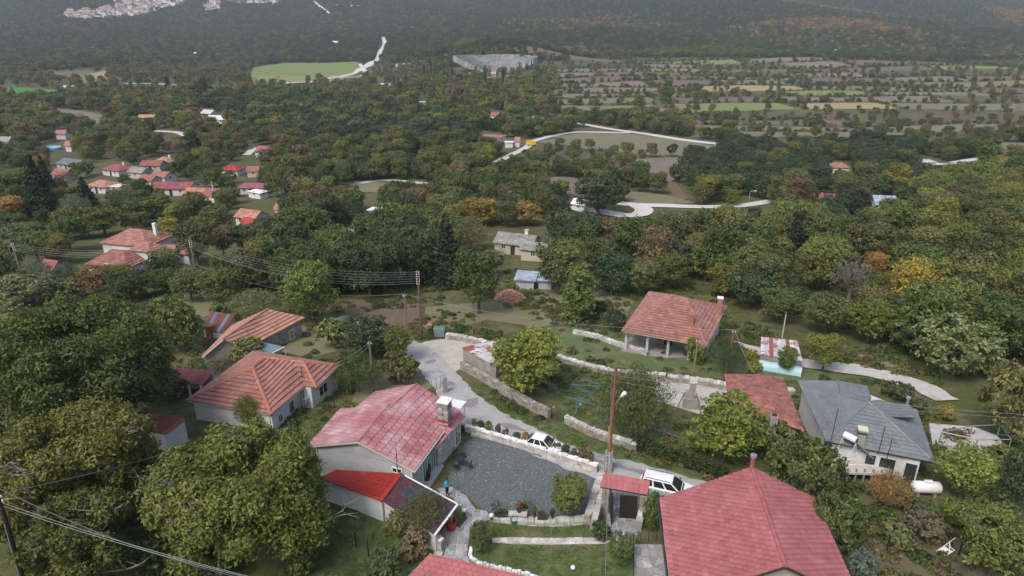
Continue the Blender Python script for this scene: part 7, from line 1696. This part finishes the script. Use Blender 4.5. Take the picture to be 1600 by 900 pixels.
Wn = np.array([PROTO[c[6]][0][0]*c[8] for c in cand]); Hn = np.array([PROTO[c[6]][0][1]*c[8] for c in cand])
pw, ph = Wn*F/A[:, 5], Hn*F/A[:, 5]*.94
for (x0, y0, x1, y1) in PROT:
    ix = np.minimum(A[:, 3]+pw*.45, x1)-np.maximum(A[:, 3]-pw*.45, x0); iy = np.minimum(A[:, 4], y1)-np.maximum(A[:, 4]-ph*.93, y0)
    keep &= ~((ix > 0) & (iy > 0) & (A[:, 4] >= y0+1) & (ix*iy > .12*(x1-x0)*(y1-y0)))
for (x0, y0, x1, y1, yb) in keyrects:   # keep the named trees from being hidden
    ix = np.minimum(A[:, 3]+pw/2, x1)-np.maximum(A[:, 3]-pw/2, x0); iy = np.minimum(A[:, 4], y1)-np.maximum(A[:, 4]-ph, y0)
    ov = np.clip(ix, 0, None)*np.clip(iy, 0, None); keep &= ~((ov > (.06 if y1-y0 > 90 else .2)*(x1-x0)*(y1-y0)) & (A[:, 4] >= yb-2)); keep &= ~((ov > .5*pw*ph) & (A[:, 4] > yb-(y1-y0)*.3))
idx = np.where(keep)[0]
infr = (A[idx, 3] > -10) & (A[idx, 3] < 1610) & (A[idx, 4]-ph[idx]*.5 > 0) & (A[idx, 4]-ph[idx]*.7 < 900)
order = idx[infr][np.argsort(-(pw*ph)[idx[infr]])]
NTREE = 235; solo = order[:NTREE]; rest = np.setdiff1d(idx, solo)
LM = [(203, 410, 'the big village house'), (60, 450, 'the left-edge thicket'), (410, 515, 'the stone barn'), (658, 490, 'the insulator pole'), (800, 390, 'the grey cottage'), (835, 447, 'the blue sheds'), (1055, 500, 'the porch house'), (1218, 560, 'the patched shed'), (1480, 550, 'the pale thicket'), (1325, 450, 'the bare grey tree'), (1238, 390, 'the slim cypress'), (700, 410, 'the tall fir'), (310, 305, 'the village square'), (935, 320, 'the big dark oak'), (1330, 330, 'the round blackish tree'), (1545, 400, 'the right-hand wood'), (560, 420, 'the dark grove'), (150, 290, 'the bright orange roof'), (583, 340, 'the white scrub shed'), (1311, 268, 'the oak-wood house'), (30, 385, 'the left-edge pole'), (1120, 430, 'the two chimneys'), (1440, 470, 'the stony track')]
def rel(u, v):
    l = min(LM, key=lambda l: ((l[0]-u)**2+((l[1]-v)*1.6)**2)); dx, dy = u-l[0], (v-l[1])*1.6
    r_ = ('right of ' if dx > 0 else 'left of ') if abs(dx) > abs(dy) else ('beyond ' if dy < 0 else 'in front of ')
    return r_+l[2]
groups = {}
for i in solo:
    c = cand[i]; w, h = PROTO[c[6]][0][0]*c[8]*random.uniform(.9, 1.15), PROTO[c[6]][0][1]*c[8]*random.uniform(.9, 1.12)
    t = plant_tree(c[6], random.randrange(8), Vector(c[:3]), w, h, COLS[c[7]], random.uniform(0, 6.28)); groups.setdefault((c[6], c[7], rel(c[3], c[4])), []).append((c[3], t))
ORD = ['first', 'second', 'third', 'fourth', 'fifth', 'sixth', 'seventh', 'eighth', 'ninth', 'tenth', 'eleventh', 'twelfth', 'thirteenth', 'fourteenth', 'fifteenth', 'sixteenth', 'seventeenth', 'eighteenth', 'nineteenth', 'twentieth', 'twenty-first', 'twenty-second', 'twenty-third', 'twenty-fourth']
for (kd, cl, rl), ts in groups.items():
    ts.sort(key=lambda e: e[0])
    cw_ = CW[cl] if not (kd == 'oak' and 'evergreen' in CW[cl]) else 'dark'; kw_ = KW[kd] if not (kd == 'bare') else 'bare-branched tree'; cw_ = cw_.replace(' leafless', '') if kd == 'bare' else cw_
    for n, (u, t) in enumerate(ts):
        t['label'] = f'{cw_} {kw_} {rl}' if len(ts) == 1 else f'{ORD[min(n, 23)]} {cw_} {kw_} from the left, {rl}'
        t['group'] = CATW[kd]+'s of the woods'
# the rest: one wood of instanced trees (two levels of detail)
lib = bpy.data.collections.new('wood_kinds'); names = []; lookup = {}
def far_crown(kind, i):
    W_, H_, c, t = PROTO[kind][0]
    if kind in ('conifer', 'cypress', 'tall'): return mesh_lod(PROTO[kind][0], 5)
    return mesh_lod(PROTO[kind][i % len(PROTO[kind])], 5)
def mesh_lod(P, keepn):
    me = P[2]; n = len(me.polygons); co = np.empty(len(me.vertices)*3, np.float32); me.vertices.foreach_get('co', co); co = co.reshape(-1, 4, 3); tt = np.empty(n, np.float32); me.attributes['tint'].data.foreach_get('value', tt)
    s_ = np.random.default_rng(3).permutation(n)[:n//keepn]; c = co[s_]; ctr = c.mean(1, keepdims=True); c = ctr+(c-ctr)*keepn**.5*.92
    return mesh_np(me.name+'_far', c.reshape(-1, 3), np.arange(len(s_)*4).reshape(-1, 4), tt[s_], me.materials[0])
FIXED = {}
def fixed_leaf(o, color, sort=''):
    k = (color, sort)
    if k not in FIXED: FIXED[k] = leaf_mat('leaf_of_wood', fixed=tuple(color), **(dict(warm=(1.5, 1.42, 1.2), cool=(.5, .58, .45)) if sort else {}))
    o.material_slots[0].link = 'OBJECT'; o.material_slots[0].material = FIXED[k]
def lib_add(key, me, color):
    o = bpy.data.objects.new(f'k{len(names):03d}', me); lib.objects.link(o); lookup[key] = len(names); names.append(o)
    fixed_leaf(o, color, 'pale' if me.materials[0] == LEAF_PALE else '')
def joined(kind, i):
    W_, H_, c, t = PROTO[kind][i % len(PROTO[kind])]; return c
rows = []
for i in rest:
    c = cand[i]; far = c[5] > 330; v_ = random.randrange(3) if not far else random.randrange(2)
    key = (c[6], c[7], v_, far)
    if key not in lookup: lib_add(key, far_crown(c[6], v_) if far else joined(c[6], v_), COLS[c[7]])
    rows.append((c[0], c[1], c[2]-(.1 if not far else .4), lookup[key], random.uniform(0, 6.28), c[8]*random.uniform(.85, 1.18), c[8]*random.uniform(.85, 1.15)))
def gn_scatter(name, rows, lib, kind='stuff'):
    V = np.array(rows); me = bpy.data.meshes.new(name); me.vertices.add(len(V)); me.vertices.foreach_set('co', V[:, :3].astype(np.float32).ravel())
    for nm, ty, col in (('pick', 'INT', V[:, 3].astype(np.int32)), ('spin', 'FLOAT', V[:, 4].astype(np.float32)), ('wide', 'FLOAT', V[:, 5].astype(np.float32)), ('high', 'FLOAT', V[:, 6].astype(np.float32))):
        a = me.attributes.new(nm, ty, 'POINT'); a.data.foreach_set('value', col)
    o = bpy.data.objects.new(name, me); link(o); o['kind'] = kind
    g = bpy.data.node_groups.new(name+'_nodes', 'GeometryNodeTree'); g.interface.new_socket('Geometry', in_out='INPUT', socket_type='NodeSocketGeometry'); g.interface.new_socket('Geometry', in_out='OUTPUT', socket_type='NodeSocketGeometry')
    N = g.nodes; gi = N.new('NodeGroupInput'); go = N.new('NodeGroupOutput'); ip = N.new('GeometryNodeInstanceOnPoints'); ci = N.new('GeometryNodeCollectionInfo')
    ci.inputs['Collection'].default_value = lib; ci.inputs['Separate Children'].default_value = True; ci.inputs['Reset Children'].default_value = True
    def attr(nm, ty): n = N.new('GeometryNodeInputNamedAttribute'); n.data_type = ty; n.inputs['Name'].default_value = nm; return [x for x in n.outputs if x.enabled and x.name == 'Attribute'][0]
    cr_ = N.new('ShaderNodeCombineXYZ'); cs = N.new('ShaderNodeCombineXYZ'); L = g.links
    L.new(attr('spin', 'FLOAT'), cr_.inputs[2]); w_ = attr('wide', 'FLOAT'); L.new(w_, cs.inputs[0]); L.new(w_, cs.inputs[1]); L.new(attr('high', 'FLOAT'), cs.inputs[2])
    ip.inputs['Pick Instance'].default_value = True; L.new(gi.outputs[0], ip.inputs['Points']); L.new(ci.outputs[0], ip.inputs['Instance']); L.new(attr('pick', 'INT'), ip.inputs['Instance Index']); L.new(cr_.outputs[0], ip.inputs['Rotation']); L.new(cs.outputs[0], ip.inputs['Scale']); L.new(ip.outputs[0], go.inputs[0])
    md = o.modifiers.new('scatter', 'NODES'); md.node_group = g; return o
wd = gn_scatter('woodland', rows, lib); wd['label'] = 'mass of smaller trees and scrub covering the valley and hillsides'
print('trees: candidates', len(cand), 'solo', len(solo), 'wood', len(rows), 'kinds', len(names))
# undergrowth: weeds and low scrub on the near slopes
lib2 = bpy.data.collections.new('weed_kinds')
for i, c in enumerate(((.11, .15, .045), (.15, .165, .06), (.19, .16, .085), (.075, .11, .04))):
    me = leaf_obj('weed', [leaf_blob(170, (0, 0, .22), (.62, .62, .3), .2, 300+i, .5)]); o = bpy.data.objects.new(f'w{i}', me); lib2.objects.link(o); fixed_leaf(o, c)
wr_ = []; avoid = [[(p.x, p.y) for p in COURT], [(p.x, p.y) for p in LOT]]
lane2 = resample(LANE, 2)
wx = rng.uniform(-75, 95, 15000); wy = rng.uniform(30, 118, 15000); wz = H(wx, wy); wu, wv, wdp = proj(wx, wy, wz)
okw = (wu > -60) & (wu < 1660) & (wv < 940) & (np.sin(wx*.31+2*np.sin(wy*.13))+np.sin(wy*.27+1.7*np.sin(wx*.17))+rng.normal(size=15000)*.7 > .25)
okw &= ~((poly_sd([(p.x, p.y) for p in PX(GA)], wx, wy) < 0) & (rng.uniform(size=15000) < .9))
for q in avoid+[PADS[0][0]]: okw &= poly_sd(q, wx, wy) > .6
okw &= poly_sd([(p.x, p.y) for p in [at(1012, 757, 0), at(1062, 776, 0), at(1060, 960, 0), at(930, 960, 0), at(930, 740, 0)]], wx, wy) > 0
for p in lane2: okw &= (wx-p.x)**2+(wy-p.y)**2 > 2.6**2
for q in (PX([(1140, 530), (1240, 560), (1345, 574), (1445, 600), (1485, 627), (1470, 634), (1390, 600), (1300, 582), (1180, 558)]), PX([(1020, 588), (1150, 600), (1150, 660), (1020, 625)])): okw &= poly_sd([(p.x, p.y) for p in q], wx, wy) > .3
gl = [(p.x, p.y) for p in PX([(840, 520), (960, 528), (1060, 556), (1180, 574), (1270, 582), (1130, 588), (890, 560)])]; ing = poly_sd(gl, wx, wy) < 0; okw &= ~(ing & (rng.uniform(size=15000) < .85))
for i in np.where(okw)[0]:
    s_ = random.uniform(.45, 1.3); wr_.append((wx[i], wy[i], wz[i]-.05, random.randrange(4), random.uniform(0, 6.28), s_, s_*random.uniform(.5, 1.3)))
ug = gn_scatter('undergrowth', wr_, lib2); ug['label'] = 'weeds and low scrub on the slopes round the houses'
# short grass tufts on the lawns and verges
lib3 = bpy.data.collections.new('grass_kinds')
for i, c in enumerate(((.085, .145, .036), (.12, .165, .05), (.19, .17, .085))):
    me = leaf_obj('grass_tuft', [leaf_blob(60, (0, 0, .015), (.5, .5, .03), .085, 400+i, .9)]); o = bpy.data.objects.new(f'g{i}', me); lib3.objects.link(o); fixed_leaf(o, c)
gr = []; nG = 26000; wx = rng.uniform(-26, 40, nG); wy = rng.uniform(30, 66, nG); ok = np.zeros(nG, bool)
for q in ([at(*p, 0) for p in [(735, 815), (770, 806), (830, 812), (935, 812), (950, 830), (948, 842), (770, 842), (735, 860)]], [at(*p, 0) for p in [(738, 858), (770, 852), (946, 853), (985, 852), (985, 960), (760, 960)]], PX(GA), PX([(430, 665), (500, 640), (540, 625), (500, 690), (478, 740), (430, 690)]), PX([(722, 598), (790, 630), (870, 665), (960, 702), (1060, 735), (1130, 762), (1090, 768), (980, 730), (870, 698), (800, 668), (735, 625)]), PX([(860, 590), (1030, 600), (1060, 660), (1000, 690), (880, 650)]), PX([(840, 515), (900, 508), (960, 520), (1060, 552), (1180, 570), (1270, 578), (1330, 590), (1235, 606), (1130, 592), (1000, 580), (890, 562), (850, 545)])):
    ok |= poly_sd([(p.x, p.y) for p in q], wx, wy) < -.15
ok &= poly_sd([(p[0], p[1]) for p in [at(768, 842, 0), at(768, 851, 0), at(958, 851, 0), at(958, 842, 0)]], wx, wy) > .1
for p in lane2: ok &= (wx-p.x)**2+(wy-p.y)**2 > 2.0**2
wz = H(wx, wy); pat = np.sin(wx*.9+1.5*np.sin(wy*.7))+np.sin(wy*1.1+wx*.3)
for i in np.where(ok)[0]:
    s_ = random.uniform(.5, 1.0); gr.append((wx[i], wy[i], wz[i]+.03, 2 if pat[i] > .75 and random.random() < .6 else random.randrange(2), random.uniform(0, 6.28), s_, s_*random.uniform(.6, 1.5)))
gs = gn_scatter('grass', gr, lib3); gs['label'] = 'short patchy grass on the lawns and verges'
# ------------------------------------------------------------------ haze
hm, ht, hb_ = new_mat('valley_haze'); ht.nodes.remove(hb_); pv = ht.nodes.new('ShaderNodeVolumePrincipled'); pv.inputs['Density'].default_value = .00013; pv.inputs['Color'].default_value = (.84, .93, 1, 1); pv.inputs['Anisotropy'].default_value = .1
out = [n for n in ht.nodes if n.type == 'OUTPUT_MATERIAL'][0]; ht.links.new(pv.outputs[0], out.inputs['Volume'])
hz = MB().box((0, 1600, 230), (9000, 4200, 530)).build('haze', hm, kind='stuff'); hz['label'] = 'thin bluish haze over the valley'
